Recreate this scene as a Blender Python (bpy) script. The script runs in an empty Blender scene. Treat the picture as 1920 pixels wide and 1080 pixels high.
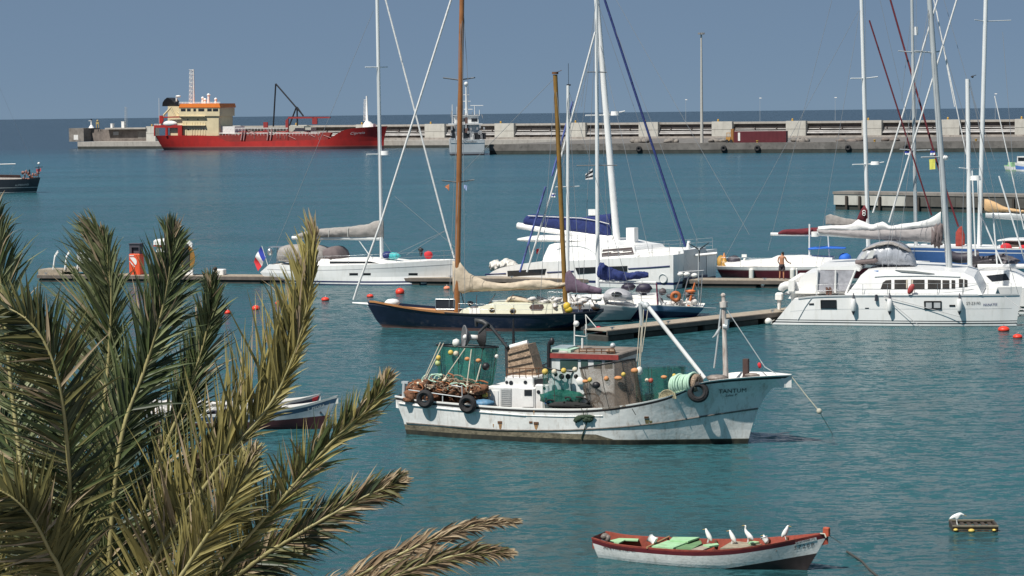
import bpy, math, random
from mathutils import Vector, Matrix, Euler
random.seed(7)
R=math.radians
scene=bpy.context.scene
COL=scene.collection
# ------------------------------------------------------------------ camera
H=11.6; FPX=4400.0; PITCH=math.atan(334.8/FPX); ROLL=-math.atan(0.0116)
cam=bpy.data.cameras.new('camera'); cam.sensor_width=36; cam.lens=FPX/1920*36
cam.clip_start=0.5; cam.clip_end=60000
camo=bpy.data.objects.new('camera',cam); COL.objects.link(camo)
CM=Matrix.Translation((0,0,H))@Euler((math.pi/2-PITCH,0,0)).to_matrix().to_4x4()@Matrix.Rotation(ROLL,4,'Z')
camo.matrix_world=CM; scene.camera=camo
CO=Vector((0,0,H)); CR=CM.to_3x3()
# ------------------------------------------------------------------ light
SUN=Vector((-0.41,-0.40,0.82)).normalized()          # direction to the sun
EL=math.asin(SUN.z); AZ=math.atan2(SUN.x,SUN.y)
w=bpy.data.worlds.new('World'); scene.world=w; w.use_nodes=True
nt=w.node_tree; bg=nt.nodes['Background']
sky=nt.nodes.new('ShaderNodeTexSky'); sky.sky_type='NISHITA'; sky.sun_disc=False
sky.sun_elevation=EL; sky.sun_rotation=AZ; sky.altitude=0; sky.air_density=0.32; sky.dust_density=0; sky.ozone_density=5.0
mx=nt.nodes.new('ShaderNodeMix'); mx.data_type='RGBA'; mx.inputs[0].default_value=.8      # thin even haze over the whole sky
nt.links.new(sky.outputs[0],mx.inputs[6]); mx.inputs[7].default_value=(3.0,4.35,6.1,1); nt.links.new(mx.outputs[2],bg.inputs[0])
bg.inputs[1].default_value=0.05
sl=bpy.data.lights.new('sun','SUN'); sl.energy=5.0; sl.angle=R(0.53); sl.color=(1,0.95,0.87)
so=bpy.data.objects.new('sun',sl); COL.objects.link(so)
so.rotation_euler=SUN.to_track_quat('Z','Y').to_euler()
vs=scene.view_settings; vs.view_transform='Standard'; vs.look='None'; vs.exposure=0.2; vs.gamma=1; vs.use_curve_mapping=False
scene.cycles.max_bounces=6; scene.cycles.transparent_max_bounces=16
scene.cycles.caustics_reflective=False; scene.cycles.caustics_refractive=False

# ------------------------------------------------------------------ pixel helpers (photo pixels 1920x1080 -> world rays)
def ray(px,py): return (CR@Vector(((px-960)/FPX,-(py-540)/FPX,-1)))
def W(px,py,z=0.0):
    d=ray(px,py); return CO+d*((z-H)/d.z)
def D(px,py,dist):
    d=ray(px,py); return CO+d*(dist/d.y)

class Frame:
    """a local frame: x forward, z up, turned by yaw about z"""
    def __init__(s,o,yaw=0):
        s.o=Vector(o); s.yaw=yaw; s.m=Matrix.Translation(s.o)@Matrix.Rotation(yaw,4,'Z'); s.i=s.m.inverted()
        s.c=s.i@CO; s.r=s.i.to_3x3()
    def L(s,px,py,y=0.0):
        d=s.r@ray(px,py); return s.c+d*((y-s.c.y)/d.y)
    def LX(s,px,py,x=0.0):
        d=s.r@ray(px,py); return s.c+d*((x-s.c.x)/d.x)
    def LZ(s,px,py,z=0.0):
        d=s.r@ray(px,py); return s.c+d*((z-s.c.z)/d.z)
    def w(s,p): return s.m@Vector(p)
def frame2(a,b):
    """frame with origin at ground pixel a, x axis towards ground pixel b"""
    A=W(*a); B=W(*b); d=B-A
    return Frame(A,math.atan2(d.y,d.x))
WORLD=Frame((0,0,0),0)

# ------------------------------------------------------------------ materials
MATS={}
def mat(name,col,rough=0.55,metal=0.0,var=0.18,scale=3.0,bump=0.0,bscale=None,spec=0.5,dirt=None,dirt_amt=0.0,dscale=(1,1,.25),trans=0.0,alpha=1.0,two=False):
    if name in MATS: return MATS[name]
    m=bpy.data.materials.new(name); m.use_nodes=True; n=m.node_tree; b=n.nodes['Principled BSDF']; lk=n.links.new
    b.inputs['Roughness'].default_value=rough; b.inputs['Metallic'].default_value=metal
    b.inputs['Specular IOR Level'].default_value=spec
    tc=n.nodes.new('ShaderNodeTexCoord')
    nz=n.nodes.new('ShaderNodeTexNoise'); nz.inputs['Scale'].default_value=scale; nz.inputs['Detail'].default_value=6; nz.inputs['Roughness'].default_value=.65
    lk(tc.outputs['Object'],nz.inputs['Vector'])
    rp=n.nodes.new('ShaderNodeMapRange'); rp.inputs[1].default_value=.25; rp.inputs[2].default_value=.75
    rp.inputs[3].default_value=1-var; rp.inputs[4].default_value=1+var
    lk(nz.outputs['Fac'],rp.inputs[0])
    mx=n.nodes.new('ShaderNodeVectorMath'); mx.operation='SCALE'; mx.inputs[0].default_value=col[:3]; lk(rp.outputs[0],mx.inputs['Scale'])
    out=mx.outputs[0]
    if dirt:
        mp=n.nodes.new('ShaderNodeMapping'); mp.inputs['Scale'].default_value=dscale; lk(tc.outputs['Object'],mp.inputs[0])
        n2=n.nodes.new('ShaderNodeTexNoise'); n2.inputs['Scale'].default_value=4; n2.inputs['Detail'].default_value=7; n2.inputs['Roughness'].default_value=.7
        lk(mp.outputs[0],n2.inputs['Vector'])
        r2=n.nodes.new('ShaderNodeMapRange'); r2.inputs[1].default_value=.5; r2.inputs[2].default_value=.72; r2.inputs[4].default_value=dirt_amt
        lk(n2.outputs['Fac'],r2.inputs[0])
        mm=n.nodes.new('ShaderNodeMix'); mm.data_type='RGBA'; lk(r2.outputs[0],mm.inputs[0]); lk(out,mm.inputs[6]); mm.inputs[7].default_value=(*dirt,1)
        out=mm.outputs[2]
    lk(out,b.inputs['Base Color'])
    if bump:
        n3=n.nodes.new('ShaderNodeTexNoise'); n3.inputs['Scale'].default_value=bscale or scale*4; n3.inputs['Detail'].default_value=5
        lk(tc.outputs['Object'],n3.inputs['Vector'])
        bp=n.nodes.new('ShaderNodeBump'); bp.inputs['Strength'].default_value=min(1,bump); bp.inputs['Distance'].default_value=.05
        lk(n3.outputs['Fac'],bp.inputs['Height']); lk(bp.outputs[0],b.inputs['Normal'])
    if trans or two:   # thin leaves / cloth: some light passes through
        tr=n.nodes.new('ShaderNodeBsdfTranslucent'); lk(out,tr.inputs['Color'])
        ms=n.nodes.new('ShaderNodeMixShader'); ms.inputs[0].default_value=trans or .3
        lk(b.outputs[0],ms.inputs[1]); lk(tr.outputs[0],ms.inputs[2]); lk(ms.outputs[0],n.nodes['Material Output'].inputs[0])
    if alpha<1: b.inputs['Alpha'].default_value=alpha
    MATS[name]=m; return m
def netmat(name,col,cover=.55,scale=9.0):
    """fishing net: open mesh, most of it air"""
    if name in MATS: return MATS[name]
    m=mat(name,col,rough=.8,var=.45,scale=1.7,spec=.1)
    n=m.node_tree; lk=n.links.new; b=n.nodes['Principled BSDF']
    tc=n.nodes.new('ShaderNodeTexCoord')
    n1=n.nodes.new('ShaderNodeTexNoise'); n1.inputs['Scale'].default_value=scale; n1.inputs['Detail'].default_value=4
    lk(tc.outputs['Object'],n1.inputs['Vector'])
    n2=n.nodes.new('ShaderNodeTexNoise'); n2.inputs['Scale'].default_value=.9; n2.inputs['Detail'].default_value=3
    mp=n.nodes.new('ShaderNodeMapping'); mp.inputs['Scale'].default_value=(1.8,1.8,1.3); lk(tc.outputs['Object'],mp.inputs[0]); lk(mp.outputs[0],n2.inputs['Vector'])
    a=n.nodes.new('ShaderNodeMath'); a.operation='MULTIPLY_ADD'; lk(n1.outputs['Fac'],a.inputs[0]); a.inputs[1].default_value=.9; lk(n2.outputs['Fac'],a.inputs[2])
    r=n.nodes.new('ShaderNodeMapRange'); lk(a.outputs[0],r.inputs[0]); r.inputs[1].default_value=.7; r.inputs[2].default_value=1.2
    r.inputs[3].default_value=max(0,cover-.2); r.inputs[4].default_value=min(1,cover+.2)
    tr=n.nodes.new('ShaderNodeBsdfTranslucent'); tr.inputs['Color'].default_value=(*col,1); tp_=n.nodes.new('ShaderNodeBsdfTransparent')
    m1=n.nodes.new('ShaderNodeMixShader'); m1.inputs[0].default_value=.4; lk(b.outputs[0],m1.inputs[1]); lk(tr.outputs[0],m1.inputs[2])
    m2=n.nodes.new('ShaderNodeMixShader'); lk(r.outputs[0],m2.inputs[0]); lk(tp_.outputs[0],m2.inputs[1]); lk(m1.outputs[0],m2.inputs[2]); lk(m2.outputs[0],n.nodes['Material Output'].inputs[0])
    return m

# ------------------------------------------------------------------ object helpers
OFF={}; FR={}
def props(o,label=None,cat=None,group=None,kind=None):
    if label: o['label']=label
    if cat: o['category']=cat
    if group: o['group']=group
    if kind: o['kind']=kind
    return o
def thing(name,label,cat,frame=WORLD,at=(0,0,0),group=None):
    """an Empty at the thing's base (given in frame coordinates) that parents its parts"""
    o=bpy.data.objects.new(name,None); COL.objects.link(o); o.empty_display_size=.3
    at=Vector(at); o.location=frame.w(at); o.rotation_euler=(0,0,frame.yaw)
    OFF[o.name]=at; FR[o.name]=frame
    return props(o,label,cat,group)
class MB:
    def __init__(s): s.v=[];s.f=[];s.mi=[];s.sm=[]
    def add(s,vs,fs,mi=0,smooth=False):
        b=len(s.v); s.v.extend([Vector(p) for p in vs])
        for f in fs: s.f.append([i+b for i in f]); s.mi.append(mi); s.sm.append(smooth)
        return s
    def bx(s,x0,x1,y0,y1,z0,z1,mi=0,m=None,ti=(0,0)):
        """box; ti = inset of the top in x,y"""
        a,b=ti
        vs=[(x0,y0,z0),(x1,y0,z0),(x1,y1,z0),(x0,y1,z0),(x0+a,y0+b,z1),(x1-a,y0+b,z1),(x1-a,y1-b,z1),(x0+a,y1-b,z1)]
        if m: vs=[m@Vector(p) for p in vs]
        return s.add(vs,[(3,2,1,0),(4,5,6,7),(0,1,5,4),(1,2,6,5),(2,3,7,6),(3,0,4,7)],mi)
    def rbx(s,x0,x1,y0,y1,z0,z1,r=.05,mi=0):
        """box with chamfered vertical edges and top edge"""
        P=[(x0+r,y0),(x1-r,y0),(x1,y0+r),(x1,y1-r),(x1-r,y1),(x0+r,y1),(x0,y1-r),(x0,y0+r)]
        cx,cy=(x0+x1)/2,(y0+y1)/2
        Q=[(cx+(a-cx)*(1-2*r/max(.01,abs(x1-x0))),cy+(b-cy)*(1-2*r/max(.01,abs(y1-y0)))) for a,b in P]
        vs=[(a,b,z0) for a,b in P]+[(a,b,z1-r) for a,b in P]+[(a,b,z1) for a,b in Q]
        fs=[tuple(reversed(range(8))),tuple(range(16,24))]
        for k in (0,8):
            for i in range(8): j=(i+1)%8; fs.append((k+i,k+j,k+8+j,k+8+i))
        return s.add(vs,fs,mi)
    def tube(s,pts,r,n=8,mi=0,cap=True,smooth=True):
        pts=[Vector(p) for p in pts]; k=len(pts)
        rs=r if isinstance(r,(list,tuple)) else [r]*k
        vs=[];fs=[]; up=None
        for i,p in enumerate(pts):
            t=(pts[min(i+1,k-1)]-pts[max(i-1,0)])
            if t.length<1e-9: t=Vector((0,0,1))
            t.normalize()
            if up is None:
                up=Vector((0,0,1)) if abs(t.z)<.9 else Vector((1,0,0))
            u=t.cross(up)
            if u.length<1e-5: u=t.cross(Vector((1,0,.1)))
            u.normalize(); v=t.cross(u); up=-v if False else (u.cross(t))
            for j in range(n):
                a=2*math.pi*j/n; vs.append(p+(u*math.cos(a)+v*math.sin(a))*rs[i])
        for i in range(k-1):
            for j in range(n):
                j2=(j+1)%n; fs.append((i*n+j,i*n+j2,(i+1)*n+j2,(i+1)*n+j))
        s.add(vs,fs,mi,smooth)
        if cap: s.add(vs[:n],[tuple(range(n))],mi); s.add(vs[-n:],[tuple(reversed(range(n)))],mi)
        return s
    def ell(s,c,r,nu=12,nv=8,mi=0,m=None,noise=0,seed=0):
        if not isinstance(r,(tuple,list)): r=(r,r,r)
        rg=random.Random(seed)
        c=Vector(c); vs=[];fs=[]
        for i in range(nv+1):
            th=math.pi*i/nv
            for j in range(nu):
                ph=2*math.pi*j/nu; k=1+noise*(rg.random()-.5)*2
                p=Vector((r[0]*math.sin(th)*math.cos(ph)*k,r[1]*math.sin(th)*math.sin(ph)*k,r[2]*math.cos(th)*k))
                if m: p=m@p
                vs.append(c+p)
        for i in range(nv):
            for j in range(nu):
                j2=(j+1)%nu; fs.append((i*nu+j,(i+1)*nu+j,(i+1)*nu+j2,i*nu+j2))
        return s.add(vs,fs,mi,True)
    def torus(s,c,RR,r,axis=(0,1,0),nu=24,nv=10,mi=0,arc=1.0,flat=1.0):
        ax=Vector(axis).normalized(); q=ax.to_track_quat('Z','Y').to_matrix(); c=Vector(c); vs=[];fs=[]
        for i in range(nu):
            a=2*math.pi*i/nu
            for j in range(nv):
                b=2*math.pi*j/nv
                p=Vector(((RR+r*math.cos(b))*math.cos(a),(RR+r*math.cos(b))*math.sin(a),r*flat*math.sin(b)))
                vs.append(c+q@p)
        for i in range(nu):
            for j in range(nv):
                i2=(i+1)%nu;j2=(j+1)%nv; fs.append((i*nv+j,i2*nv+j,i2*nv+j2,i*nv+j2))
        return s.add(vs,fs,mi,True)
    def prism(s,poly,y0,y1,mi=0,ax='y'):
        """polygon in xz (ax y) extruded from y0 to y1"""
        n=len(poly)
        if ax=='y': vs=[(a,y0,b) for a,b in poly]+[(a,y1,b) for a,b in poly]
        elif ax=='z': vs=[(a,b,y0) for a,b in poly]+[(a,b,y1) for a,b in poly]
        else: vs=[(y0,a,b) for a,b in poly]+[(y1,a,b) for a,b in poly]
        fs=[tuple(range(n)),tuple(reversed(range(n,2*n)))]
        for i in range(n): j=(i+1)%n; fs.append((i,n+i,n+j,j))
        return s.add(vs,fs,mi)
    def grid(s,fn,nu,nv,mi=0,smooth=True,closeu=False):
        vs=[fn(i/nu,j/nv) for i in range(nu+1) for j in range(nv+1)]; fs=[]
        for i in range(nu):
            for j in range(nv):
                a=i*(nv+1)+j; fs.append((a,a+nv+1,a+nv+2,a+1))
        return s.add(vs,fs,mi,smooth)
    def sheet(s,fn,nu,nv,t=.02,mi=0):
        """a cloth of real thickness t (along -normal approximated by y)"""
        s.grid(fn,nu,nv,mi); s.grid(lambda u,v:Vector(fn(u,v))+Vector((0,t,0)),nu,nv,mi); return s
    def loft(s,rings,mi=0,cap=True,smooth=True):
        n=len(rings[0]); vs=[p for r in rings for p in r]; fs=[]
        for i in range(len(rings)-1):
            for j in range(n):
                j2=(j+1)%n; fs.append((i*n+j,i*n+j2,(i+1)*n+j2,(i+1)*n+j))
        s.add(vs,fs,mi,smooth)
        if cap: s.add(rings[0],[tuple(reversed(range(n)))],mi); s.add(rings[-1],[tuple(range(n))],mi)
        return s
    def build(s,name,mats,parent=None,label=None,off=None,kind=None):
        me=bpy.data.meshes.new(name)
        if off is None: off=OFF.get(parent.name,Vector((0,0,0))) if parent else Vector((0,0,0))
        me.from_pydata([p-off for p in s.v],[],s.f)
        if not isinstance(mats,(list,tuple)): mats=[mats]
        for m in mats: me.materials.append(m)
        me.polygons.foreach_set('material_index',s.mi); me.polygons.foreach_set('use_smooth',s.sm)
        me.update()
        o=bpy.data.objects.new(name,me); COL.objects.link(o)
        if parent: o.parent=parent; OFF[o.name]=off
        if label: o['label']=label
        if kind: o['kind']=kind
        return o
    def solo(s,name,mats,label,cat,frame=WORLD,group=None,kind=None):
        """a thing that is one mesh, with its origin at its base"""
        xs=[p.x for p in s.v]; ys=[p.y for p in s.v]; zs=[p.z for p in s.v]
        c=Vector(((min(xs)+max(xs))/2,(min(ys)+max(ys))/2,min(zs)))
        o=s.build(name,mats,None,off=c); o.location=frame.w(c); o.rotation_euler=(0,0,frame.yaw)
        OFF[o.name]=c
        return props(o,label,cat,group,kind)
def child(mb,name,mats,parent,label=None,kind=None): return mb.build(name,mats,parent,label,kind=kind)
def copy_tree(o,parent=None):
    c=o.copy(); COL.objects.link(c); c.parent=parent
    for ch in [x for x in bpy.data.objects if x.parent==o]: copy_tree(ch,c)
    return c
def lerp(a,b,t): return a+(b-a)*t
def pl(tab,x):
    """smooth table lookup (Catmull-Rom in value)"""
    if x<=tab[0][0]: return tab[0][1]
    if x>=tab[-1][0]: return tab[-1][1]
    for i in range(len(tab)-1):
        if tab[i][0]<=x<=tab[i+1][0]:
            x0,y0=tab[i];x1,y1=tab[i+1];h=x1-x0;t=(x-x0)/h if h else 0
            m0=((y1-tab[i-1][1])/(x1-tab[i-1][0])) if i>0 else (y1-y0)/h
            m1=((tab[i+2][1]-y0)/(tab[i+2][0]-x0)) if i+2<len(tab) else (y1-y0)/h
            return (2*t**3-3*t*t+1)*y0+(t**3-2*t*t+t)*h*m0+(-2*t**3+3*t*t)*y1+(t**3-t*t)*h*m1
def pll(tab,x):
    if x<=tab[0][0]: return tab[0][1]
    for i in range(len(tab)-1):
        if x<=tab[i+1][0]:
            x0,y0=tab[i];x1,y1=tab[i+1]; return y0+(y1-y0)*(x-x0)/((x1-x0) or 1)
    return tab[-1][1]
class Hull:
    def __init__(s,sheer,bow,stern,B,deck,wl,bottom=-.5,yc=0.0,flare=.8):
        s.sheer=sorted([(p[0],p[1]) for p in sheer]); s.bow=sorted(bow); s.stern=sorted(stern)
        s.B=B;s.deck=deck;s.wl=wl;s.bot=bottom;s.yc=yc;s.fl=flare
    def xs(s,z): return pll(s.stern,z)
    def xb(s,z): return pll(s.bow,z)
    def zs(s,u):
        z=s.sheer[0][1]
        for _ in range(3): z=pl(s.sheer,lerp(s.xs(z),s.xb(z),u))
        return z
    def x(s,u,z): return lerp(s.xs(z),s.xb(z),u)
    def half(s,u,z):
        zs=s.zs(u); t=max(0,min(1,z/zs)) if zs>0 else 1
        b=s.B*lerp(pl(s.wl,u),pl(s.deck,u),t**s.fl)
        if z<0: b*=math.sqrt(max(0,1-(z/s.bot)**2)) if z>s.bot else 0
        return max(b,.004)
    def yat(s,x,z,side):
        u=(x-s.xs(z))/(s.xb(z)-s.xs(z)); u=max(0,min(1,u)); return s.yc+side*s.half(u,z)
    def on(s,fr,px,py,side,off=0.0):
        y=s.yc+side*s.B
        for _ in range(6):
            p=fr.L(px,py,y); y=s.yat(p.x,p.z,side)+side*off
        return fr.L(px,py,y)
    def build(s,mb,levels,mis,nu=44,deckdrop=.0,deck_mi=None,rail=.06,transom_mi=None,inner_mi=None):
        """levels top to bottom: ('s',d) below sheer, ('w',z) height, ('t',f) fraction of sheer"""
        def zz(l,u):
            zs=s.zs(u)
            return zs-l[1] if l[0]=='s' else l[1] if l[0]=='w' else l[1](u) if l[0]=='f' else zs*l[1]
        L2=[];M2=[]
        for j in range(len(levels)-1):
            for k in range(4): L2.append((levels[j],levels[j+1],k/4)); M2.append(mis[j])
        L2.append((levels[-1],levels[-1],0)); levels=L2; mis=M2
        n=len(levels); us=[i/nu for i in range(nu+1)]
        P={}
        for side in (-1,1):
            for i,u in enumerate(us):
                for j,l in enumerate(levels):
                    z=lerp(zz(l[0],u),zz(l[1],u),l[2]); P[side,i,j]=Vector((s.x(u,z),s.yc+side*s.half(u,z),z))
        for side in (-1,1):
            for j in range(n-1):
                vs=[];fs=[]
                for i in range(nu+1): vs+= [P[side,i,j],P[side,i,j+1]]
                for i in range(nu):
                    a=2*i; f=(a,a+1,a+3,a+2); fs.append(f if side>0 else f[::-1])
                mb.add(vs,fs,mis[j],True)
        for i,fl in ((0,0),(nu,1)):
            for j in range(n-1):
                f=(0,1,2,3)
                mb.add([P[-1,i,j],P[1,i,j],P[1,i,j+1],P[-1,i,j+1]],[f if fl else f[::-1]],transom_mi if (transom_mi is not None and i==0) else mis[j])
        if deck_mi is not None:
            # rail cap, inner bulwark, deck
            for side in (-1,1):
                A=[];
                for i,u in enumerate(us):
                    p=P[side,i,0]; b=abs(p.y-s.yc); k=max(.0,b-rail)
                    A.append((p,Vector((p.x,s.yc+side*k,p.z)),Vector((p.x,s.yc+side*max(0,min(k-.001,abs(s.yat(p.x,p.z-deckdrop,side)-s.yc)-.03)),p.z-deckdrop))))
                for i in range(nu):
                    q=[A[i][0],A[i+1][0],A[i+1][1],A[i][1]]; mb.add(q if side<0 else q[::-1],[(0,1,2,3)],mis[0] if inner_mi is None else inner_mi)
                    if deckdrop>0:
                        q=[A[i][1],A[i+1][1],A[i+1][2],A[i][2]]; mb.add(q if side<0 else q[::-1],[(0,1,2,3)],mis[0] if inner_mi is None else inner_mi)
                    c0=Vector((A[i][2].x,s.yc,A[i][2].z+.0));c1=Vector((A[i+1][2].x,s.yc,A[i+1][2].z+.0))
                    q=[A[i][2],A[i+1][2],c1,c0]; mb.add(q if side<0 else q[::-1],[(0,1,2,3)],deck_mi)
        return mb
    def band(s,mb,fz0,fz1,side,u0,u1,off=.012,mi=0,n=40):
        """a strip standing proud of the hull between heights fz0(u), fz1(u)"""
        pts=[]
        for i in range(n+1):
            u=lerp(u0,u1,i/n); a,b=fz0(u),fz1(u)
            pa=Vector((s.x(u,a),s.yc+side*(s.half(u,a)),a)); pb=Vector((s.x(u,b),s.yc+side*(s.half(u,b)),b))
            o=Vector((0,side*off,0)); pts.append((pa,pa+o,pb+o,pb))
        for i in range(n):
            for k in range(3): 
                q=[pts[i][k],pts[i+1][k],pts[i+1][k+1],pts[i][k+1]]; mb.add(q,[(0,1,2,3)],mi)
        return mb
def patch(hull,fr,pix,side,mb,off=.015,th=.02,mi=0):
    """a flat fitting (window, plate) whose outline is given in photo pixels, laid on the hull side"""
    P=[hull.on(fr,a,b,side,off) for a,b in pix]; Q=[p-Vector((0,side*(th+off),0)) for p in P]; n=len(P)
    fs=[tuple(range(n)),tuple(reversed(range(n,2*n)))]
    for i in range(n): j=(i+1)%n; fs.append((i,n+i,n+j,j))
    return mb.add(P+Q,fs,mi)
def text_mesh(s,size=1.0,shear=0,ext=.0):
    c=bpy.data.curves.new('lettering','FONT'); c.body=s; c.size=size; c.shear=shear; c.extrude=ext; c.resolution_u=2
    o=bpy.data.objects.new('lettering',c); COL.objects.link(o)
    dg=bpy.context.evaluated_depsgraph_get(); me=bpy.data.meshes.new_from_object(o.evaluated_get(dg))
    vs=[v.co.copy() for v in me.vertices]; fs=[tuple(p.vertices) for p in me.polygons]
    bpy.data.objects.remove(o); bpy.data.curves.remove(c); bpy.data.meshes.remove(me)
    return vs,fs
def letter_on_hull(hull,fr,s,p0,p1,hpx,side,parent,m,off=.02,shear=0):
    """painted lettering: baseline from pixel p0 to p1, cap height hpx pixels"""
    vs,fs=text_mesh(s,1,shear); w=max(v.x for v in vs); x0=min(v.x for v in vs); hh=max(v.y for v in vs)
    out=[]
    for v in vs:
        t=(v.x-x0)/(w-x0); px=lerp(p0[0],p1[0],t); py=lerp(p0[1],p1[1],t)-v.y/hh*hpx
        out.append(hull.on(fr,px,py,side,off))
    mb=MB(); mb.add(out,fs); return mb.build('lettering',m,parent)
def spline(tab,n):
    """Catmull-Rom through 3d points"""
    P=[Vector(p) for p in tab]; out=[]
    k=len(P)-1
    for i in range(n+1):
        t=i/n*k; a=min(int(t),k-1); f=t-a
        p0=P[max(a-1,0)];p1=P[a];p2=P[a+1];p3=P[min(a+2,k)]
        out.append(.5*((2*p1)+(p2-p0)*f+(2*p0-5*p1+4*p2-p3)*f*f+(3*p1-p0-3*p2+p3)*f**3))
    return out
def sag(a,b,d,n=8):
    a=Vector(a);b=Vector(b); return [a.lerp(b,i/n)-Vector((0,0,d*4*(i/n)*(1-i/n))) for i in range(n+1)]

# ------------------------------------------------------------------ palette
WHITE=mat('white_gelcoat',(.80,.80,.79),rough=.3,var=.05,scale=1.2,dirt=(.5,.47,.4),dirt_amt=.35,dscale=(.8,.8,.15))
WHITE2=mat('white_deck',(.80,.79,.76),rough=.5,var=.08,scale=2)
OLDWHITE=mat('worn_white_paint',(.73,.73,.71),rough=.55,var=.14,scale=1.5,dirt=(.25,.16,.09),dirt_amt=.55,dscale=(1.2,1.2,.3),bump=.15,bscale=7)
GREYHULL=mat('grey_hull_paint',(.45,.45,.46),rough=.4,var=.1)
NAVY=mat('navy_hull_paint',(.012,.018,.04),rough=.22,var=.2)
NAVY2=mat('navy_stripe',(.02,.03,.10),rough=.4,var=.1)
BLUECLOTH=mat('blue_canvas',(.014,.028,.13),rough=.85,var=.35,scale=5,bump=1,bscale=4)
BLUETARP=mat('bright_blue_tarp',(.02,.13,.55),rough=.7,var=.2,scale=4)
GREYCLOTH=mat('grey_canvas',(.27,.24,.22),rough=.9,var=.2,scale=4,bump=1,bscale=3.5)
TAUPE=mat('taupe_canvas',(.30,.28,.265),rough=.9,var=.25,scale=4,bump=1,bscale=3.5)
BEIGE=mat('beige_canvas',(.50,.42,.32),rough=.9,var=.2,scale=3,bump=1,bscale=3)
PURPLE=mat('faded_purple_canvas',(.13,.09,.13),rough=.9,var=.3,scale=4,bump=.4)
SAILW=mat('white_sailcloth',(.78,.78,.77),rough=.8,var=.06,scale=3,bump=.8,bscale=3,trans=.15)
MAROON=mat('maroon_paint',(.085,.012,.02),rough=.3,var=.12)
MAROONC=mat('maroon_canvas',(.12,.012,.02),rough=.85,var=.25,scale=4,bump=.4)
GLASS=mat('dark_window_glass',(.02,.022,.026),rough=.12,var=.3,scale=2)
GREYGLASS=mat('clear_plastic_screen',(.36,.36,.39),rough=.25,var=.35,scale=3)
STEEL=mat('stainless_steel',(.55,.56,.57),rough=.3,metal=.8,var=.1)
ALU=mat('painted_mast',(.70,.72,.72),rough=.4,var=.06,scale=1)
GREYALU=mat('anodised_mast',(.47,.50,.51),rough=.45,metal=.15,var=.1,scale=1)
WOODMAST=mat('varnished_spar',(.30,.125,.045),rough=.35,var=.25,scale=2)
YELLOWMAST=mat('ochre_spar',(.235,.13,.03),rough=.45,var=.25,scale=2)
TEAK=mat('weathered_teak',(.33,.19,.09),rough=.7,var=.25,scale=5)
PLANK=mat('grey_dock_plank',(.33,.28,.22),rough=.85,var=.28,scale=4,bump=.3)
DARKWOOD=mat('dark_wet_timber',(.045,.035,.028),rough=.8,var=.4,scale=4,bump=.3)
RUBBER=mat('black_rubber',(.018,.018,.02),rough=.8,var=.3,bump=.4,bscale=18)
BLACK=mat('black_paint',(.015,.015,.018),rough=.5,var=.3)
CONC=mat('pale_concrete',(.36,.34,.31),rough=.9,var=.16,scale=.6,dirt=(.16,.14,.12),dirt_amt=.6,dscale=(.3,.3,.08),bump=.2)
CONCD=mat('weathered_concrete',(.22,.20,.18),rough=.9,var=.3,scale=.35,dirt=(.06,.055,.05),dirt_amt=.75,dscale=(.2,.2,.12),bump=.3)
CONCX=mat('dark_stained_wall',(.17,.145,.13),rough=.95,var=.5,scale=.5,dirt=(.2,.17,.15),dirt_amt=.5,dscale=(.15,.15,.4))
WETCONC=mat('wet_weedy_concrete',(.035,.04,.035),rough=.8,var=.5,scale=.6)
REDSHIP=mat('red_ship_paint',(.38,.02,.016),rough=.5,var=.2,scale=.25,dirt=(.16,.02,.02),dirt_amt=.5,dscale=(.15,.15,.03))
REDDECK=mat('red_deck_paint',(.22,.025,.02),rough=.6,var=.3,scale=.4)
CREAM=mat('cream_paint',(.62,.53,.34),rough=.55,var=.12,scale=.5)
ORANGE=mat('orange_paint',(.75,.20,.03),rough=.5,var=.1,scale=.5)
SIGNRED=mat('orange_red_panel',(.72,.09,.03),rough=.45,var=.06)
BUOYRED=mat('red_buoy_plastic',(.72,.05,.025),rough=.45,var=.2,scale=4)
BUOYPALE=mat('faded_orange_buoy',(.75,.25,.14),rough=.6,var=.2,scale=5)
BUOYWHITE=mat('white_buoy_plastic',(.72,.71,.66),rough=.5,var=.15,scale=5)
YELLOWF=mat('yellow_float_plastic',(.62,.45,.10),rough=.6,var=.25,scale=6)
CREAMF=mat('cream_float_plastic',(.62,.55,.42),rough=.7,var=.25,scale=6)
ORANGEF=mat('orange_float_plastic',(.56,.25,.10),rough=.7,var=.25,scale=6)
ROPE=mat('pale_rope',(.45,.42,.34),rough=.95,var=.25,scale=12)
ROPEW=mat('white_rope',(.62,.62,.58),rough=.9,var=.2,scale=12)
ROPED=mat('dark_wet_rope',(.05,.05,.045),rough=.9,var=.3,scale=12)
WIRE=mat('rigging_wire',(.22,.24,.26),rough=.5,var=.1)
ROPEGREEN=mat('mint_green_rope',(.42,.60,.47),rough=.9,var=.2,scale=14)
NETBROWN=mat('rust_brown_net',(.15,.068,.036),rough=.95,var=.6,scale=7,bump=1.0,bscale=16)
NETBEIGE=mat('pale_brown_net',(.30,.22,.16),rough=.95,var=.5,scale=9,bump=1.0,bscale=18)
RUST=mat('rusty_steel',(.13,.06,.03),rough=.9,var=.5,scale=5)
SKIN=mat('tanned_skin',(.44,.20,.11),rough=.6,var=.12,scale=6)
MINT=mat('mint_green_paint',(.34,.58,.33),rough=.6,var=.18,scale=4,dirt=(.22,.2,.12),dirt_amt=.5)
MINTD=mat('green_bilge_paint',(.10,.17,.08),rough=.8,var=.4,scale=5)
REDRAIL=mat('faded_red_rail',(.28,.05,.035),rough=.7,var=.35,scale=6,bump=.2)
REDBAND=mat('dark_red_band',(.13,.015,.022),rough=.55,var=.25,scale=5)
FEATHER=mat('white_feathers',(.80,.80,.78),rough=.9,var=.06,scale=10)
BEAK=mat('yellow_beak',(.6,.36,.06),rough=.5,var=.1)
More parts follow.
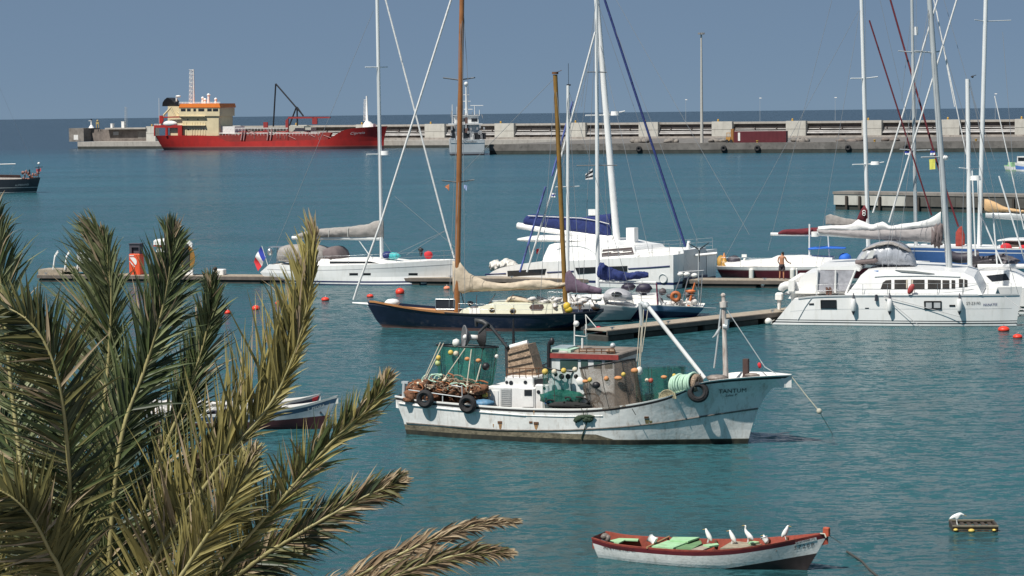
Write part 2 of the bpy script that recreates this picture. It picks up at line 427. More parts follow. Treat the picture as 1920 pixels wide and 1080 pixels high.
ANTIF=mat('maroon_antifouling',(.07,.022,.026),rough=.8,var=.35,scale=4)
WEED=mat('weedy_waterline',(.17,.145,.10),rough=.9,var=.6,scale=3,dirt=(.03,.032,.018),dirt_amt=.9,dscale=(.8,.8,1.5),bump=.4)
LIGHTBLUE=mat('light_blue_paint',(.12,.20,.33),rough=.4,var=.1)
BLUEHULL=mat('blue_hull_paint',(.055,.13,.33),rough=.35,var=.1)
TURQ=mat('turquoise_towel',(.08,.50,.52),rough=.9,var=.15)
# ------------------------------------------------------------------ sea: one curved sheet past the true horizon
WAVE=(2.5,1.5,.32,.15)
def make_sea():
    rs=[18,25,32,40,50,62,76,92,112,136,165,200,245,300,370,460,580,740,950,1250,1700,2400,3400,5000,7200,9500,11500,13500,16500,20000]
    n=96; vs=[];fs=[]
    for r in rs:
        for j in range(n+1):
            a=R(-32+64*j/n); vs.append((r*math.sin(a),r*math.cos(a),-r*r/(2*7.4e6)))
    for i in range(len(rs)-1):
        for j in range(n):
            a=i*(n+1)+j; fs.append((a,a+1,a+n+2,a+n+1))
    m=bpy.data.materials.new('sea_water'); m.use_nodes=True; nt=m.node_tree; lk=nt.links.new; b=nt.nodes['Principled BSDF']
    b.inputs['Roughness'].default_value=.2; b.inputs['IOR'].default_value=1.33; b.inputs['Specular IOR Level'].default_value=.29
    tc=nt.nodes.new('ShaderNodeTexCoord')
    def noise(sc,scale,det,rough=.6):
        mp=nt.nodes.new('ShaderNodeMapping'); mp.inputs['Scale'].default_value=sc; mp.inputs['Rotation'].default_value=(0,0,R(8)); lk(tc.outputs['Object'],mp.inputs[0])
        n=nt.nodes.new('ShaderNodeTexNoise'); n.inputs['Scale'].default_value=scale; n.inputs['Detail'].default_value=det; n.inputs['Roughness'].default_value=rough
        lk(mp.outputs[0],n.inputs['Vector']); return n.outputs['Fac']
    def madd(a,k,c):
        n=nt.nodes.new('ShaderNodeMath'); n.operation='MULTIPLY_ADD'; lk(a,n.inputs[0]); n.inputs[1].default_value=k
        if isinstance(c,(int,float)): n.inputs[2].default_value=c
        else: lk(c,n.inputs[2])
        return n.outputs[0]
    # wave facets: slopes from layered noise (wavelets, chop, swell)
    def slope(sc,scale,det,amp,rough=.6):
        mp=nt.nodes.new('ShaderNodeMapping'); mp.inputs['Scale'].default_value=sc; mp.inputs['Rotation'].default_value=(0,0,R(7)); lk(tc.outputs['Object'],mp.inputs[0])
        n=nt.nodes.new('ShaderNodeTexNoise'); n.inputs['Scale'].default_value=scale; n.inputs['Detail'].default_value=det; n.inputs['Roughness'].default_value=rough
        lk(mp.outputs[0],n.inputs['Vector'])
        v=nt.nodes.new('ShaderNodeVectorMath'); v.operation='SUBTRACT'; lk(n.outputs['Color'],v.inputs[0]); v.inputs[1].default_value=(.5,.5,.5)
        u=nt.nodes.new('ShaderNodeVectorMath'); u.operation='MULTIPLY'; lk(v.outputs[0],u.inputs[0]); u.inputs[1].default_value=(amp*.7,amp,0)
        return u.outputs[0]
    acc=None
    for a in (((.45,1,1),6.5,4,WAVE[0],.68),((.4,1,1),2.4,3,WAVE[1],.6),((.45,1,1),.6,2,WAVE[2],.5),((.6,1,1),.05,3,WAVE[3],.5)):
        t=slope(*a)
        if acc is None: acc=t
        else:
            ad=nt.nodes.new('ShaderNodeVectorMath'); ad.operation='ADD'; lk(acc,ad.inputs[0]); lk(t,ad.inputs[1]); acc=ad.outputs[0]
    ad=nt.nodes.new('ShaderNodeVectorMath'); ad.operation='ADD'; lk(acc,ad.inputs[0]); ad.inputs[1].default_value=(0,0,1)
    nm=nt.nodes.new('ShaderNodeVectorMath'); nm.operation='NORMALIZE'; lk(ad.outputs[0],nm.inputs[0]); lk(nm.outputs[0],b.inputs['Normal'])
    # depth of water: shallow green by the quay, bluer outside; wind patches
    sx=nt.nodes.new('ShaderNodeSeparateXYZ'); lk(tc.outputs['Object'],sx.inputs[0])
    mr=nt.nodes.new('ShaderNodeMapRange'); lk(sx.outputs['Y'],mr.inputs[0]); mr.inputs[1].default_value=60; mr.inputs[2].default_value=800
    r=nt.nodes.new('ShaderNodeValToRGB'); lk(mr.outputs[0],r.inputs[0])
    e=r.color_ramp.elements; e[0].position=0; e[0].color=(.023,.084,.096,1); e[1].position=1; e[1].color=(.016,.036,.054,1)
    k=r.color_ramp.elements.new(.35); k.color=(.023,.088,.108,1)
    k=r.color_ramp.elements.new(.72); k.color=(.020,.080,.112,1)
    pn=noise((.25,1,1),.05,4)
    mv=nt.nodes.new('ShaderNodeMapRange'); lk(pn,mv.inputs[0]); mv.inputs[1].default_value=.3; mv.inputs[2].default_value=.7; mv.inputs[3].default_value=.8; mv.inputs[4].default_value=1.2
    sc=nt.nodes.new('ShaderNodeVectorMath'); sc.operation='SCALE'; lk(r.outputs[0],sc.inputs[0]); lk(mv.outputs[0],sc.inputs['Scale'])
    lk(sc.outputs[0],b.inputs['Base Color'])
    me=bpy.data.meshes.new('sea'); me.from_pydata(vs,[],fs); me.materials.append(m)
    me.polygons.foreach_set('use_smooth',[True]*len(fs))
    o=bpy.data.objects.new('sea',me); COL.objects.link(o); o['kind']='structure'
make_sea()
# ------------------------------------------------------------------ breakwater, quay, far things
QZ=2.3
A_=W(800,262,QZ); B_=W(1617,258,QZ); d_=B_-A_
BW=Frame((A_.x,A_.y,0),math.atan2(d_.y,d_.x))
def bx_(px,py=262,y=0): return BW.L(px,py,y).x
xl=bx_(150,268,-12); xr=bx_(2060,255)
# quay: a real step out of the water, weed below
q=MB(); q.bx(xl-1,xr,-12,14,-1.2,.75,1); q.bx(xl-1,xr,-12.05,14,.75,QZ,0)
o=q.solo('harbour_quay',[CONC,WETCONC],None,None,BW,kind='structure')
# dock apron further out
e0=W(918,289.5); e1=W(2010,284)
AP=Frame((e0.x,e0.y,0),math.atan2(e1.y-e0.y,e1.x-e0.x)); aw=(e1-e0).length
depth=AP.i@BW.w((0,-12,0))
q=MB(); q.bx(0,aw,0,depth.y+40,-1.2,.9,1); q.bx(-.05,aw,-.05,depth.y+40,.9,2.42,0); q.bx(-.1,aw,0.1,1.2,2.42,2.62,0)
q.solo('dock_apron',[mat('dark_dock_concrete',(.15,.14,.13),rough=.9,var=.35,scale=.3,dirt=(.04,.04,.038),dirt_amt=.7,dscale=(.2,.2,.2),bump=.3),WETCONC],None,None,AP,kind='structure')
# the wall
wall=thing('breakwater_wall','long pale concrete breakwater wall with square buttresses and pipes in dark recesses','wall',BW,(0,0,QZ))
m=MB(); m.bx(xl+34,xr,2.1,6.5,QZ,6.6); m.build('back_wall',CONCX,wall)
m=MB(); m.bx(xl+34,xr,.9,6.6,6.55,7.15); m.build('parapet',CONC,wall)
m=MB(); m.bx(xl+34,xr,-1.3,.25,QZ,2.95,ti=(0,.4)); m.build('plinth',CONCD,wall)
CONCP=mat('light_concrete',(.47,.46,.42),rough=.9,var=.12,scale=.5,dirt=(.25,.23,.2),dirt_amt=.45,dscale=(.3,.3,.08))
for (a,b) in [(275,292),(420,452),(545,576),(668,700),(797,834),(928,964),(1068,1098),(1198,1234),(1335,1373),(1474,1511),(1616,1653),(1765,1799),(1903,1943)]:
    x0,x1=bx_(a),bx_(b)
    m=MB(); m.bx(x0,x1,-.2,2.09,QZ,4.85); m.bx(x0+.12,x1-.12,-.08,2.08,4.85,4.95); m.bx(x0,x1,-.2,2.09,4.95,7.3)
    b_=m.build('buttress',CONCP,wall)
    m=MB(); m.tube([(x0+1.6,1,7.3),(x0+1.6,1,7.6)],.3,8); m.ell((x0+1.6,1,7.75),.28); m.build('bollard',mat('yellow_bollard',(.5,.3,.05)),b_)
rg=random.Random(5)
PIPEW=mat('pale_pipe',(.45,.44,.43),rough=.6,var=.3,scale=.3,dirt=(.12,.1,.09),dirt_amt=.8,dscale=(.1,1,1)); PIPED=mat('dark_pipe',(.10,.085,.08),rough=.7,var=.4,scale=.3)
for k,(y,z,r,m_) in enumerate([(.6,3.75,.22,PIPEW),(1.0,4.35,.16,PIPEW),(1.2,3.3,.2,PIPED),(1.4,4.95,.16,PIPEW),(1.6,5.4,.12,PIPED),(.8,4.05,.1,PIPEW)]):
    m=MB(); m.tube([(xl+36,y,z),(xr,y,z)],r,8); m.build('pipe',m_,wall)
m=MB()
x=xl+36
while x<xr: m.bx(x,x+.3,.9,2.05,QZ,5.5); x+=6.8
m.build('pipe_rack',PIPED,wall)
# pier head at the left end
ph=thing('pier_head','weathered concrete pier head block with stained wall at the end of the breakwater','building',BW,(xl+5,0,QZ))
x0,x1,x2=bx_(140,268),bx_(167.5,267),bx_(276,266)
m=MB(); m.bx(x0,x1,-3,6,QZ,6.9); m.build('end_block',CONCD,ph)
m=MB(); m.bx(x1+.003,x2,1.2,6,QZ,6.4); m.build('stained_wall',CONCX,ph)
m=MB(); m.bx(bx_(200,267),x2,-.8,6.1,6.4,6.9); m.build('roof_slab',CONC,ph)
m=MB(); m.bx(bx_(149,267),bx_(157,267),-3.06,-3.0,2.9,4.6); m.build('painted_notice',OLDWHITE,ph)
m=MB(); m.bx(bx_(209,267),bx_(219,267),1.1,1.2,4.4,5.6); m.build('painted_patch',mat('grey_patch',(.3,.3,.3)),ph)
m=MB(); m.bx(bx_(255,267),bx_(275,267),1.12,1.2,3.1,5.8); m.build('worn_doorway',CONCD,ph)
for a,b,t in ((205.5,209,232.5),(226,231,228.5)):
    x0,x1=bx_(a,240),bx_(b,240); zt=BW.L(a,t).z
    m=MB(); m.bx(x0,x1,.5,1.6,6.9,zt); m.bx(x0-.06,x1+.06,.44,1.66,zt,zt+.15)
    m.solo('equipment_cabinet',WHITE2,'white cabinet on the pier head roof, the %s of two'%('shorter' if a<220 else 'taller'),'cabinet',BW)
p=BW.L(168,240,0); t=thing('harbour_light','small white harbour light with a conical base on the pier head','beacon',BW,(p.x,1,6.9))
m=MB(); m.tube([(p.x,1,6.9),(p.x,1,7.9)],[1.0,.35],12); m.build('base',WHITE2,t)
m=MB(); m.tube([(p.x,1,7.9),(p.x,1,9.3)],[.28,.2],10); m.bx(p.x-.9,p.x+.3,.7,1.3,9.3,9.45); m.build('post',WHITE2,t)
m=MB(); m.ell((p.x,1,9.75),.32); m.build('lantern',GLASS,t)
p=BW.L(181.5,240,0); m=MB(); m.tube([(p.x-.5,.5,6.9),(p.x-.5,.5,8.9)],.16); m.tube([(p.x+.5,.5,6.9),(p.x+.5,.5,8.7)],.16); m.ell((p.x,.5,9.3),.4); m.bx(p.x-.6,p.x+.6,.35,.65,8.2,8.9)
m.solo('twin_marker_posts',mat('ochre_post',(.4,.3,.12)),'ochre twin marker posts on the pier head','marker',BW)
def lattice(name,label,fr,px,pt,pb,y,w,m_,cat='mast'):
    a=fr.L(px,pb,y); b=fr.L(px,pt,y); mb=MB()
    for s in (-1,1):
        for q_ in (-1,1): mb.tube([a+Vector((s*w,q_*w,0)),b+Vector((s*w*.7,q_*w*.7,0))],w*.16,4)
    n=max(4,int((b.z-a.z)/1.2))
    for i in range(n+1):
        c=a.lerp(b,i/n); d=a.lerp(b,min(1,(i+1)/n)); mb.tube([c+Vector((-w,-w,0)),c+Vector((w,-w,0))],w*.12,4); mb.tube([c+Vector((-w,-w,0)),d+Vector((w,-w,0))],w*.1,4)
    return mb
lattice('a','',BW,236,201,240,1,.35,None).solo('lattice_mast',GREYALU,'thin grey lattice mast on the pier head roof','mast',BW)
# floodlight mast and thin lamp posts
b=AP.L(1316,268,4); z=AP.L(1315,62,4).z
t=thing('floodlight_mast','tall slender floodlight mast standing on the dock apron','lamp post',AP,(b.x,4,2.42))
m=MB(); m.tube([(b.x,4,2.42),(b.x,4,z)],[.42,.2],10); m.build('pole',mat('galvanised_pole',(.48,.46,.42),rough=.5),t)
m=MB()
for k in range(6):
    a=k*math.pi/3; m.bx(b.x+math.cos(a)*.6-.25,b.x+math.cos(a)*.6+.25,4+math.sin(a)*.6-.2,4+math.sin(a)*.6+.2,z-.35,z+.1)
m.tube([(b.x-.8,4,z-.05),(b.x+.8,4,z-.05)],.09,6); m.build('floodlight_ring',mat('lamp_metal',(.22,.22,.22)),t)
for k,(px,pt) in enumerate(((1425,184),(1566,183),(1286,187),(1866,176))):
    p=BW.L(px,232,3); zt=BW.L(px,pt,3).z
    t=thing('lamp_post','slim pale lamp post on top of the breakwater wall','lamp post',BW,(p.x,3,7.15),'slim lamp posts along the breakwater')
    m=MB(); m.tube([(p.x,3,7.15),(p.x,3,zt)],[.045,.035],6); m.build('pole',GREYALU,t)
    m=MB(); m.bx(p.x-.15,p.x+.55,2.85,3.15,zt-.08,zt+.12); m.build('lamp_head',WHITE2,t)
# container and truck on the apron
c0=AP.L(1376,267.5,9); c1=AP.L(1473.5,266,9); zt=AP.L(1400,246,9).z
CT=mat('container_red',(.105,.014,.022),rough=.6,var=.2,scale=.6)
t=thing('shipping_container','dark red ribbed shipping container parked on the dock apron','container',AP,((c0.x+c1.x)/2,9,2.45))
m=MB(); m.bx(c0.x,c1.x,9,11.4,2.45,zt); m.build('box',CT,t)
m=MB(); x=c0.x+.3
while x<c1.x-.3: m.bx(x,x+.16,8.94,9.0,2.65,zt-.15); x+=.34
m.build('side_ribs',CT,t,kind='stuff')
m=MB(); m.bx(c0.x+1.1,c0.x+1.65,8.90,8.94,2.95,zt-.35); m.build('white_marking',OLDWHITE,t)
f0=AP.L(1361,268,9); t=thing('forklift','ochre forklift parked against the end of the dark red container','forklift',AP,((f0.x+c0.x)/2-.2,9.5,2.45))
YEL=mat('ochre_machine',(.42,.22,.05),rough=.6,var=.25)
m=MB(); m.bx(f0.x,c0.x-.9,9,10.8,2.9,3.9); m.bx(f0.x+.1,c0.x-1,9.1,10.7,4.9,5.05)
for dx in (.15,1.0):
    for y in (9.1,10.6): m.tube([(f0.x+dx,y,3.9),(f0.x+dx,y,4.9)],.06,5)
m.build('body',YEL,t)
m=MB(); m.bx(c0.x-.85,c0.x-.15,9.2,9.4,2.6,6.0); m.bx(c0.x-.85,c0.x-.15,10.3,10.5,2.6,6.0)
for z in (3,4,5,5.8): m.bx(c0.x-.8,c0.x-.2,9.4,10.3,z,z+.15)
m.build('lift_mast',mat('rust_ochre',(.3,.14,.04)),t)
for x in (f0.x+.3,c0.x-.75):
    for y in (8.95,10.85): m=MB(); m.tube([(x,y-.15,2.9),(x,y+.15,2.9)],.42,12); m.build('wheel',RUBBER,t)
# tyre fenders on the dock face, bollards
for k,(px,py) in enumerate(((1420,281),(1357,283),(1590,277),(1198,281),(1700,276))):
    p=AP.L(px,py,-.3); m=MB(); m.torus((p.x,-.3,1.2),.5,.3,nu=16,nv=8)
    m.solo('tyre_fender',RUBBER,'black tyre fender hung on the dock apron face','tyre',AP,'tyre fenders along the dock face')
for k,px in enumerate((1420,1060,1640,1830)):
    p=AP.L(px,268,1); m=MB(); m.tube([(p.x,1,2.6),(p.x,1,2.95),(p.x,1,3.0),(p.x,1,3.15)],[.25,.22,.36,.3],10)
    m.solo('mooring_bollard',mat('yellow_bollard',(.5,.3,.05)),'yellow mooring bollard on the edge of the dock apron','bollard',AP,'yellow bollards on the dock edge')
rg=random.Random(3)
for k,px in enumerate((1340,1395,1190,1585,1240,1660,1490)):
    p=AP.L(px,264,14); m=MB()
    for j in range(5): m.ell((p.x+rg.uniform(-2.5,2.5),20+rg.uniform(-1,1),2.6+rg.uniform(0,.3)),(rg.uniform(.7,1.6),.9,rg.uniform(.4,.9)),8,5,noise=.25,seed=j+k*7)
    m.solo('rubble_heap',CONCX if k%2 else CONCD,'%s heap of rubble lying on the dock apron'%('dark' if k%2 else 'grey'),'rubble',AP,'%s rubble heaps on the dock apron'%('dark' if k%2 else 'grey'))

# ------------------------------------------------------------------ helpers for boats
def lines(name,parent,fr,segs,r=.012,m=WIRE,y=0):
    mb=MB()
    for s in segs:
        ys=(s[2],s[3]) if len(s)>3 else (y,y)
        a=fr.L(*s[0],ys[0]); b=fr.L(*s[1],ys[1]); mb.tube([a,b],r,5,cap=False)
    return mb.build(name,m,parent)
def spar(name,parent,fr,p0,p1,r,m,y=0,flat=1.0,label=None,n=12):
    a=fr.L(*p0,y); b=fr.L(*p1,y); mb=MB()
    rr=r if isinstance(r,(list,tuple)) else (r,r)
    mb.tube([a.lerp(b,i/6) for i in range(7)],[lerp(rr[0],rr[1],i/6) for i in range(7)],n); return mb.build(name,m,parent,label)
def bundle(fr,top,bot,ty,n=52,y=0,wr=.05,seed=1,ns=20,mb=None,mi=0,pw=1.0):
    """a rolled or bagged sail: closed lofted form between an upper and a lower outline"""
    rg=random.Random(seed); mb=mb or MB(); rings=[]; x0=top[0][0]; x1=top[-1][0]
    ph=[rg.uniform(0,6) for _ in range(6)]
    for i in range(n+1):
        t=i/n; px=lerp(x0,x1,t); pt=fr.L(px,pl(top,px),y); pb=fr.L(px,pl(bot,px),y)
        c=(pt+pb)/2; h=abs(pt.z-pb.z)/2; k=ty*(math.sin(math.pi*min(1,max(0,t)))**.15 if 0<t<1 else .25)
        ring=[]
        for j in range(ns):
            a=2*math.pi*j/ns; w_=1+wr*(math.sin(3*a+ph[0]+t*19)+math.sin(5*a+ph[1]-t*31)+.7*math.sin(2*a+ph[2]+t*47)+.8*math.sin(4*a+ph[3]+t*83)+.6*math.sin(a+ph[4]-t*121))
            ca,sa=math.cos(a),math.sin(a)
            ring.append(Vector((c.x,y+k*math.copysign(abs(ca)**pw,ca)*w_,c.z+h*math.copysign(abs(sa)**pw,sa)*(1+(w_-1)*.6))))
        rings.append(ring)
    mb.loft(rings,mi); return mb
class Cabin:
    def __init__(s,z0,w0,z1,w1,yc=0): s.z0,s.w0,s.z1,s.w1,s.yc=z0,w0,z1,w1,yc; s.B=w0
    def yat(s,x,z,side): return s.yc+side*lerp(s.w0,s.w1,(z-s.z0)/(s.z1-s.z0))
    def on(s,fr,px,py,side,off=0.0):
        y=s.yc+side*s.w0
        for _ in range(6):
            p=fr.L(px,py,y); y=s.yat(p.x,p.z,side)+side*off
        return fr.L(px,py,y)
    def build(s,mb,fr,pix,side,mi=0):
        """closed solid whose side outline is given in photo pixels on the near face"""
        P=[s.on(fr,a,b,side) for a,b in pix]; Q=[Vector((p.x,2*s.yc-p.y,p.z)) for p in P]; n=len(P)
        fs=[tuple(range(n)),tuple(reversed(range(n,2*n)))]
        for i in range(n): j=(i+1)%n; fs.append((i,n+i,n+j,j))
        mb.add(P+Q,fs,mi); return P
def stanchions(fr,hull,us,side,h=.6,r=.014,mb=None,wires=(1.0,.5),inset=.06):
    mb=mb or MB(); pts=[]
    for u in us:
        z=hull.zs(u); x=hull.x(u,z); y=hull.yc+side*(hull.half(u,z)-inset); a=Vector((x,y,z)); pts.append(a); mb.tube([a,a+Vector((0,0,h))],r,5)
    for k in wires:
        for i in range(len(pts)-1): mb.tube([pts[i]+Vector((0,0,h*k)),pts[i+1]+Vector((0,0,h*k))],r*.6,4,cap=False)
    return mb

# ------------------------------------------------------------------ red tanker at the quay
SH=frame2((297,281.3),(706,279)); ly=6.2
def sl_(px,py,y=0): p=SH.L(px,py,y); return (p.x,p.z)
ship=thing('tanker_ship','red coastal tanker with cream wheelhouse and orange roof moored at the breakwater','ship',SH,(40,ly,0))
h=Hull([sl_(289,254.5),sl_(330,254),sl_(392,254.5),sl_(408,257),sl_(424,264.5),sl_(440,265.5),sl_(520,264),sl_(590,262.5),sl_(616,261),sl_(630,252),sl_(645,244),sl_(665,240),sl_(706,237)],
 [(-2,sl_(704,279)[0]),(0,sl_(705,279)[0]),(3,sl_(705,266)[0]),(sl_(706,237)[1],sl_(708,237)[0]+.6)],
 [(-2,1.5),(0,.3),(2,sl_(294,270)[0]),(sl_(289,255)[1],sl_(289,255)[0])],6.2,[(0,.86),(.1,.97),(.3,1),(.82,1),(.93,.72),(1,.03)],[(0,.5),(.12,.85),(.3,1),(.75,1),(.9,.55),(1,.01)],bottom=-3,yc=ly,flare=.9)
m=MB(); h.build(m,[('s',0),('s',.35),('w',1.05),('w',.75),('w',0),('w',-3)],[0,0,1,2,2],nu=90,deckdrop=.25,deck_mi=3,inner_mi=0)
m.build('hull',[REDSHIP,mat('red_rubbing_band',(.30,.05,.04),rough=.6),mat('dark_boot_top',(.075,.03,.035),rough=.7,var=.3,scale=.3),REDDECK],ship)
cb=Cabin(5,5.2,12,5.2,ly)
def blk(name,x0,x1,yt,yb,w,m_,par=ship,yy=None,mb=None):
    c=Cabin(0,w,1,w,ly); mm=MB(); c.build(mm,SH,[(x0,yb),(x1,yb),(x1,yt),(x0,yt)],-1); return mm.build(name,m_,par)
acc=blk('accommodation',318,410,217.5,254.5,4.9,CREAM)
br=blk('bridge',335.6,411.5,201.8,217.6,5.3,CREAM)
c=Cabin(0,5.5,1,5.5,ly); m=MB(); c.build(m,SH,[(335,201.6),(413,201.6),(411,193.8),(338,194.5)],-1); m.build('roof',ORANGE,ship)
cb=Cabin(0,5.3,1,5.3,ly)
for a,b in ((339,348),(350.5,357.5),(362.5,367.5),(371.7,383),(388.5,397),(399,409)):
    m=MB(); patch(cb,SH,[(a,203.8),(b,203.8),(b,208.8),(a,208.8)],-1,m,.03); m.build('window',GLASS,br)
cb=Cabin(0,4.9,1,4.9,ly)
for a,b in ((352,224.5),(371,224),(353,243),(380.5,241.5)):
    m=MB(); patch(cb,SH,[(a-1,b-1.4),(a+1,b-1.4),(a+1,b+1.4),(a-1,b+1.4)],-1,m,.03); m.build('porthole',GLASS,acc)
m=MB()
for x in (343,348,359,364,369,374,379,384): patch(cb,SH,[(x,229),(x+1.6,229),(x+1.6,253),(x,253)],-1,m,.12,.1)
m.build('wall_ribs',CREAM,acc)
m=MB()
for yy in (217.2,234.5): patch(cb,SH,[(336,yy),(384,yy),(384,yy+1.2),(336,yy+1.2)],-1,m,.9,.88)
m.build('side_gallery',CREAM,acc)
fn=blk('funnel',314.5,335.4,199.3,236,2.2,CREAM)
c=Cabin(0,2.5,1,2.2,ly); m=MB(); c.build(m,SH,[(313.5,199.2),(339,199.2),(338,193),(333,186),(327,183),(321,187),(316,192.5)],-1); m.build('funnel_cap',BLACK,fn)
m=MB(); a=SH.L(331,183,ly); m.tube([SH.L(331,190,ly),a],.25,6); m.ell(a+Vector((.6,0,.4)),(1,.6,.35),8,5); m.build('whistle',WHITE2,fn)
m=MB()
for a,b in (((321,201),(307,216)),((307,217),(300,236)),((321,203),(329,219)),((333,210),(340,217))): m.tube([SH.L(*a,1.5),SH.L(*b,1.5)],.3,6)
m.build('boat_davit',CREAM,ship)
m=MB(); c=Cabin(0,6.0,1,6.0,ly)
for p in ([(288.5,234.5),(341,234.5),(341,239.5),(288.5,239.5)],[(288.5,239.5),(290,239.5),(290,255),(288.5,255)],[(310,239.5),(314,239.5),(314,255),(310,255)],[(333.5,239.5),(341,239.5),(341,255),(333.5,255)],[(298.5,217),(304,216.5),(306,225),(303,232),(298.5,232)],[(303,219),(336,218),(336,220.5),(303,221)]): patch(c,SH,p,-1,m,0,.5)
m.build('stern_gallery',REDSHIP,ship)
m=MB(); m.ell(SH.L(319,232,1.0),(2.6,1.1,1.0),14,8); m.build('lifeboat',OLDWHITE,ship)
for a,t,b,w_ in ((359,131,194,.55),):
    lattice('x','',SH,a,t,b,ly,w_,None).build('radar_mast',WHITE2,ship)
m=MB(); m.tube([SH.L(362.5,130,ly),SH.L(363.5,194,ly)],.28,6)
for x,t in ((380,185),(384.5,188),(391,179),(404.5,187)):
    m.tube([SH.L(x,t,ly),SH.L(x,194,ly)],[.3,.45],6); m.ell(SH.L(x,t-1,ly),.5,8,6)
m.tube([SH.L(388,178,ly),SH.L(394.5,178,ly)],.12,5); m.tube([SH.L(298,184,ly),SH.L(298.5,230,ly)],.08,4)
m.build('aerials',WHITE2,ship)
m=MB()
for x0_,x1_,yt in ((289,341,233),(336,413,191.7),(411,600,249),(441,540,240)):
    for k in range(2): m.tube([SH.L(x0_,yt+k*1.6,1.0),SH.L(x1_,yt+k*1.6,1.0)],.06,4)
    x=x0_
    while x<x1_: m.tube([SH.L(x,yt,1.0),SH.L(x,yt+5,1.0)],.06,4); x+=6
m.build('railing',WHITE2,ship,kind='stuff')
blk('deck_house',411,440,237,251,3.5,OLDWHITE); blk('deck_locker',542,570,236,246.5,2.4,mat('grey_locker',(.42,.43,.38))); blk('deck_locker',571,583,239,247,2,mat('grey_locker2',(.42,.43,.38)))
c=Cabin(0,5.6,1,5.6,ly)
m=MB(); patch(c,SH,[(397,256),(430,252),(545,252),(545,266),(425,266)],-1,m,-2.5,.4); patch(c,SH,[(545,249),(625,248),(618,262),(545,264)],-1,m,-2.0,.4); m.build('cargo_trunk',REDDECK,ship)
m=MB(); rg=random.Random(11)
for k in range(110):
    x=rg.uniform(436,612); yb=rg.uniform(247,263); t=rg.random(); y=rg.uniform(1.2,8)
    if t<.45: m.tube([SH.L(x,yb,y),SH.L(x+rg.uniform(6,36),yb,y)],rg.uniform(.12,.3),5)
    elif t<.8: m.tube([SH.L(x,yb,y),SH.L(x,yb+rg.uniform(4,9),y)],rg.uniform(.12,.28),5)
    else:
        p=SH.L(x,yb,y); m.bx(p.x,p.x+rg.uniform(.5,2),y,y+1,p.z-.6,p.z+.4)
m.build('deck_pipework',[mat('red_pipework',(.26,.03,.025),rough=.6,var=.5,scale=.5)],ship)
m=MB()
for k in range(16):
    x=rg.uniform(440,612); yb=rg.uniform(242,258); p=SH.L(x,yb,.9)
    m.tube([p,p+Vector((rg.choice((0,0,2.5)),0,-rg.uniform(.5,1.6)))],.09,4)
for x in (452,457,501,507): m.tube([SH.L(x+3,243,.7),SH.L(x,263,.7)],.22,5)
m.build('deck_fittings',mat('pale_fittings',(.42,.24,.23)),ship)
m=MB()
for p in ([(536.5,226),(541.5,221),(541.5,262),(536.5,262)],[(541.5,219),(620,219),(620,221.5),(541.5,222.5)],[(586.5,219.5),(595.5,219.5),(595.5,233),(586.5,233)],[(495,229),(503,229),(503,262),(495,262)]): patch(c,SH,p,-1,m,-1.0,.5)
m.build('gantry',mat('red_gantry',(.27,.03,.03),rough=.6,var=.2),ship)
m=MB()
for a,b in (((517,157),(512.5,237)),((517,157),(568,216)),((557,201),(557.5,240)),((541,240),(556,200)),((557,201),(569,218))): m.tube([SH.L(*a,ly),SH.L(*b,ly)],.24,6)
m.build('derrick',BLACK,ship)
m=MB(); m.tube([SH.L(690,239,ly),SH.L(689,231,ly),SH.L(688,226,ly),SH.L(687.5,180,ly)],[1.8,1.3,.4,.25],10); m.bx(*[v for v in (SH.L(696,239,ly).x,SH.L(702,239,ly).x)],ly-1,ly+1,SH.L(699,239,ly).z,SH.L(699,232,ly).z); m.build('foremast',WHITE2,ship)
lattice('x','',SH,684.5,187,226,ly,.35,None).build('mast_ladder',WHITE2,ship)
letter_on_hull(h,SH,'Cipreia',(657,252.5),(684,250.5),4.5,-1,ship,OLDWHITE,.06,.3)

# ------------------------------------------------------------------ grey-white patrol vessel, stern on
PV=Frame(W(877,291),math.radians(92)); 
pv=thing('patrol_ship','pale grey workboat seen from astern beyond the tall varnished mast','ship',PV,(0,0,0))
def vp(px,py,x=0): return PV.LX(px,py,x)
bl=vp(843,262).y; brr=vp(910,262).y; hb=abs(bl-brr)/2; yc=(bl+brr)/2; zt=vp(870,262).z
h=Hull([(-.3,zt),(12,zt-.3),(24,zt+.6),(32,zt+2)],[(-2,29),(0,30),(zt+2,33)],[(-2,.6),(0,.2),(zt,-.3)],hb,[(0,.97),(.2,1),(.6,.95),(.85,.55),(1,.03)],[(0,.9),(.2,.97),(.6,.9),(.85,.4),(1,.01)],bottom=-2,yc=yc)
m=MB(); h.build(m,[('s',0),('s',.3),('w',.75),('w',.3),('w',-2)],[0,0,1,2],nu=40,deckdrop=.8,deck_mi=0)
m.build('hull',[mat('pale_grey_hull',(.50,.53,.55),rough=.5,var=.12,scale=.6),mat('grey_band',(.25,.27,.3)),mat('dark_boot',(.04,.025,.03))],pv)
def vb(name,x0,x1,yt,yb,dx,dep,m_,par=pv):
    a=vp(x0,yb,dx); b=vp(x1,yt,dx); mb=MB(); mb.bx(dx,dx+dep,min(a.y,b.y),max(a.y,b.y),a.z,b.z); return mb.build(name,m_,par)
PW=mat('patrol_white',(.62,.63,.63),rough=.5,var=.1,scale=.6)
vb('deckhouse',853,899,234,263,5,10,PW); vb('upper_deck',841,905,231.5,234,4,13,PW); vb('bridge',852,897,217,231.5,8,7,PW); vb('bridge_roof',850,898,215.5,217,7.5,8,PW)
for a,b in ((866,872),(884,895)): vb('window',a,b,222,228,7.9,.1,GLASS)
for a,b in ((846,853),(868,880)): vb('doorway',a,b,241,259,4.8,.1,GLASS)
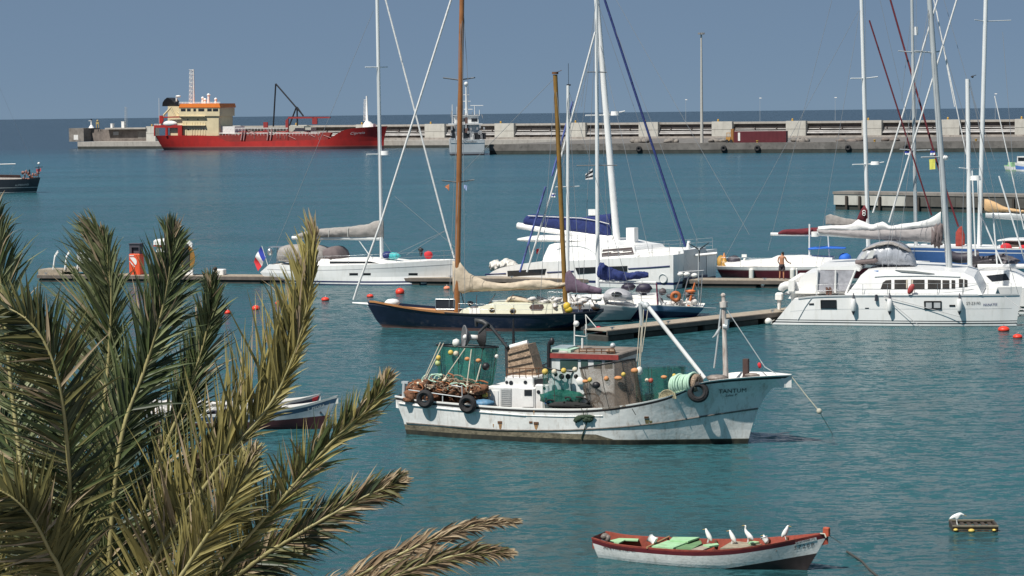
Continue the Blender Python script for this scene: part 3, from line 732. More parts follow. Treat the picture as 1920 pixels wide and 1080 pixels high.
vb('rescue_boat_pod',889,911,249,261,2.5,4,BLACK); vb('stair_tower',872,877,220,249,4.4,.3,mat('brown_mast',(.12,.07,.06)))
m=MB(); m.tube([vp(874,160,10),vp(875,216,10)],[.2,.4],8)
for x0_,x1_,y_ in ((869,880,178),(866,882,190),(870,886,205),(882,906,198)): m.tube([vp(x0_,y_,10),vp(x1_,y_,10)],.1,5)
for x,t,b in ((848,196,232),(857,200,232),(890,199,217),(899,206,217)): m.tube([vp(x,t,9),vp(x,b,9)],.12,5)
m.ell(vp(874,157.5,10),.6,10,8); m.build('mast',PW,pv)
m=MB(); rg=random.Random(4)
for k in range(26):
    x=rg.uniform(843,908); b=rg.uniform(236,262); p=vp(x,b,2); m.bx(2,2.4,p.y-.2,p.y+.25,p.z-.3,p.z+rg.uniform(.1,.9))
for k in range(14):
    x=rg.uniform(843,906); p=vp(x,rg.uniform(206,231),6); m.tube([p,p+Vector((0,0,-rg.uniform(.5,1.5)))],.1,5)
m.build('deck_gear',mat('mixed_grey_gear',(.3,.3,.31),var=.6,scale=.8),pv)
vs,fs=text_mesh('Condor',1.1,.2); a=vp(868,267.5,-.3); m=MB(); m.add([Vector((-.36,a.y-v.x*1.0,a.z+v.y*.8)) for v in vs],fs); m.build('lettering',BLACK,pv)

# ------------------------------------------------------------------ inner mole with timber fender piles
ML=frame2((1563,393),(1915,401)); 
zt=ML.L(1563,359).z; xe=ML.L(2000,380).x
ml=thing('stone_mole','low concrete mole with dark timber piles behind the catamaran masts','wall',ML,(5,2,0))
m=MB(); m.bx(.15,xe,.15,2.9,-1,.55); m.build('wet_foot',WETCONC,ml)
CONCM=mat('shaded_mole_concrete',(.085,.08,.072),rough=.9,var=.35,scale=.6,dirt=(.05,.05,.045),dirt_amt=.6,dscale=(.3,.3,.15))
x=0; k=0
while x<xe:
    L_=3.1; m=MB(); m.bx(x+.02,min(x+L_,xe)-.02,0,3,.56,zt-.3); m.build('wall_block',CONCP if k<3 else CONCM,ml); x+=L_; k+=1  # right-hand blocks darkened in colour for shade, first ones left pale as lit
m=MB(); m.bx(-.08,xe,-.08,3.1,zt-.29,zt); m.build('coping',CONCD,ml)
for px in (1587,1611.5,1627,1649,1722,1838,1900):
    p=ML.L(px,372,-.2); m=MB(); m.bx(p.x-.13,p.x+.13,-.28,-.085,.1,zt-.45); m.build('fender_pile',DARKWOOD,ml)
# ------------------------------------------------------------------ far small boats
G=frame2((1882,320.5),(1945,322)); m_=thing('green_fishing_skiff','faded green open skiff moored far off near the right edge','boat',G,(1,0,0))
hh=Hull([(-.2,1.0),(2.5,.85),(5.4,1.2)],[(-.3,5),(0,5.1),(1.2,5.5)],[(-.3,.1),(0,0),(1,-.25)],.9,[(0,.7),(.4,1),(.8,.7),(1,.05)],[(0,.5),(.4,.9),(.8,.5),(1,.02)],bottom=-.3,yc=.9)
m=MB(); hh.build(m,[('s',0),('s',.12),('w',.25),('w',-.3)],[0,1,2],deckdrop=.35,deck_mi=1); m.build('hull',[MINT,OLDWHITE,mat('pale_green',(.3,.42,.3))],m_)
m=MB(); m.bx(.6,1.5,.4,1.3,.6,1.5); m.build('engine_box',MINT,m_)
G2=frame2((1902,321.5),(1960,323)); m_=thing('blue_white_launch','small white launch with a blue striped side at the right edge','boat',G2,(1,0,0))
hh=Hull([(-.2,1.5),(3,1.35),(6,1.7)],[(-.3,5.2),(0,5.4),(1.7,6)],[(-.3,.1),(0,0),(1.5,-.2)],1.1,[(0,.8),(.4,1),(.8,.7),(1,.05)],[(0,.6),(.4,.9),(.8,.5),(1,.02)],bottom=-.3,yc=1.1)
m=MB(); hh.build(m,[('s',0),('s',.45),('w',.35),('w',-.3)],[0,1,0],deckdrop=.2,deck_mi=0); m.build('hull',[OLDWHITE,mat('blue_side_band',(.10,.22,.55))],m_)
m=MB(); m.bx(.3,2.6,.3,1.9,1.3,2.6); m.build('cabin',OLDWHITE,m_); m=MB(); m.bx(.6,2.2,.27,.3,1.8,2.4); m.build('window',GLASS,m_)

# schooner at the left edge
SC=frame2((73,361.5),(-150,366)); s_=1
scn=thing('black_ketch','black hulled ketch with crowded stern rails at the left edge of the harbour','sailboat',SC,(1,-1.8,0))
def sc(px,py): p=SC.L(px,py,0); return (p.x,p.z)
h=Hull([sc(76,333),sc(30,336),sc(-30,336),sc(-150,328),sc(-170,326)],[(-1,sc(-148,366)[0]),(0,sc(-150,366)[0]),(sc(-150,328)[1],sc(-175,328)[0])],[(-1,1),(0,.3),(sc(76,333)[1],sc(76,333)[0])],1.9,[(0,.75),(.3,1),(.7,.9),(1,.03)],[(0,.45),(.3,.9),(.7,.75),(1,.01)],yc=-1.9,bottom=-.8)
m=MB(); h.build(m,[('s',0),('s',.1),('w',.85),('w',.8),('w',.16),('w',.08),('w',-.8)],[0,0,1,0,1,0],deckdrop=.1,deck_mi=2); m.build('hull',[mat('slate_black_hull',(.035,.04,.05),rough=.4,var=.25,scale=2),OLDWHITE,TEAK],scn)
m=MB(); c=Cabin(0,1.2,1,1.2,-1.9); c.build(m,SC,[(-60,337),(42,337),(40,333.5),(-60,332)],1); m.build('coachroof',OLDWHITE,scn)
m=MB(); c.build(m,SC,[(-60,331.9),(40,333),(38,328.5),(-60,327)],1); m.build('deck_cargo',mat('dark_brown_cover',(.06,.035,.03),var=.5),scn)
spar('boom',scn,SC,(-60,310),(29,307.5),.09,WHITE,-1.9)
spar('mast',scn,SC,(-60,20),(-62,332),.11,WOODMAST,-1.9)
lines('rigging',scn,SC,[((28,309),(1,370)),((24,312),(16,330)),((-60,30),(72,330)),((-60,30),(-165,326))],.012,WIRE,-1.9)
m=MB(); rg=random.Random(8)
for k in range(22):
    p=SC.L(rg.uniform(42,74),rg.uniform(322,336),-rg.uniform(.4,3)); m.ell(p,(rg.uniform(.1,.3),.15,rg.uniform(.1,.35)),7,5)
m.build('stern_gear',mat('mixed_gear',(.25,.12,.10),var=.9,scale=3),scn)
m=MB(); p=SC.L(72,333,-1.9); m.tube([p,SC.L(73,311,-1.9)],.05,6); m.tube([SC.L(66,314,-1.9),SC.L(80,313,-1.9)],.04,5); m.tube([SC.L(56,334,-1.0),SC.L(55,318,-1.0)],.12,6); m.build('stern_post',BLACK,scn)
m=MB(); m.ell(SC.L(72.8,306.5,-1.9),.2,10,8); m.build('radar_dome',WHITE,scn)
m=MB(); m.sheet(lambda u,v: SC.L(68+u*9,316+v*6+math.sin(u*5)*.8,-1.9+.05*math.sin(u*7)),8,4,.01); m.solo('red_flag',mat('red_white_cloth',(.45,.10,.12),var=.6,scale=6),'small red and white flag at the stern of the black ketch','flag',SC)
letter_on_hull(h,SC,'ALMERAND',(28,349.3),(54,347.3),3.2,1,scn,GREYALU,.03)
# ------------------------------------------------------------------ pontoons
def S(fr,pts,y=0): return [(lambda p:(p.x,p.z))(fr.L(a,b,y)) for a,b in pts]
def PR(fr,pts,y=0): return [(lambda p:(p.z,p.x))(fr.L(a,b,y)) for a,b in pts]
def pontoon(name,label,fr,x0,x1,wd,zt,fl=2.6,board=.14,dark=False):
    t=thing(name,label,'pontoon',fr,((x0+x1)/2,wd/2,0))
    m=MB(); x=x0; rg=random.Random(int(x1*10))
    while x<x1:
        m.bx(x,min(x+board-.012,x1),0,wd,zt-.05+rg.uniform(0,.008),zt); x+=board
    m.build('deck_boards',PLANK,t,kind='stuff')
    for y0,y1 in ((-.07,-.005),(wd+.005,wd+.07)):
        m=MB(); m.bx(x0,x1,y0,y1,zt-.24,zt-.03); m.build('edge_beam',mat('grey_edge_beam',(.13,.11,.095),rough=.9,var=.35,scale=2),t)
    x=x0+.1
    while x<x1-.5:
        m=MB(); m.rbx(x,min(x+fl,x1-.05),.03,wd-.03,-.35,zt-.25,.06); m.build('float',mat('dark_float',(.045,.045,.04),rough=.9,var=.5,scale=2),t); x+=fl+.45
    x=x0+.6
    while x<x1:
        m=MB(); m.tube([(x,.16,zt),(x,.16,zt+.1)],.05,6); m.bx(x-.14,x+.14,.13,.19,zt+.1,zt+.14); m.build('cleat',STEEL,t); x+=4.2
    return t
MP=frame2((70,528.5),(1515,541))
xe=MP.L(1512,530).x
pontoon('main_pontoon','long grey walkway pontoon running behind the moored yachts',MP,0,xe,1.9,.5,5.2)
fa=W(1137,620,.55); fb=W(1475,583.5,.55); FP=Frame((fa.x,fa.y,0),math.atan2(fb.y-fa.y,fb.x-fa.x)); fl_=(fb-fa).length
pontoon('finger_pontoon','slanting timber finger pontoon leading to the big white catamaran',FP,0,fl_+6,1.5,.55,2.0)
for k,(px,lab) in enumerate(((1292,'near the middle of'),(1415,'towards the far end of'))):
    pass
# gangway, pump, kiosk, box on the main pontoon
a=MP.L(95,513,1).x; b=MP.L(195,513,1).x; t=thing('gangway_ramp','pale timber gangway with white handrails on the left end of the main pontoon','gangway',MP,((a+b)/2,1.2,.51))
m=MB(); m.bx(a-.6,a+1.2,.3,2,.51,.85); m.bx(a+1.2,b,.4,1.9,.7,.95); m.build('ramp',PLANK,t)
for px in (100,122,145,170,190):
    for y in (.35,1.95):
        p=MP.L(px,508,y); m=MB(); m.tube([(p.x,y,.85),(p.x+.15,y,1.7),(p.x+.4,y,2.05)],.05,6); m.build('handrail_post',WHITE2,t)
m=MB(); m.bx(a+1.6,b,1.9,1.96,1.0,1.95); m.build('mesh_side',GREYALU,t)
p=MP.L(242,506,.6); q=MP.L(262,472,.6); zt=MP.L(252,473,.6).z; zm=MP.L(252,476,.6).z
t=thing('fuel_dispenser','orange red fuel dispenser with a white emblem on the main pontoon','fuel pump',MP,((p.x+q.x)/2,1,.51))
m=MB(); m.rbx(p.x,q.x,.6,1.3,.51,zm,.05); m.build('cabinet',SIGNRED,t)
zt2=MP.L(252,458,.6).z
m=MB(); m.bx(p.x+.03,p.x+.2,.65,1.25,zm+.002,zt2); m.bx(q.x-.1,q.x-.03,.65,1.25,zm+.002,zt2); m.bx(p.x+.2,q.x-.1,.65,1.25,zt2-.22,zt2); m.bx(p.x-.02,q.x+.02,.6,1.3,zt2,zt2+.05); m.bx(p.x+.2,q.x-.1,.8,.9,zm+.002,zt2-.22); m.build('dark_head',mat('dark_grey_panel',(.07,.065,.08)),t)
m=MB(); cx,cz=p.x+.28,MP.L(250,491,.6).z
arc=[(cx+.32*math.cos(R(a_)),cz+.32*math.sin(R(a_))) for a_ in range(-70,100,12)]
m.prism([(cx-.2,cz+.30)]+arc[::-1][1:-2],.575,.597); m.bx(0,.55,.575,.597,-.03,.03,0,Matrix.Translation((cx-.22,0,cz+.05))@Matrix.Rotation(R(48),4,'Y')); m.bx(p.x+.06,p.x+.4,.575,.597,zm-.16,zm-.1); m.build('emblem',WHITE2,t)
# kiosk
p0,p1=MP.L(288,511,.5),MP.L(360,511,.5); zk=MP.L(320,462,.5).z; zr=MP.L(320,449,.5).z
t=thing('fuel_kiosk','white kiosk with orange stripe and rounded roof on the main pontoon','kiosk',MP,((p0.x+p1.x)/2,1.3,.51))
m=MB(); m.rbx(p0.x+.2,p1.x-1.9,.5,2.1,.51,zk,.08); m.build('wall',WHITE2,t)
m=MB(); m.bx(p0.x+.1,p1.x-1.8,.4,2.2,zk,zk+.1); m.build('orange_stripe',SIGNRED,t)
m=MB(); m.rbx(p0.x+.05,p1.x-1.75,.35,2.25,zk+.101,zr,.12); m.build('roof',WHITE,t)
m=MB(); m.bx(p0.x+.9,p1.x-2.6,.45,.497,1.3,2.1); m.build('window',GLASS,t)
zp=MP.L(345,450,.6).z
m=MB(); m.prism([(p1.x-1.7,.51),(p1.x,.51),(p1.x,zp-.25),(p1.x-.25,zp),(p1.x-1.4,zp),(p1.x-1.7,zp-.25)],.6,.75); m.build('side_panel',WHITE2,t)
c_=MP.L(350,484,.5); m=MB(); m.tube([(c_.x,.56,c_.z),(c_.x,.598,c_.z)],.58,24)
for v in m.v: v.z=c_.z+(v.z-c_.z)*1.5
m.build('oval_board',mat('amber_board',(.28,.14,.03),var=.5,scale=2),t)
c2=MP.L(349,474,.5); m=MB(); m.prism([(c2.x-.22,c2.z-1.2),(c2.x+.2,c2.z-1.2),(c2.x+.25,c2.z+.1),(c2.x+.14,c2.z+.15),(c2.x+.14,c2.z+.62),(c2.x-.14,c2.z+.62),(c2.x-.14,c2.z+.15),(c2.x-.3,c2.z+.05)],.52,.557); m.build('dark_print',mat('dark_print',(.035,.04,.04)),t)
p=MP.L(401,512,1); q=MP.L(419.5,505,1); m=MB(); m.rbx(p.x,q.x,.9,1.5,.51,q.z,.04); m.solo('dock_box',WHITE2,'small white locker box on the main pontoon','box',MP)
p=MP.L(404,517,.1); m=MB(); m.tube([(p.x,.1,.3),(p.x,.1,.95)],.12,8); m.ell((p.x,.1,1.0),.15,8,6); m.solo('mooring_post',DARKWOOD,'short dark mooring post at the pontoon edge','post',MP)

# ------------------------------------------------------------------ white monohull with taupe sail cover
MH=frame2((515,533),(857,537)); yc=1.9
t=thing('white_sloop','long white sloop with taupe sail cover on its boom and three dark hull windows','sailboat',MH,(6,yc,0))
h=Hull(S(MH,[(501,496),(560,498),(640,497),(720,494),(800,491),(862,488.5)]),[(-.5,MH.L(856,537,yc).x),(0,MH.L(858,537,yc).x)]+PR(MH,[(861,488.5)],yc),[(-.5,1.6),(0,.6)]+PR(MH,[(501,511),(503,496)],yc)[:1]+PR(MH,[(502,496)],0),1.95,[(0,.84),(.3,1),(.6,.94),(.85,.5),(1,.02)],[(0,.76),(.3,.97),(.6,.9),(.85,.44),(1,.01)],yc=yc,bottom=-.8)
m=MB(); h.build(m,[('s',0),('s',.06),('w',.27),('w',.16),('w',.07),('w',-.8)],[0,0,1,0,1],nu=60,deckdrop=.05,deck_mi=2); m.build('hull',[WHITE,NAVY2,WHITE2],t)
m=MB(); h.band(m,lambda u:h.zs(u)-.34,lambda u:h.zs(u)-.30,-1,.02,.97,.008); m.build('grey_line',GREYHULL,t)
for a,b in ((655,671),(679,695),(766,783)):
    m=MB(); patch(h,MH,[(a,512),(b,512),(b,516.5),(a,516.5)],-1,m); m.build('hull_window',GLASS,t)
m=MB(); patch(h,MH,[(557,508),(564,508),(564,512),(557,512)],-1,m); m.build('hull_window',GLASS,t)
c=Cabin(1.2,1.3,2.2,.9,yc); m=MB(); c.build(m,MH,[(585,499),(770,494.5),(735,489.5),(690,485),(600,485.5),(588,489)],-1); ck=m.build('coachroof',WHITE2,t)
m=MB(); patch(c,MH,[(618,490),(695,490.2),(711,493.8),(618,494.5)],-1,m,.01); m.build('coachroof_window',GLASS,ck)
m=MB(); bundle(MH,[(527,474),(533,462),(560,458),(590,459),(612,466),(622,482)],[(527,489),(560,492),(590,493),(622,494)],1.35,y=yc,mb=m,pw=.6,wr=.02); m.build('cockpit_tent',TAUPE,t)
m=MB(); bundle(MH,[(612,466),(630,461),(642,466),(650,484)],[(612,490),(650,489)],1.2,y=yc,mb=m,pw=.6,wr=.02,n=12); m.build('sprayhood',mat('dark_taupe_canvas',(.15,.12,.12),rough=.8,var=.25),t)
spar('mast',t,MH,(706,-60),(716,484),(.11,.14),ALU,yc)
spar('boom',t,MH,(548,446),(715,447),.13,ALU,yc)
m=bundle(MH,[(556,440),(580,432),(612,428),(650,425),(690,420),(704,414),(719,413)],[(556,446),(612,445),(690,445),(719,448)],.33,y=yc,seed=3,wr=.04); sc_=m.build('sail_cover',TAUPE,t)
lines('cover_ties',sc_,MH,[((616,429),(616,445)),((652,426),(652,444))],.02,ROPEW,yc-.36)
m=MB()
for py,wd in ((126,1.6),(289,1.2)):
    p=MH.L(711,py,yc); m.tube([p+Vector((-.7,-wd*.5,0)),p,p+Vector((.3,wd*.5,.02))],.035,5)
m.build('spreader',ALU,t)
p=MH.L(722,288,yc); m=MB(); m.tube([p+Vector((0,0,-.1)),p+Vector((0,0,.18))],[.3,.27],14); m.build('radar_dome',WHITE,t)
lines('headsail_furl',t,MH,[((718,-20),(836,430)),((836,430),(852,484))],.065,SAILW,yc)
lines('rigging',t,MH,[((700,20),(505,492)),((710,0),(716,484),yc-1.8,yc-1.6),((836,432),(745,475)),((836,432),(762,478)),((740,368),(855,465)),((852,484),(862,488)),((719,452),(740,482)),((708,126),(712,480),yc-1.2,yc-1.7)],.014,WIRE,yc)
lines('boom_vang',t,MH,[((673,451),(698,486))],.035,ALU,yc)
m=stanchions(MH,h,[.05,.18,.32,.45,.58,.7,.82,.93,.985],-1,.62); m.build('guard_rail',STEEL,t)
m=MB(); p=MH.L(520,462,yc); m.tube([MH.L(519,495,yc),p],.04,6); m.bx(p.x-.5,p.x+.6,yc-.4,yc+.4,p.z-.06,p.z); m.ell(MH.L(506,472,yc-.6),(.2,.2,.26),8,6); m.build('stern_arch',STEEL,t)
def flag(name,label,fr,pts,cols,y=0,staff=None,amp=.08,grp=None,vert=True):
    """pts: px of hoist top, fly top, fly bottom, hoist bottom ; cols: list of materials in strips along the fly (vert) or across"""
    a,b,c_,d=[fr.L(*p,y) for p in pts]
    t=thing(name,label,'flag',fr,(a.x,y,min(d.z,c_.z)),grp); n=len(cols)
    for k,mm in enumerate(cols):
        m=MB()
        def fn(u,v):
            uu=(k+u)/n
            s_,r_=(uu,v) if vert else (v,uu)
            p=a.lerp(b,s_).lerp(d.lerp(c_,s_),r_); return p+Vector((0,amp*math.sin(s_*8+r_*3),0))
        m.sheet(fn,4,6,.006); m.build('stripe',mm,t)
    if staff:
        m=MB(); m.tube([fr.L(*staff[0],y),fr.L(*staff[1],y)],.02,5); m.build('staff',WHITE2,t)
    return t
FRW=mat('flag_white',(.75,.75,.75),rough=.9); FRB=mat('flag_blue',(.02,.04,.30),rough=.9); FRR=mat('flag_red',(.55,.03,.04),rough=.9)
flag('tricolour_flag','blue white and red flag on a stern staff of the white sloop',MH,[(488,462),(475,491),(485,508),(499,482)],[FRB,FRW,FRR],yc,((491,461),(503,500)),.10,vert=True)
m=MB(); m.ell(MH.L(735,480,yc-.5),(.62,.3,.22),10,6,noise=.2); m.solo('turquoise_towel',TURQ,'turquoise towel heaped on the foredeck of the white sloop','towel',MH)
m=MB(); m.ell(MH.L(726,478.5,yc-.6),(.35,.3,.25),9,6,noise=.15); m.solo('blue_bag',BLUECLOTH,'dark blue bag beside the turquoise towel','bag',MH)
m=MB(); m.ell(MH.L(803,478,yc),(.3,.25,.25),9,6,noise=.15); m.solo('red_jerrycan',FRR,'red bag on the bow of the white sloop','bag',MH)
m=MB(); m.ell(MH.L(789,472,yc),(.12,.12,.3),7,6,noise=.2); m.ell(MH.L(789,468,yc),(.2,.15,.12),7,6); m.solo('dark_fender',BLACK,'dark bundle tied to the bow rail of the white sloop','bundle',MH)

# ------------------------------------------------------------------ catamaran with blue sail bag (stern to the right)
CT_=frame2((1263,542.5),(900,531.5)); y1=-.85; y2=-6.0; ym=(y1+y2)/2       # x towards the bow (left); far side is -y
t=thing('blue_bag_catamaran','white catamaran with a navy blue sail bag and slanted boom seen from its shaded stern','catamaran',CT_,(6,ym,0))
def cat_hull(fr,yc,near,B,shp,bow,stern,bottom=-.7):
    return Hull(shp,bow,stern,B,[(0,.9),(.3,1),(.6,.95),(.85,.6),(1,.05)],[(0,.7),(.3,.85),(.6,.75),(.85,.4),(1,.02)],yc=yc,bottom=bottom,flare=.6)
shp=S(CT_,[(1262,478),(1200,482),(1130,486),(1060,489),(1000,492),(960,498),(925,506),(896,523)])
bow=[(-.7,CT_.L(902,531,y1).x),(0,CT_.L(899,531,y1).x)]+PR(CT_,[(894,524)],y1)
stern=[(-.7,.9),(0,.1),(3,0)]
for k,yy in enumerate((y1,y2)):
    h=cat_hull(CT_,yy,k==0,.9,shp,bow,stern); m=MB(); h.build(m,[('s',0),('s',.08),('w',.42),('w',.25),('w',-.7)],[0,0,1,0],nu=50,deck_mi=0)
    m.build('hull',[WHITE,NAVY2],t)
    if k==0: hc=h
for q in ([(910,514.5),(949,513)],[(1026,511),(1076,508.6)],[(1178,504),(1215,502),(1256,499)]):
    m=MB(); m.tube([hc.on(CT_,a,b,1,.0) for a,b in q],.055,6); m.build('blue_stripe',NAVY2,t)
for q in ([(951,508),(1024,504),(1021,515),(952,519)],[(1078,502),(1176,498.5),(1176,509),(1083,514)]):
    m=MB(); patch(hc,CT_,q,1,m,.03); m.build('hull_window',GLASS,t)
p=hc.on(CT_,1243,522,1,.03); m=MB(); m.torus(p,.28,.035,(0,1,0),20,6); m.build('round_hatch',GREYALU,t)
zd=2.0
m=MB(); m.bx(.35,9.6,y2+.6,y1-.6,1.1,2.35); m.build('bridge_deck',WHITE2,t)
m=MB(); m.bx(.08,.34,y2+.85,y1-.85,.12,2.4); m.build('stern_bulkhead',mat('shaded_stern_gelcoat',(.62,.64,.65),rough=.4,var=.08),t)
m=MB(); m.bx(-.05,.06,y2+.9,y1-.9,.42,.6); m.build('stern_stripe',NAVY2,t)
cc=Cabin(1.8,2.35,3.6,1.9,ym)
m=MB(); c_=cc.build(m,CT_,[(1016,491),(1020,480),(1026,466),(1030,459),(1040,456),(1100,452),(1130,452),(1168,461),(1188,464),(1196,479),(1192,484)],1); cb_=m.build('cabin',WHITE,t)
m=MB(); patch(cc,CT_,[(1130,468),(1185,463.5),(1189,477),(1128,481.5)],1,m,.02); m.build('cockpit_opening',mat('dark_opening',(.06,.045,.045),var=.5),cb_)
for a in (1140,1158,1174): m=MB(); patch(cc,CT_,[(a-12,473),(a+10,470.5),(a+10,472),(a-12,474.5)],1,m,.04); m.build('louvre',WHITE2,cb_)
# big arched window line
m=MB(); arc=[cc.on(CT_,1075+45*math.cos(R(a)),487-26*math.sin(R(a)),1,.02) for a in range(8,140,6)]; m.tube(arc,.03,5); m.build('arch_line',GREYALU,cb_)
m=MB(); bundle(CT_,[(984,445),(1010,441),(1050,441),(1110,445),(1128,449)],[(984,450),(1010,452),(1050,452),(1110,451),(1128,450.5)],2.0,y=ym,mb=m,pw=.6,wr=.0); m.build('bimini_roof',WHITE,t)
for px in (990,1040): spar('bimini_post',t,CT_,(px,450),(px+6,487),.05,STEEL,ym+1.6)
spar('boom',t,CT_,(971,423),(1150,448),.22,WHITE,ym)
m=bundle(CT_,[(982,413),(990,403),(1030,404),(1090,407),(1130,402),(1145,400.5)],[(982,420),(1050,429),(1100,437),(1150,445)],.34,y=ym,seed=8,wr=.02,pw=.75); sb=m.build('sail_bag',BLUECLOTH,t)
lines('bag_zip',sb,CT_,[((990,404.5),(1090,409)),((1090,409),(1120,414)),((1120,414),(1142,420))],.03,ROPEW,ym+.37)
m=MB(); p=CT_.L(1113,398,ym); m.bx(p.x-.35,p.x+.3,ym-.2,ym+.2,p.z-.2,p.z+.2); m.build('mast_box',WHITE,t)
spar('mast',t,CT_,(1113,-70),(1159,480),(.17,.24),WHITE,ym)
m=MB(); a=CT_.L(1193,427,ym-.6); b=CT_.L(1185,462,ym-.6); m.bx(b.x-.32,b.x+.28,ym-.9,ym-.3,b.z,a.z); m.build('folded_panel',WHITE,t)
for py,w_ in ((216,1.4),):
    p=CT_.L(1136,py,ym); m=MB(); m.tube([p+Vector((.9,1.2,0)),p,p+Vector((-.8,-1.2,.25))],.05,6); m.build('spreader',WHITE,t)
p=CT_.L(1153,213,ym-.3); m=MB(); m.tube([p+Vector((0,0,-.12)),p+Vector((0,0,.15))],[.3,.26],14); m.build('radar_dome',WHITE,t)
lines('headsail_furl',t,CT_,[((1124,-30),(1285,462))],.085,BLUECLOTH,ym)
lines('rigging',t,CT_,[((1128,-10),(1310,456),ym,ym),((1120,60),(1220,486),ym,y1),((1122,60),(1005,492),ym,y1),((1150,-10),(1405,440),ym,ym)],.014,WIRE,ym)
spar('davit_post',t,CT_,(1292,452),(1287,480),.11,WHITE,ym)
spar('davit_bar',t,CT_,(1262,483),(1345,475),.09,WHITE,ym)
m=MB(); us=[.02,.1,.18,.26,.34]
m=stanchions(CT_,hc,us,1,.75,.016,m,(1,.66,.33)); h2=cat_hull(CT_,y2,False,.9,shp,bow,stern); stanchions(CT_,h2,us+[.45,.6],-1,.75,.016,m,(1,.66,.33)); m.build('guard_rail',STEEL,t)
m=MB()
bundle(CT_,[(921,499),(925,488),(938,491),(948,485),(958,488),(970,496)],[(921,507),(945,506),(970,503)],.55,y=ym+1.2,wr=.13,seed=77,mb=m)
m.solo('folded_tender',mat('white_pvc',(.6,.58,.54),var=.2,scale=4),'white folded tender heaped on the bow of the blue bag catamaran','tender',CT_)
flag('courtesy_flag','small red and white flag on the foredeck rail of the blue bag catamaran',CT_,[(1015,465),(1006,467),(1005,476),(1011,476)],[FRW,FRR],ym+1,None,.03)
# ------------------------------------------------------------------ maroon sloop behind the pontoon
MS=frame2((1350,526),(1600,527)); yc=1.8
t=thing('maroon_sloop','maroon hulled sloop with white deck moored behind the main pontoon','sailboat',MS,(6,yc,0))
h=Hull(S(MS,[(1340,500),(1420,501),(1505,500),(1640,496),(1700,493)]),[(-.6,13),(0,13.2),(1.6,14)],[(-.6,.6),(0,.1),(1.5,-.6)],1.9,[(0,.8),(.3,1),(.7,.9),(1,.03)],[(0,.5),(.3,.9),(.7,.7),(1,.01)],yc=yc,bottom=-.8)
m=MB(); h.build(m,[('s',0),('s',.18),('s',.24),('w',.15),('w',-.8)],[1,2,0,1],deckdrop=.05,deck_mi=1); m.build('hull',[MAROON,WHITE,mat('grey_trim',(.3,.28,.28))],t)
c=Cabin(1.2,1.3,2.2,1.0,yc); m=MB(); c.build(m,MS,[(1362,500),(1358,494),(1395,491.5),(1438,489),(1452,483),(1500,481),(1560,484),(1560,500)],-1); m.build('coachroof',WHITE2,t)
spar('mast',t,MS,(1614,-40),(1629,490),(.12,.15),ALU,yc)
spar('boom',t,MS,(1445,439),(1625,441),.11,WHITE,yc)
m=bundle(MS,[(1458,437),(1468,431),(1500,429),(1540,426),(1570,430),(1622,434)],[(1458,440),(1500,440.5),(1622,440.5)],.28,y=yc,seed=5,wr=.04); m.build('sail_cover',MAROONC,t)
m=bundle(MS,[(1606,412),(1614,394),(1622,384),(1629,386)],[(1606,416),(1629,417)],.2,y=yc,seed=6,n=12); hd=m.build('sail_head',MAROONC,t)
m=MB(); p=MS.L(1620,397,yc-.25); m.torus(p,.09,.03,(0,1,0),10,5); m.torus(p-Vector((0,0,.17)),.09,.03,(0,1,0),10,5); m.build('number_mark',WHITE2,hd)
p=MS.L(1628,308,yc); m=MB(); m.tube([p+Vector((-1.0,-.7,0)),p,p+Vector((1,.6,.12))],.04,5); p=MS.L(1622,147,yc); m.tube([p+Vector((-.9,-.7,0)),p,p+Vector((.8,.6,.1))],.04,5); m.build('spreader',ALU,t)
p=MS.L(1641,309,yc); m=MB(); m.tube([p,p+Vector((0,0,.22))],[.32,.28],12); m.build('radar_dome',WHITE,t)
lines('headsail_furl',t,MS,[((1630,38),(1747,404))],.055,MAROONC,yc)
lines('rigging',t,MS,[((1610,20),(1350,500)),((1622,0),(1628,490),yc-1.2,yc-1.6),((1560,0),(1440,470)),((1616,0),(1530,500),yc,yc-1.7),((1650,0),(1744,410))],.013,WIRE,yc)
m=stanchions(MS,h,[.03,.12,.22,.32,.42,.52],-1,.6); m.build('guard_rail',STEEL,t)
spar('radar_pole',t,MS,(1518,420),(1517.5,497),.06,ALU,yc-.5)
spar('radar_pole',t,MS,(1552,430),(1556,497),.05,ALU,yc-.5)
m=MB(); p=MS.L(1529,439,yc-.9); m.tube([p-Vector((0,0,.16)),p+Vector((0,0,.16))],.28,12); m.build('radar_drum',WHITE,t)
m=MB(); bundle(MS,[(1516,464),(1550,462),(1586,464)],[(1516,468),(1550,466),(1586,466)],1.0,y=yc,mb=m,wr=.0,pw=.7); m.build('bimini',BLUETARP,t)
m=MB(); m.ell(MS.L(1584,484,yc-.4),(.42,.5,.34),9,7,noise=.06); m.solo('blue_tarp_bundle',BLUETARP,'bright blue tarpaulin bundle in the cockpit of the maroon sloop','tarpaulin',MS)
m=MB(); m.ell(MS.L(1351,492,yc),(.25,.4,.45),9,6,noise=.2); m.ell(MS.L(1358,494,yc),(.25,.3,.35),9,6,noise=.2,seed=2); m.solo('yellow_lifejackets',mat('ochre_cloth',(.45,.25,.05),var=.4,scale=5),'ochre heap of life jackets on the stern of the maroon sloop','life jackets',MS)
m=MB(); m.tube([MS.L(1356,494,yc),MS.L(1358,484,yc),MS.L(1358,474,yc)],[.2,.15,.03],8); m.solo('orange_danbuoy',ORANGEF,'small orange cone flag on the stern of the maroon sloop','marker',MS)
m=MB(); m.ell(MS.L(1376,489,yc),(.45,.4,.34),9,6,noise=.2); m.solo('dark_cover',mat('charcoal_cover',(.04,.035,.05)),'charcoal covered heap beside the ochre life jackets','cover',MS)
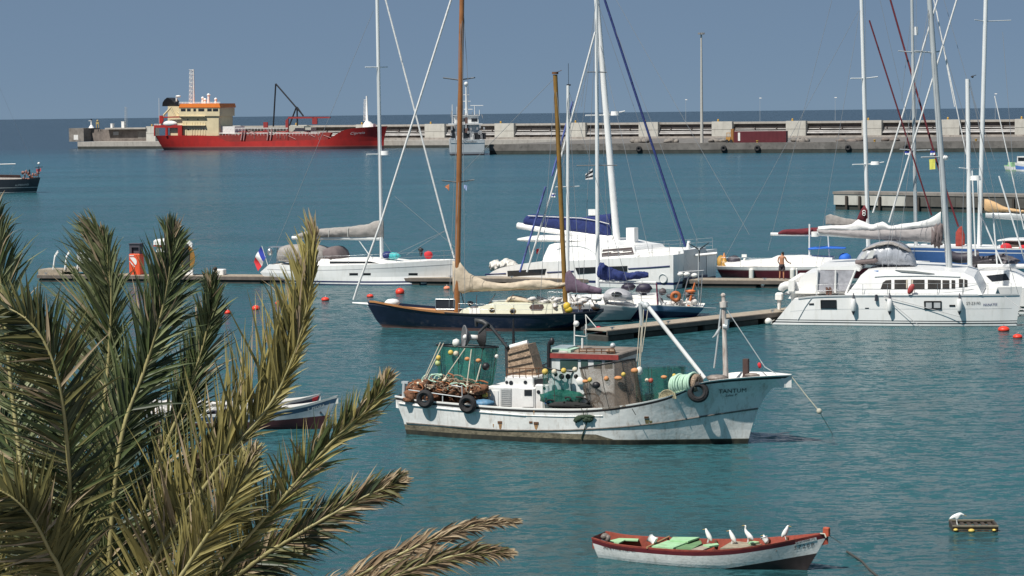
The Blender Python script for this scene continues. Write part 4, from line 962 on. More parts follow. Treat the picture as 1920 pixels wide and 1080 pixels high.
m=MB(); m.tube([MS.L(1392,499,yc),MS.L(1396,484,yc)],.07,6); m.bx(*[MS.L(1391,480,yc).x,MS.L(1400,480,yc).x],yc-.1,yc+.1,MS.L(1395,482,yc).z,MS.L(1395,477,yc).z); m.solo('white_outboard',WHITE2,'small white outboard bracket on the rail of the maroon sloop','outboard',MS)
for k,px in enumerate((1409,1486)):
    p=h.on(MS,px,515,-1,.17); m=MB(); m.tube([p-Vector((0,0,.32)),p+Vector((0,0,.32))],.17,10); m.ell(p+Vector((0,0,.32)),(.17,.17,.1),10,5); m.ell(p-Vector((0,0,.32)),(.17,.17,.1),10,5)
    m.solo('fender',BUOYWHITE,'stubby white fender on the maroon hull, %s'%('to the left of the standing man' if k==0 else 'to the right of the standing man'),'fender',MS,'stubby fenders on the maroon hull')
p=MP.L(1494,533,.2); m=MB(); m.tube([(p.x,.2,.5),(p.x,.2,MP.L(1494,505,.2).z)],.06,8); m.ell((p.x,.2,MP.L(1494,505,.2).z),.07,8,5); m.solo('power_post',WHITE2,'slim white post at the right end of the main pontoon','post',MP)
# ------------------------------------------------------------------ blue hull sloop far right
BS=frame2((1690,499),(1990,505)); yc=1.9
t=thing('blue_sloop','mid blue hulled yacht with white sheer line moored behind the catamarans','sailboat',BS,(7,yc,0))
h=Hull(S(BS,[(1680,462),(1760,463),(1850,465),(1985,467)]),[(-.6,13),(0,13.2),(1.6,14)],[(-.6,.6),(0,.1),(1.5,-.6)],1.9,[(0,.8),(.3,1),(.7,.95),(1,.03)],[(0,.5),(.3,.9),(.7,.8),(1,.01)],yc=yc,bottom=-.8)
m=MB(); h.build(m,[('s',0),('s',.09),('s',.3),('s',.36),('w',.2),('w',-.8)],[1,0,1,0,2],deckdrop=.05,deck_mi=1); m.build('hull',[BLUEHULL,WHITE,BLACK],t)
c=Cabin(1.2,1.3,2.2,1.1,yc); m=MB(); c.build(m,BS,[(1877,465),(1880,450),(1990,450),(1990,466)],-1); cb=m.build('wheelhouse',WHITE2,t)
m=MB(); patch(c,BS,[(1881,453),(1986,453),(1986,463),(1881,463)],-1,m,.02); m.build('window',mat('brown_glass',(.07,.05,.04),var=.5),cb)
m=MB(); bundle(BS,[(1874,449),(1890,446.5),(1990,446)],[(1874,451),(1990,450.5)],1.5,y=yc,mb=m,wr=0,pw=.6); m.build('roof',WHITE,cb)
spar('mast',t,BS,(1709,-40),(1718,492),(.11,.14),GREYALU,yc)
spar('mizzen_mast',t,BS,(1850,-60),(1836,462),(.15,.17),ALU,yc)
m=MB(); p=BS.L(1886,464,yc-1.6); m.ell(p,(.45,.2,.3),10,6,noise=.1); m.solo('red_lifebuoy_bag',FRR,'red bag on the wheelhouse side of the blue yacht','bag',BS)
m=MB(); p=BS.L(1918,466,yc-1.6); m.ell(p,(.3,.2,.25),10,6,noise=.1); m.solo('red_canister',FRR,'red canister at the right frame edge on the blue yacht','canister',BS)
p=BS.L(1718,58,yc); m=MB(); m.tube([p-Vector((0,0,.3)),p+Vector((0,0,.3))],.13,10); m.build('radar_reflector',WHITE,t)
for px,py in ((1713,98),(1716,282)):
    p=BS.L(px,py,yc); m=MB(); m.tube([p+Vector((-.9,-.8,.1)),p,p+Vector((.9,.8,.02))],.04,5); m.build('spreader',GREYALU,t)
for px,py in ((1846,40),):
    p=BS.L(px,py,yc); m=MB(); m.tube([p+Vector((-.5,-.8,.1)),p,p+Vector((1.7,.8,.05))],.035,5); m.build('spreader',GREYALU,t)
m=bundle(BS,[(1846,373),(1860,376),(1885,388),(1935,396)],[(1846,395),(1852,398),(1885,397),(1935,400)],.3,y=yc,seed=9,wr=.04,n=16); m.build('mizzen_sail',mat('tan_sail',(.55,.36,.19),rough=.9,var=.12,bump=.4),t)
m=bundle(BS,[(1848,399),(1890,397),(1940,398)],[(1848,408),(1890,412),(1940,414)],.2,y=yc,seed=10,wr=.01,n=10); m.build('sail_trough',GREYALU,t)
lines('headsail_furl',t,BS,[((1664,-20),(1757,305)),((1757,305),(1797,425))],.075,MAROONC,yc)
m=bundle(BS,[(1792,436),(1797,428),(1803,424),(1809,440)],[(1792,462),(1800,463),(1809,459)],.16,y=yc,n=10,seed=4); m.build('furled_clew',mat('rust_red_cloth',(.26,.04,.03),rough=.9,var=.5,scale=5),t)
lines('backstay_furl',t,BS,[((1751,0),(1812,290)),((1756,20),(1790,200)),((1865,180),(1920,430))],.04,SAILW,yc-.4)
lines('rigging',t,BS,[((1712,0),(1690,190)),((1770,0),(1812,145)),((1812,145),(1865,300)),((1718,0),(1714,480),yc,yc-1.7),((1880,60),(1912,470),yc,yc-1.7)],.016,WIRE,yc)
# long white furled headsails of yachts rafted further right
lines('furled_headsail',t,BS,[((1800,-20),(1667,417)),((1764,-20),(1637,399))],.07,SAILW,yc-1.0)
flag('signal_flag','yellow signal flag hoisted between the right hand masts',BS,[(1742,299),(1753,298),(1754,317),(1743,318)],[mat('yellow_flag',(.62,.6,.12),rough=.9)],yc-.6,None,.05)
flag('courtesy_flag','small dark blue ensign hoisted above the yellow flag',BS,[(1744,283),(1753,283),(1753,290),(1744,291)],[FRB,FRW],yc-.6,None,.04,vert=False)
flag('courtesy_flag','small dark blue pennant beside the left spreader of the grey mast',BS,[(1696,284),(1704,284),(1704,290),(1697,290)],[FRB,FRW],yc-.6,None,.04,vert=False)
# ------------------------------------------------------------------ second catamaran at the right edge
C2=frame2((1800,588),(2080,590)); yc=3.2
t=thing('pilothouse_catamaran','white catamaran with a glazed pilothouse at the right edge behind the lettered catamaran','catamaran',C2,(5,yc,0))
for yy in (.8,5.6):
    h=Hull(S(C2,[(1795,541),(1880,540),(2000,538),(2080,536)]),[(-.5,9.2),(0,9.3),(1.6,9.8)],[(-.5,.5),(0,0),(1.5,-.3)],.8,[(0,.9),(.4,1),(.8,.7),(1,.05)],[(0,.7),(.4,.85),(.8,.5),(1,.02)],yc=yy,bottom=-.6)
    m=MB(); h.build(m,[('s',0),('w',.42),('w',.3),('w',.22),('w',.12),('w',-.6)],[0,1,0,1,0],deck_mi=0); m.build('hull',[WHITE,mat('green_black_stripe',(.02,.04,.04))],t)
zd=C2.L(1860,540,.5).z
m=MB(); m.bx(.2,8,1.2,5.2,zd-.7,zd+.02); m.build('bridge_deck',WHITE2,t)
c=Cabin(zd,2.2,zd+1.2,1.9,yc); m=MB(); c.build(m,C2,[(1806,541),(1812,514),(1840,509),(1888,507),(1905,513),(1930,527),(1960,536),(1960,541)],-1); cb=m.build('pilothouse',WHITE,t)
m=MB(); patch(c,C2,[(1824,518),(1840,518),(1842,532),(1822,532)],-1,m,.02); m.build('window',mat('brown_glass',(.07,.05,.04)),cb)
m=MB(); patch(c,C2,[(1849,517),(1886,513),(1893,525),(1860,528)],-1,m,.02); m.build('window',GLASS,cb)
spar('mast',t,C2,(1814,148),(1819,540),(.12,.14),ALU,yc-1.2)
spar('boom',t,C2,(1833,499.5),(1925,499),.13,WHITE,yc-1.2)
m=MB()
for a,b in (((1823,320),(1829,480)),((1833,330),(1840,460)),((1838,400),(1880,498)),((1873,330),(1925,500)),((1862,400),(1870,500))): m.tube([C2.L(*a,yc),C2.L(*b,yc)],.05,6)
m.build('standing_spars',ALU,t)
p=C2.L(1829,334,yc-1.2); m=MB(); m.tube([p-Vector((0,0,.12)),p+Vector((0,0,.14))],[.3,.26],12); m.build('radar_dome',WHITE,t)
p=C2.L(1816,317,yc-1.2); m=MB(); m.tube([p+Vector((-.5,-.6,.1)),p,p+Vector((.5,.6,.02))],.03,5); m.build('spreader',ALU,t)
p=C2.L(1820,144,yc-1.2); m=MB(); m.tube([p,p+Vector((.3,0,.1))],.02,4); m.ell(p+Vector((.1,0,0)),.07,6,5); m.build('wind_sensor',BLACK,t)
lines('rigging',t,C2,[((1818,150),(1900,530)),((1812,150),(1802,535)),((1818,160),(1850,300))],.014,WIRE,yc-1.2)
m=MB(); m.ell(C2.L(1838,538,0.4),(.3,.2,.2),10,6,noise=.1); m.ell(C2.L(1828,540,.4),(.25,.2,.18),10,6); m.solo('white_fender_heap',BUOYWHITE,'white round fenders lying on the deck by the pilothouse','fender',C2)
m=MB(); rg=random.Random(21)
for k in range(16): m.ell(C2.L(rg.uniform(1822,1905),rg.uniform(484,503),5+rg.uniform(0,2)),(rg.uniform(.2,.7),.3,rg.uniform(.1,.3)),8,5,noise=.2,seed=k)
m.build('deck_clutter',mat('dark_mixed_clutter',(.10,.09,.10),var=.8,scale=2),t)
m=MB(); m.tube(spline([C2.L(1776,478,4),C2.L(1800,484,4),C2.L(1836,479,4)],8),.3,8); m.tube([C2.L(1820,488,4),C2.L(1885,478,4)],.12,6); m.solo('dark_dinghy',mat('charcoal_cover',(.04,.035,.05)),'dark covered dinghy between the blue yacht and the right catamaran','dinghy',C2)
# ------------------------------------------------------------------ big white catamaran with lettering on the bow
MN=frame2((1447,609.5),(1906,614)); B1=.78; ya=B1; yb=6.4; ym=3.6
t=thing('lettered_catamaran','large white catamaran with grey flybridge hood and black lettering on its bow','catamaran',MN,(6,ym,0))
shp=S(MN,[(1488,561),(1530,556.5),(1600,554.5),(1700,554),(1800,554),(1912,554.5)])
bow=[(-.7,MN.L(1902,614,ya).x),(0,MN.L(1906,614,ya).x)]+PR(MN,[(1913,554)],ya)
st=PR(MN,[(1452,604),(1462,592),(1474,577),(1488,561)],0); st=[(-.7,st[0][1]-.1),(0,-.05)]+st
hs=[]
for yy in (ya,yb):
    h=Hull(shp,bow,st,B1,[(0,.8),(.15,.95),(.4,1),(.7,.95),(.9,.5),(1,.04)],[(0,.75),(.15,.9),(.4,.95),(.7,.85),(.9,.38),(1,.02)],yc=yy,bottom=-.7,flare=.5)
    m=MB(); zA=MN.L(1700,601.3,0).z; zB=MN.L(1700,603,0).z; zC=MN.L(1700,605.3,0).z; zD=MN.L(1700,607.6,0).z
    h.build(m,[('s',0),('s',.05),('w',zA),('w',zB),('w',zC),('w',zD),('w',.02),('w',-.7)],[0,0,1,0,1,0,1],nu=60,deck_mi=2); m.build('hull',[WHITE,mat('dark_teal_stripe',(.02,.035,.045)),WHITE2],t); hs.append(h)
h=hs[0]
m=MB(); h.band(m,lambda u:h.zs(u)-.72,lambda u:h.zs(u)-.70,-1,.03,.97,.006); h.band(m,lambda u:h.zs(u)-.03,lambda u:h.zs(u)+.05,-1,.02,.995,.04); m.build('rub_rail',mat('pale_grey_trim',(.5,.52,.53)),t)
for q in ([(1539,563),(1568,563),(1568.5,578),(1539,578)],[(1733,565),(1765,565),(1765.5,580),(1733.5,580)]):
    m=MB(); patch(h,MN,q,-1,m,.02); w_=m.build('hull_window',GLASS,t)
    P=[h.on(MN,a,b,-1,.03) for a,b in q]; m=MB(); m.tube(P+[P[0]],.022,5); m.build('window_frame',BLACK,w_)
    if q[0][0]>1600:
        for a,b in ((1736,1747),(1751,1763)): m=MB(); patch(h,MN,[(a,567.5),(b,567.5),(b,577.5),(a,577.5)],-1,m,.035); m.build('curtain',mat('pale_curtain',(.45,.46,.47)),w_)
for q in ([(1517,569),(1526,568.5),(1526,572),(1517,572)],[(1780,571.5),(1791,571.5),(1791,575),(1780,575)],[(1622,577),(1629,577),(1629,578.7),(1622,578.7)]):
    m=MB(); patch(h,MN,q,-1,m,.02); m.build('vent',BLACK,t)
m=MB(); m.tube([h.on(MN,1523,557,-1,.012),h.on(MN,1510,575,-1,.012),h.on(MN,1496,600,-1,.012)],.025,5); m.build('sheet_line',GREYALU,t)
letter_on_hull(h,MN,'ST-23193',(1812,571.5),(1838,571),5.4,-1,t,BLACK,.02)
letter_on_hull(h,MN,'MANATEE',(1844,574),(1870,572.6),4.6,-1,t,mat('blue_lettering',(.02,.035,.16)),.02)
zd=h.zs(.5)
m=MB(); m.bx(.9,8.4,B1+.5,yb-.4,.75,zd+.01); m.bx(8.4,11.6,B1+.5,yb-.4,zd-.12,zd-.02); m.build('bridge_deck',WHITE2,t)
# saloon
c=Cabin(zd,3.45,zd+1.6,3.0,ym)
m=MB(); c.build(m,MN,[(1585,553),(1592,546),(1604,531),(1614,516),(1624,508),(1642,505.5),(1700,505),(1760,507.5),(1808,512),(1826,520),(1836,540),(1842,553)],-1); sal=m.build('saloon',WHITE,t)
for q in ([(1651,542),(1655,530),(1661,525.5),(1671,524.7),(1671,542)],[(1677,524.6),(1702,524.4),(1702,542),(1677,542)],[(1708,524.3),(1733.5,524.4),(1733.5,542),(1708,542)],[(1739.5,524.5),(1764,525),(1764,542),(1739.5,542)],[(1767,525),(1780,525.4),(1780,541.5),(1767,541.5)],[(1784,525),(1791,525.5),(1791,541),(1784,541)],[(1798,523),(1806,523.5),(1806,539),(1798,539)],[(1808,523.5),(1814,525),(1814,538),(1808,538)]):
    m=MB(); patch(c,MN,q,-1,m,.02); w_=m.build('saloon_window',mat('saloon_glass',(.05,.045,.04),rough=.12,var=.5,scale=1.5),sal)
for a in (1699,1709): m=MB(); patch(c,MN,[(a,525),(a+3,525),(a+2,541.5),(a,541.5)],-1,m,.03); m.build('curtain',mat('cream_curtain',(.5,.45,.36)),sal)
m=MB(); q=[(1640,519),(1660,517.5),(1740,517),(1800,519)]; m.tube([c.on(MN,a,b,-1,.02) for a,b in q],.035,5); m.build('brow_line',GREYALU,sal)
m=MB(); bundle(MN,[(1632,505),(1650,500.5),(1700,500),(1780,505),(1815,511)],[(1632,507.5),(1700,508),(1815,513)],2.9,y=ym,mb=m,wr=0,pw=.5); m.build('roof',WHITE,sal)
for q in ([(1678,506),(1715,508),(1752,513),(1740,513.5),(1690,510)],): m=MB(); patch(c,MN,q,-1,m,.05,.03); m.build('skylight',mat('grey_skylight',(.15,.17,.17)),sal)
# cockpit with clear screens
cc=Cabin(zd,3.0,zd+1.6,2.9,ym)
m=MB(); cc.build(m,MN,[(1530,506),(1534,500.5),(1604,498),(1612,503),(1611,509),(1604,506.5)],-1); m.build('cockpit_roof',WHITE,t)
m=MB(); patch(cc,MN,[(1534,507),(1603,507),(1600,522),(1588,546),(1534,547)],-1,m,.0,.03); m.build('clear_screen',GREYGLASS,t)
m=MB(); m.bx(.75,4.0,ym-2.8,ym+2.8,zd,zd+.12); m.bx(.8,1.1,ym-2.9,ym+2.9,zd+.12,zd+.7); m.build('cockpit_floor',WHITE2,t)
for a,b in (((1533,506),(1531,552)),((1567,507),(1566,549)),((1605,505),(1585,552))): spar('cockpit_post',t,MN,a,b,.05,WHITE,ym-3.05)
# swim platform block between hulls
cs=Cabin(0,2.2,1,2.2,ym); m=MB(); cs.build(m,MN,[(1478,560),(1497,528),(1507,514),(1532,511),(1532,560)],-1); m.build('stern_coaming',WHITE,t)
# flybridge hood
m=MB(); bundle(MN,[(1604,490),(1614,474),(1629,460),(1655,452),(1676,451),(1698,461),(1712,478),(1718,496)],[(1604,493),(1660,498),(1718,499)],1.55,y=ym,mb=m,wr=.015,pw=.7,n=30); hood=m.build('flybridge_hood',mat('clear_grey_screen',(.33,.35,.39),rough=.35,var=.45,scale=2.2),t)
m=bundle(MN,[(1618,468),(1630,461),(1655,453),(1676,452),(1698,462),(1708,470)],[(1618,469.5),(1645,462),(1670,457),(1690,462),(1708,472)],1.60,y=ym,wr=.02,pw=.7); m.build('canopy',TAUPE,hood)
for q in ([(1612,484),(1622,471),(1628,470),(1619,486)],[(1624,486),(1633,469),(1641,469),(1636,484)]):
    m=MB(); m.add([MN.L(a,b,ym-1.7) for a,b in q]+[MN.L(a,b,ym-1.66) for a,b in q],[(0,1,2,3),(7,6,5,4),(0,4,5,1),(1,5,6,2),(2,6,7,3),(3,7,4,0)]); m.build('screen_pane',mat('pale_clear_pane',(.5,.51,.5),rough=.3),hood)
m=MB(); m.tube([MN.L(1604,492,ym-1.6),MN.L(1640,489,ym-1.6),MN.L(1644,486,ym-1.6)],.13,7); m.build('rolled_screen',mat('dark_taupe_canvas',(.15,.12,.12)),hood)
spar('mast',t,MN,(1740,-40),(1780,504),(.14,.18),GREYALU,ym)
spar('boom',t,MN,(1532,437),(1770,452),.14,GREYALU,ym)
top=[(1534,425),(1552,423),(1580,422),(1600,419),(1607,412),(1618,415),(1634,421),(1648,417),(1657,416),(1668,423),(1690,420),(1720,416),(1745,409),(1764,397)]
mid=[(1534,432),(1560,433),(1600,434),(1650,433),(1700,431),(1764,424)]
m=bundle(MN,top,mid,.30,y=ym,seed=12,wr=.05,n=40); m.build('mainsail',SAILW,t)
m=bundle(MN,[(1532,429),(1600,429.5),(1700,426.5),(1766,421)],[(1532,437),(1580,443),(1640,449),(1700,451),(1745,455),(1766,458)],.36,y=ym,seed=13,wr=.03,n=40); bag=m.build('sail_bag',mat('grey_bag_canvas',(.33,.31,.31),rough=.9,var=.2,scale=3,bump=1,bscale=3),t)
m=bundle(MN,[(1548,405),(1556,402),(1580,408),(1606,412)],[(1548,421),(1606,424)],.05,y=ym+.45,seed=14,n=12); m.build('loose_bag_flap',TAUPE,bag)
m=bundle(MN,[(1745,428),(1757,418),(1768,420)],[(1745,458),(1757,463),(1768,458)],.4,y=ym,seed=15,n=10,wr=.15); m.build('bag_end',mat('dark_taupe_canvas',(.15,.12,.12)),bag)
p=MN.L(1768,294,ym); m=MB(); m.tube([p+Vector((-1.1,-.8,0)),p,p+Vector((.3,.8,.05))],.04,5); p=MN.L(1749,99,ym); m.tube([p+Vector((-.9,-.8,.1)),p,p+Vector((.3,.8,.1))],.04,5); m.build('spreader',GREYALU,t)
p=MN.L(1772,296,ym); m=MB(); m.ell(p,(.18,.15,.14),8,6); m.build('deck_light',WHITE,t)
lines('rigging',t,MN,[((1744,0),(1660,490),ym,ya),((1746,0),(1680,505),ym,ya+.3),((1742,0),(1910,553),ym,ym),((1750,100),(1774,500),ym-.8,ym-.3),((1645,420),(1655,500),ym-.4,ym-1.7),((1676,418),(1665,500),ym-.4,ym-1.7)],.013,WIRE,ym)
m=stanchions(MN,h,[.1,.2,.31,.42,.53,.64,.75,.86,.96],-1,.62); m.build('guard_rail',STEEL,t)
m=MB()
for a,b in (((1511,530),(1531,545)),((1490,527),(1502,552)),((1511,530),(1512,556)),((1500,540),(1531,548))): m.tube([MN.L(*a,ym-1.8),MN.L(*b,ym-1.8)],.03,5)
for x0_ in (1608,1615): m.tube([MN.L(x0_,552,.5),MN.L(1612 if x0_==1608 else 1616,534,.5)],.02,5)
m.build('stern_rail',STEEL,t)
FT=mat('fender_tip',(.03,.035,.05))
for k,(px,lab) in enumerate(((1600,'sternmost long'),(1668,'middle long'),(1799,'foremost long'))):
    a=h.on(MN,px,560,-1,.17); b=Vector((a.x,a.y,MN.L(px,588,a.y).z)); tt=thing('fender','%s white fender hung on the lettered catamaran'%lab,'fender',MN,b,'long fenders on the lettered catamaran')
    m=MB(); m.tube([b+Vector((0,0,.12)),b+Vector((0,0,.2)),a-Vector((0,0,.08)),a],[.09,.13,.13,.08],12); m.build('body',WHITE,tt)
    m=MB(); m.tube([b-Vector((0,0,.06)),b+Vector((0,0,.13))],[.03,.1],10); m.tube([a,a+Vector((0,.1,.28))],[.06,.02],8); m.build('tip',FT,tt)
m=MB(); p=h.on(MN,1643,560,-1,.1); m.tube([p-Vector((0,0,.12)),p+Vector((0,0,.22))],[.09,.06],8); m.solo('dark_fender',FT,'short dark fender between the two left long fenders','fender',MN)
m=MB(); p=c.on(MN,1708,542,-1,.35); m.ell(p,(.16,.08,.3),9,7,m=Matrix.Rotation(R(25),3,'Y')); m.solo('red_cover',mat('dull_red_cover',(.36,.05,.05)),'small dull red cover hung on the rail beside the saloon windows','cover',MN)
m=MB(); m.ell(MN.L(1644,508.5,ym-3.0),(.34,.12,.09),9,5); m.solo('blue_cloth',mat('sea_blue_cloth',(.03,.15,.42)),'flat blue cloth on the roof edge of the lettered catamaran','cloth',MN)
m=MB()
for px in (1551,1557): 
    p=MN.L(px,547,.4); m.tube([p+Vector((0,0,-.16)),p+Vector((.02,0,.1)),p+Vector((-.05,0,.24))],[.07,.09,.05],7)
m.solo('shoes_on_rail',mat('brown_leather',(.12,.06,.045),var=.5),'pair of brown shoes hung on the cockpit rail','shoes',MN)
# inflatable tender on davits
tt=thing('inflatable_tender','white inflatable tender with an outboard hung behind the stern of the lettered catamaran','dinghy',MN,(MN.L(1497,552,2).x,2,1.0))
for yy in (1.6,3.0):
    P=spline([MN.L(1464,545,yy),MN.L(1470,536,yy),MN.L(1490,535,yy),MN.L(1512,543,yy),MN.L(1530,551,yy)],10); m=MB(); m.tube(P,[.16,.2,.22,.22,.22,.22,.21,.2,.18,.14,.08],10); m.build('tube',mat('white_pvc_tube',(.68,.68,.67),var=.1),tt)
m=MB(); a=MN.L(1470,541,1.6); b=MN.L(1522,552,1.6); m.bx(a.x,b.x,1.7,2.9,b.z-.05,b.z+.05); m.build('floor',GREYALU,tt)
m=MB(); a=MN.L(1461,553,2.3); b=MN.L(1461,580,2.3); m.rbx(a.x-.2,a.x+.2,2.1,2.6,a.z-.25,a.z+.12,.06); m.tube([a-Vector((0,0,.2)),b],[.12,.09],8); m.build('outboard_motor',WHITE2,tt)
p=MN.L(1441,603,.3); m=MB(); m.ell(p,.2,12,8); m.tube([p,MN.L(1452,600,.5)],.015,4); m.solo('white_ball_fender',BUOYWHITE,'round white ball fender at the stern waterline of the lettered catamaran','fender',MN)
lines('mooring_lines',t,MN,[((1657,556),(1725,612),-.1,-.2),((1657,556),(1800,594),-.1,-.05),((1884,556),(1920,582),-.1,-1)],.016,GREYHULL,0)

# ------------------------------------------------------------------ dark ketch with varnished mast (bow left)
KT=frame2((721,619.5),(1084,623)); yc=1.75
t=thing('varnished_mast_ketch','dark navy ketch with varnished mast and beige sail cover moored behind the fishing boat','sailboat',KT,(5,yc,0))
# frame x runs bow -> stern; hull built with u=0 at the stern side on the right
def mir(p): return p
shp=S(KT,[(688,571),(720,575),(762,580.5),(810,585.5),(857,588.5),(930,590.5),(992,590.5),(1073,589),(1126,585.5)])
stem=[(-.8,KT.L(730,620,yc).x),(0,KT.L(719,620,yc).x)]+PR(KT,[(708,604),(699,588),(690,572)],yc)
ctr=[(-.8,KT.L(1060,624,yc).x),(0,KT.L(1084,624,yc).x)]+PR(KT,[(1108,604),(1126,586)],yc)
h=Hull(shp,ctr,stem,1.85,[(0,.03),(.08,.3),(.2,.62),(.45,.97),(.7,1),(.9,.8),(1,.55)],[(0,.01),(.1,.16),(.25,.5),(.5,.88),(.75,.85),(.92,.45),(1,.05)],yc=yc,bottom=-1)
m=MB(); h.build(m,[('s',0),('s',.10),('s',.16),('w',.16),('w',.07),('w',-1)],[0,1,0,2,2],nu=60,deckdrop=.18,deck_mi=3); m.build('hull',[NAVY,mat('navy_wale',(.03,.035,.06)),mat('dull_red_boot',(.11,.06,.055),var=.3),TEAK],t)
m=MB(); h.band(m,lambda u:h.zs(u)-.02,lambda u:h.zs(u)+.08,-1,.01,.36,.05); m.build('teak_rail',mat('orange_teak',(.42,.19,.07),rough=.5,var=.2),t)
m=MB(); h.band(m,lambda u:h.zs(u)-.02,lambda u:h.zs(u)+.05,-1,.36,.995,.05); m.build('toe_rail',mat('dark_rail',(.02,.025,.035)),t)
m=MB(); P=[KT.L(661,568,yc),KT.L(695,570.5,yc),KT.L(730,574,yc)]; m.tube(P,[.05,.08,.09],8); m.build('bowsprit',WHITE2,t)
m=MB(); P=[KT.L(702,571,yc),KT.L(762,578,yc),KT.L(818,582,yc)]; m.tube(P,.09,8); m.build('spare_spar',mat('orange_teak',(.42,.19,.07)),t)
c=Cabin(1.2,1.05,2.0,.85,yc)
CRM=mat('cream_deckhouse',(.66,.66,.52),rough=.5,var=.06)
m=MB(); c.build(m,KT,[(860,588),(866,580.5),(893,578),(908,573),(920,569),(1000,569.5),(1052,572),(1056,589)],-1); dh=m.build('deckhouse',CRM,t)
for px,py,r in ((922.5,582,4.5),(961.5,583.5,5.2)):
    p=c.on(KT,px,py,-1,.015); m=MB(); m.torus(p,r/36,.03,(0,1,0),18,6); m.build('porthole_ring',mat('brass',(.35,.27,.12),rough=.35,metal=.5),dh); m=MB(); m.tube([p,p+Vector((0,-.02,0))],r/36,18); m.build('porthole',GLASS,dh)
m=MB(); patch(c,KT,[(992,576),(997,571),(1018,570.5),(1020,576),(1016,582),(996,582)],-1,m,.015); m.build('side_opening',mat('dark_brown_opening',(.05,.025,.02)),dh)
m=MB(); patch(c,KT,[(880,579),(900,577),(900,588),(880,588)],-1,m,.02); m.build('hatch_panel',WHITE2,dh)
p0=KT.L(817,561,yc-1.2); p1=KT.L(853,580,yc-1.2); tt=thing('solar_panel','dark framed solar panel leaning on the rail beside the varnished mast','solar panel',KT,((p0.x+p1.x)/2,yc-1.2,p1.z))
m=MB(); m.bx(p0.x,p1.x,yc-1.22,yc-1.18,p1.z,p0.z); m.build('cells',mat('solar_cells',(.03,.032,.04),rough=.3,var=.3,scale=8),tt)
m=MB()
for a,b in (((p0.x,p1.z),(p1.x,p1.z)),((p0.x,p0.z),(p1.x,p0.z)),((p0.x,p1.z),(p0.x,p0.z)),((p1.x,p1.z),(p1.x,p0.z))): m.tube([(a[0],yc-1.23,a[1]),(b[0],yc-1.23,b[1])],.03,5)
m.build('frame',STEEL,tt)
spar('mast',t,KT,(867,-60),(856.5,585),(.13,.16),WOODMAST,yc)
spar('mizzen_mast',t,KT,(1041,140),(1061,586),(.12,.13),YELLOWMAST,yc)
m=MB(); p=KT.L(1041,139,yc); m.tube([p,p+Vector((0,0,.12))],.17,10); m.tube([p+Vector((.1,0,.1)),p+Vector((.35,0,.2))],.015,4); m.build('truck',RUST,t)
spar('boom',t,KT,(858,545),(1062,538),.09,WOODMAST,yc)
top=[(849,489),(856,491),(863,492),(875,507),(890,518),(915,527),(945,531),(980,527),(1000,524),(1030,526),(1048,530),(1064,527)]
bot=[(849,551),(863,549),(890,547),(930,545),(980,543),(1030,541),(1064,536)]
m=bundle(KT,top,bot,.24,y=yc,seed=22,wr=.06,n=44); m.build('sail_cover',BEIGE,t)
m=bundle(KT,[(1058,512),(1068,507),(1080,522),(1100,533),(1128,541)],[(1058,548),(1080,549),(1128,552)],.2,y=yc,seed=23,wr=.06,n=20); m.build('mizzen_cover',PURPLE,t)
m=MB(); m.tube([KT.L(1058,533,yc),KT.L(1064,532,yc)],.08,8); m.build('boom_end',mat('orange_teak',(.42,.19,.07)),t)
for py,dz in ((150,.15),(342,.02)):
    p=KT.L(862-(py/500)*4,py,yc); m=MB(); m.tube([p+Vector((-.75,-.5,.12)),p,p+Vector((.75,.5,.12))],.035,5); m.build('spreader',mat('dark_spreader',(.2,.2,.2)),t)
lines('headsail_furl',t,KT,[((852,-20),(715,415)),((715,415),(670,540)),((670,540),(663,562))],.06,SAILW,yc)
lines('rigging',t,KT,[((866,0),(842,576),yc,yc-1.6),((866,0),(872,578),yc,yc-1.6),((860,342),(850,576),yc-.5,yc-1.7),((868,0),(880,200),yc,yc),((1041,145),(1012,575),yc,yc-1.5),((1041,145),(1085,585),yc,yc-1.5),((663,566),(697,588)),((1041,145),(860,330))],.013,WIRE,yc)
m=stanchions(KT,h,[.42,.5,.58,.66,.74,.82,.9,.97],-1,.55); m.build('guard_rail',STEEL,t)
m=MB(); rg=random.Random(31)
for k in range(34):
    p=KT.L(rg.uniform(995,1120),rg.uniform(559,577),rg.uniform(.6,2.8)); m.ell(p,(rg.uniform(.1,.3),.25,rg.uniform(.06,.16)),8,6,noise=.4,seed=k)
m.build('deck_bags',mat('white_deck_bags',(.60,.58,.56),var=.4,scale=3),t)
m=MB()
for k in range(18):
    p=KT.L(rg.uniform(870,1120),rg.uniform(566,578),rg.uniform(.6,2.8)); m.tube([p,p+Vector((rg.uniform(-.4,.4),0,rg.uniform(.2,.7)))],.025,5)
for k in range(10):
    p=KT.L(rg.uniform(862,1118),rg.uniform(568,580),rg.uniform(.6,2.8)); m.ell(p,(rg.uniform(.12,.28),.2,rg.uniform(.08,.16)),7,5,noise=.2,seed=k)
m.build('deck_gear',mat('dark_deck_gear',(.09,.075,.08),var=.7,scale=3),t)
m=MB(); m.ell(KT.L(735,568,yc),(.45,.4,.22),10,6,noise=.12); m.solo('white_sail_heap',SAILW,'white sail heap on the bow of the navy ketch','sail',KT)
m=MB(); m.ell(KT.L(1063,575,.3),(.2,.15,.22),9,6,noise=.15); m.ell(KT.L(1066,581,.3),(.22,.15,.16),9,6,noise=.15); m.solo('yellow_life_ring_bag',mat('yellow_bag',(.62,.42,.03)),'bright yellow bag on the stern rail of the navy ketch','bag',KT)
m=bundle(KT,[(948,565),(958,554),(985,558),(1000,566)],[(948,567),(1000,568)],.5,y=yc+.3,seed=7,n=8); m.solo('beige_awning',BEIGE,'beige folded awning on the deckhouse roof of the navy ketch','awning',KT)
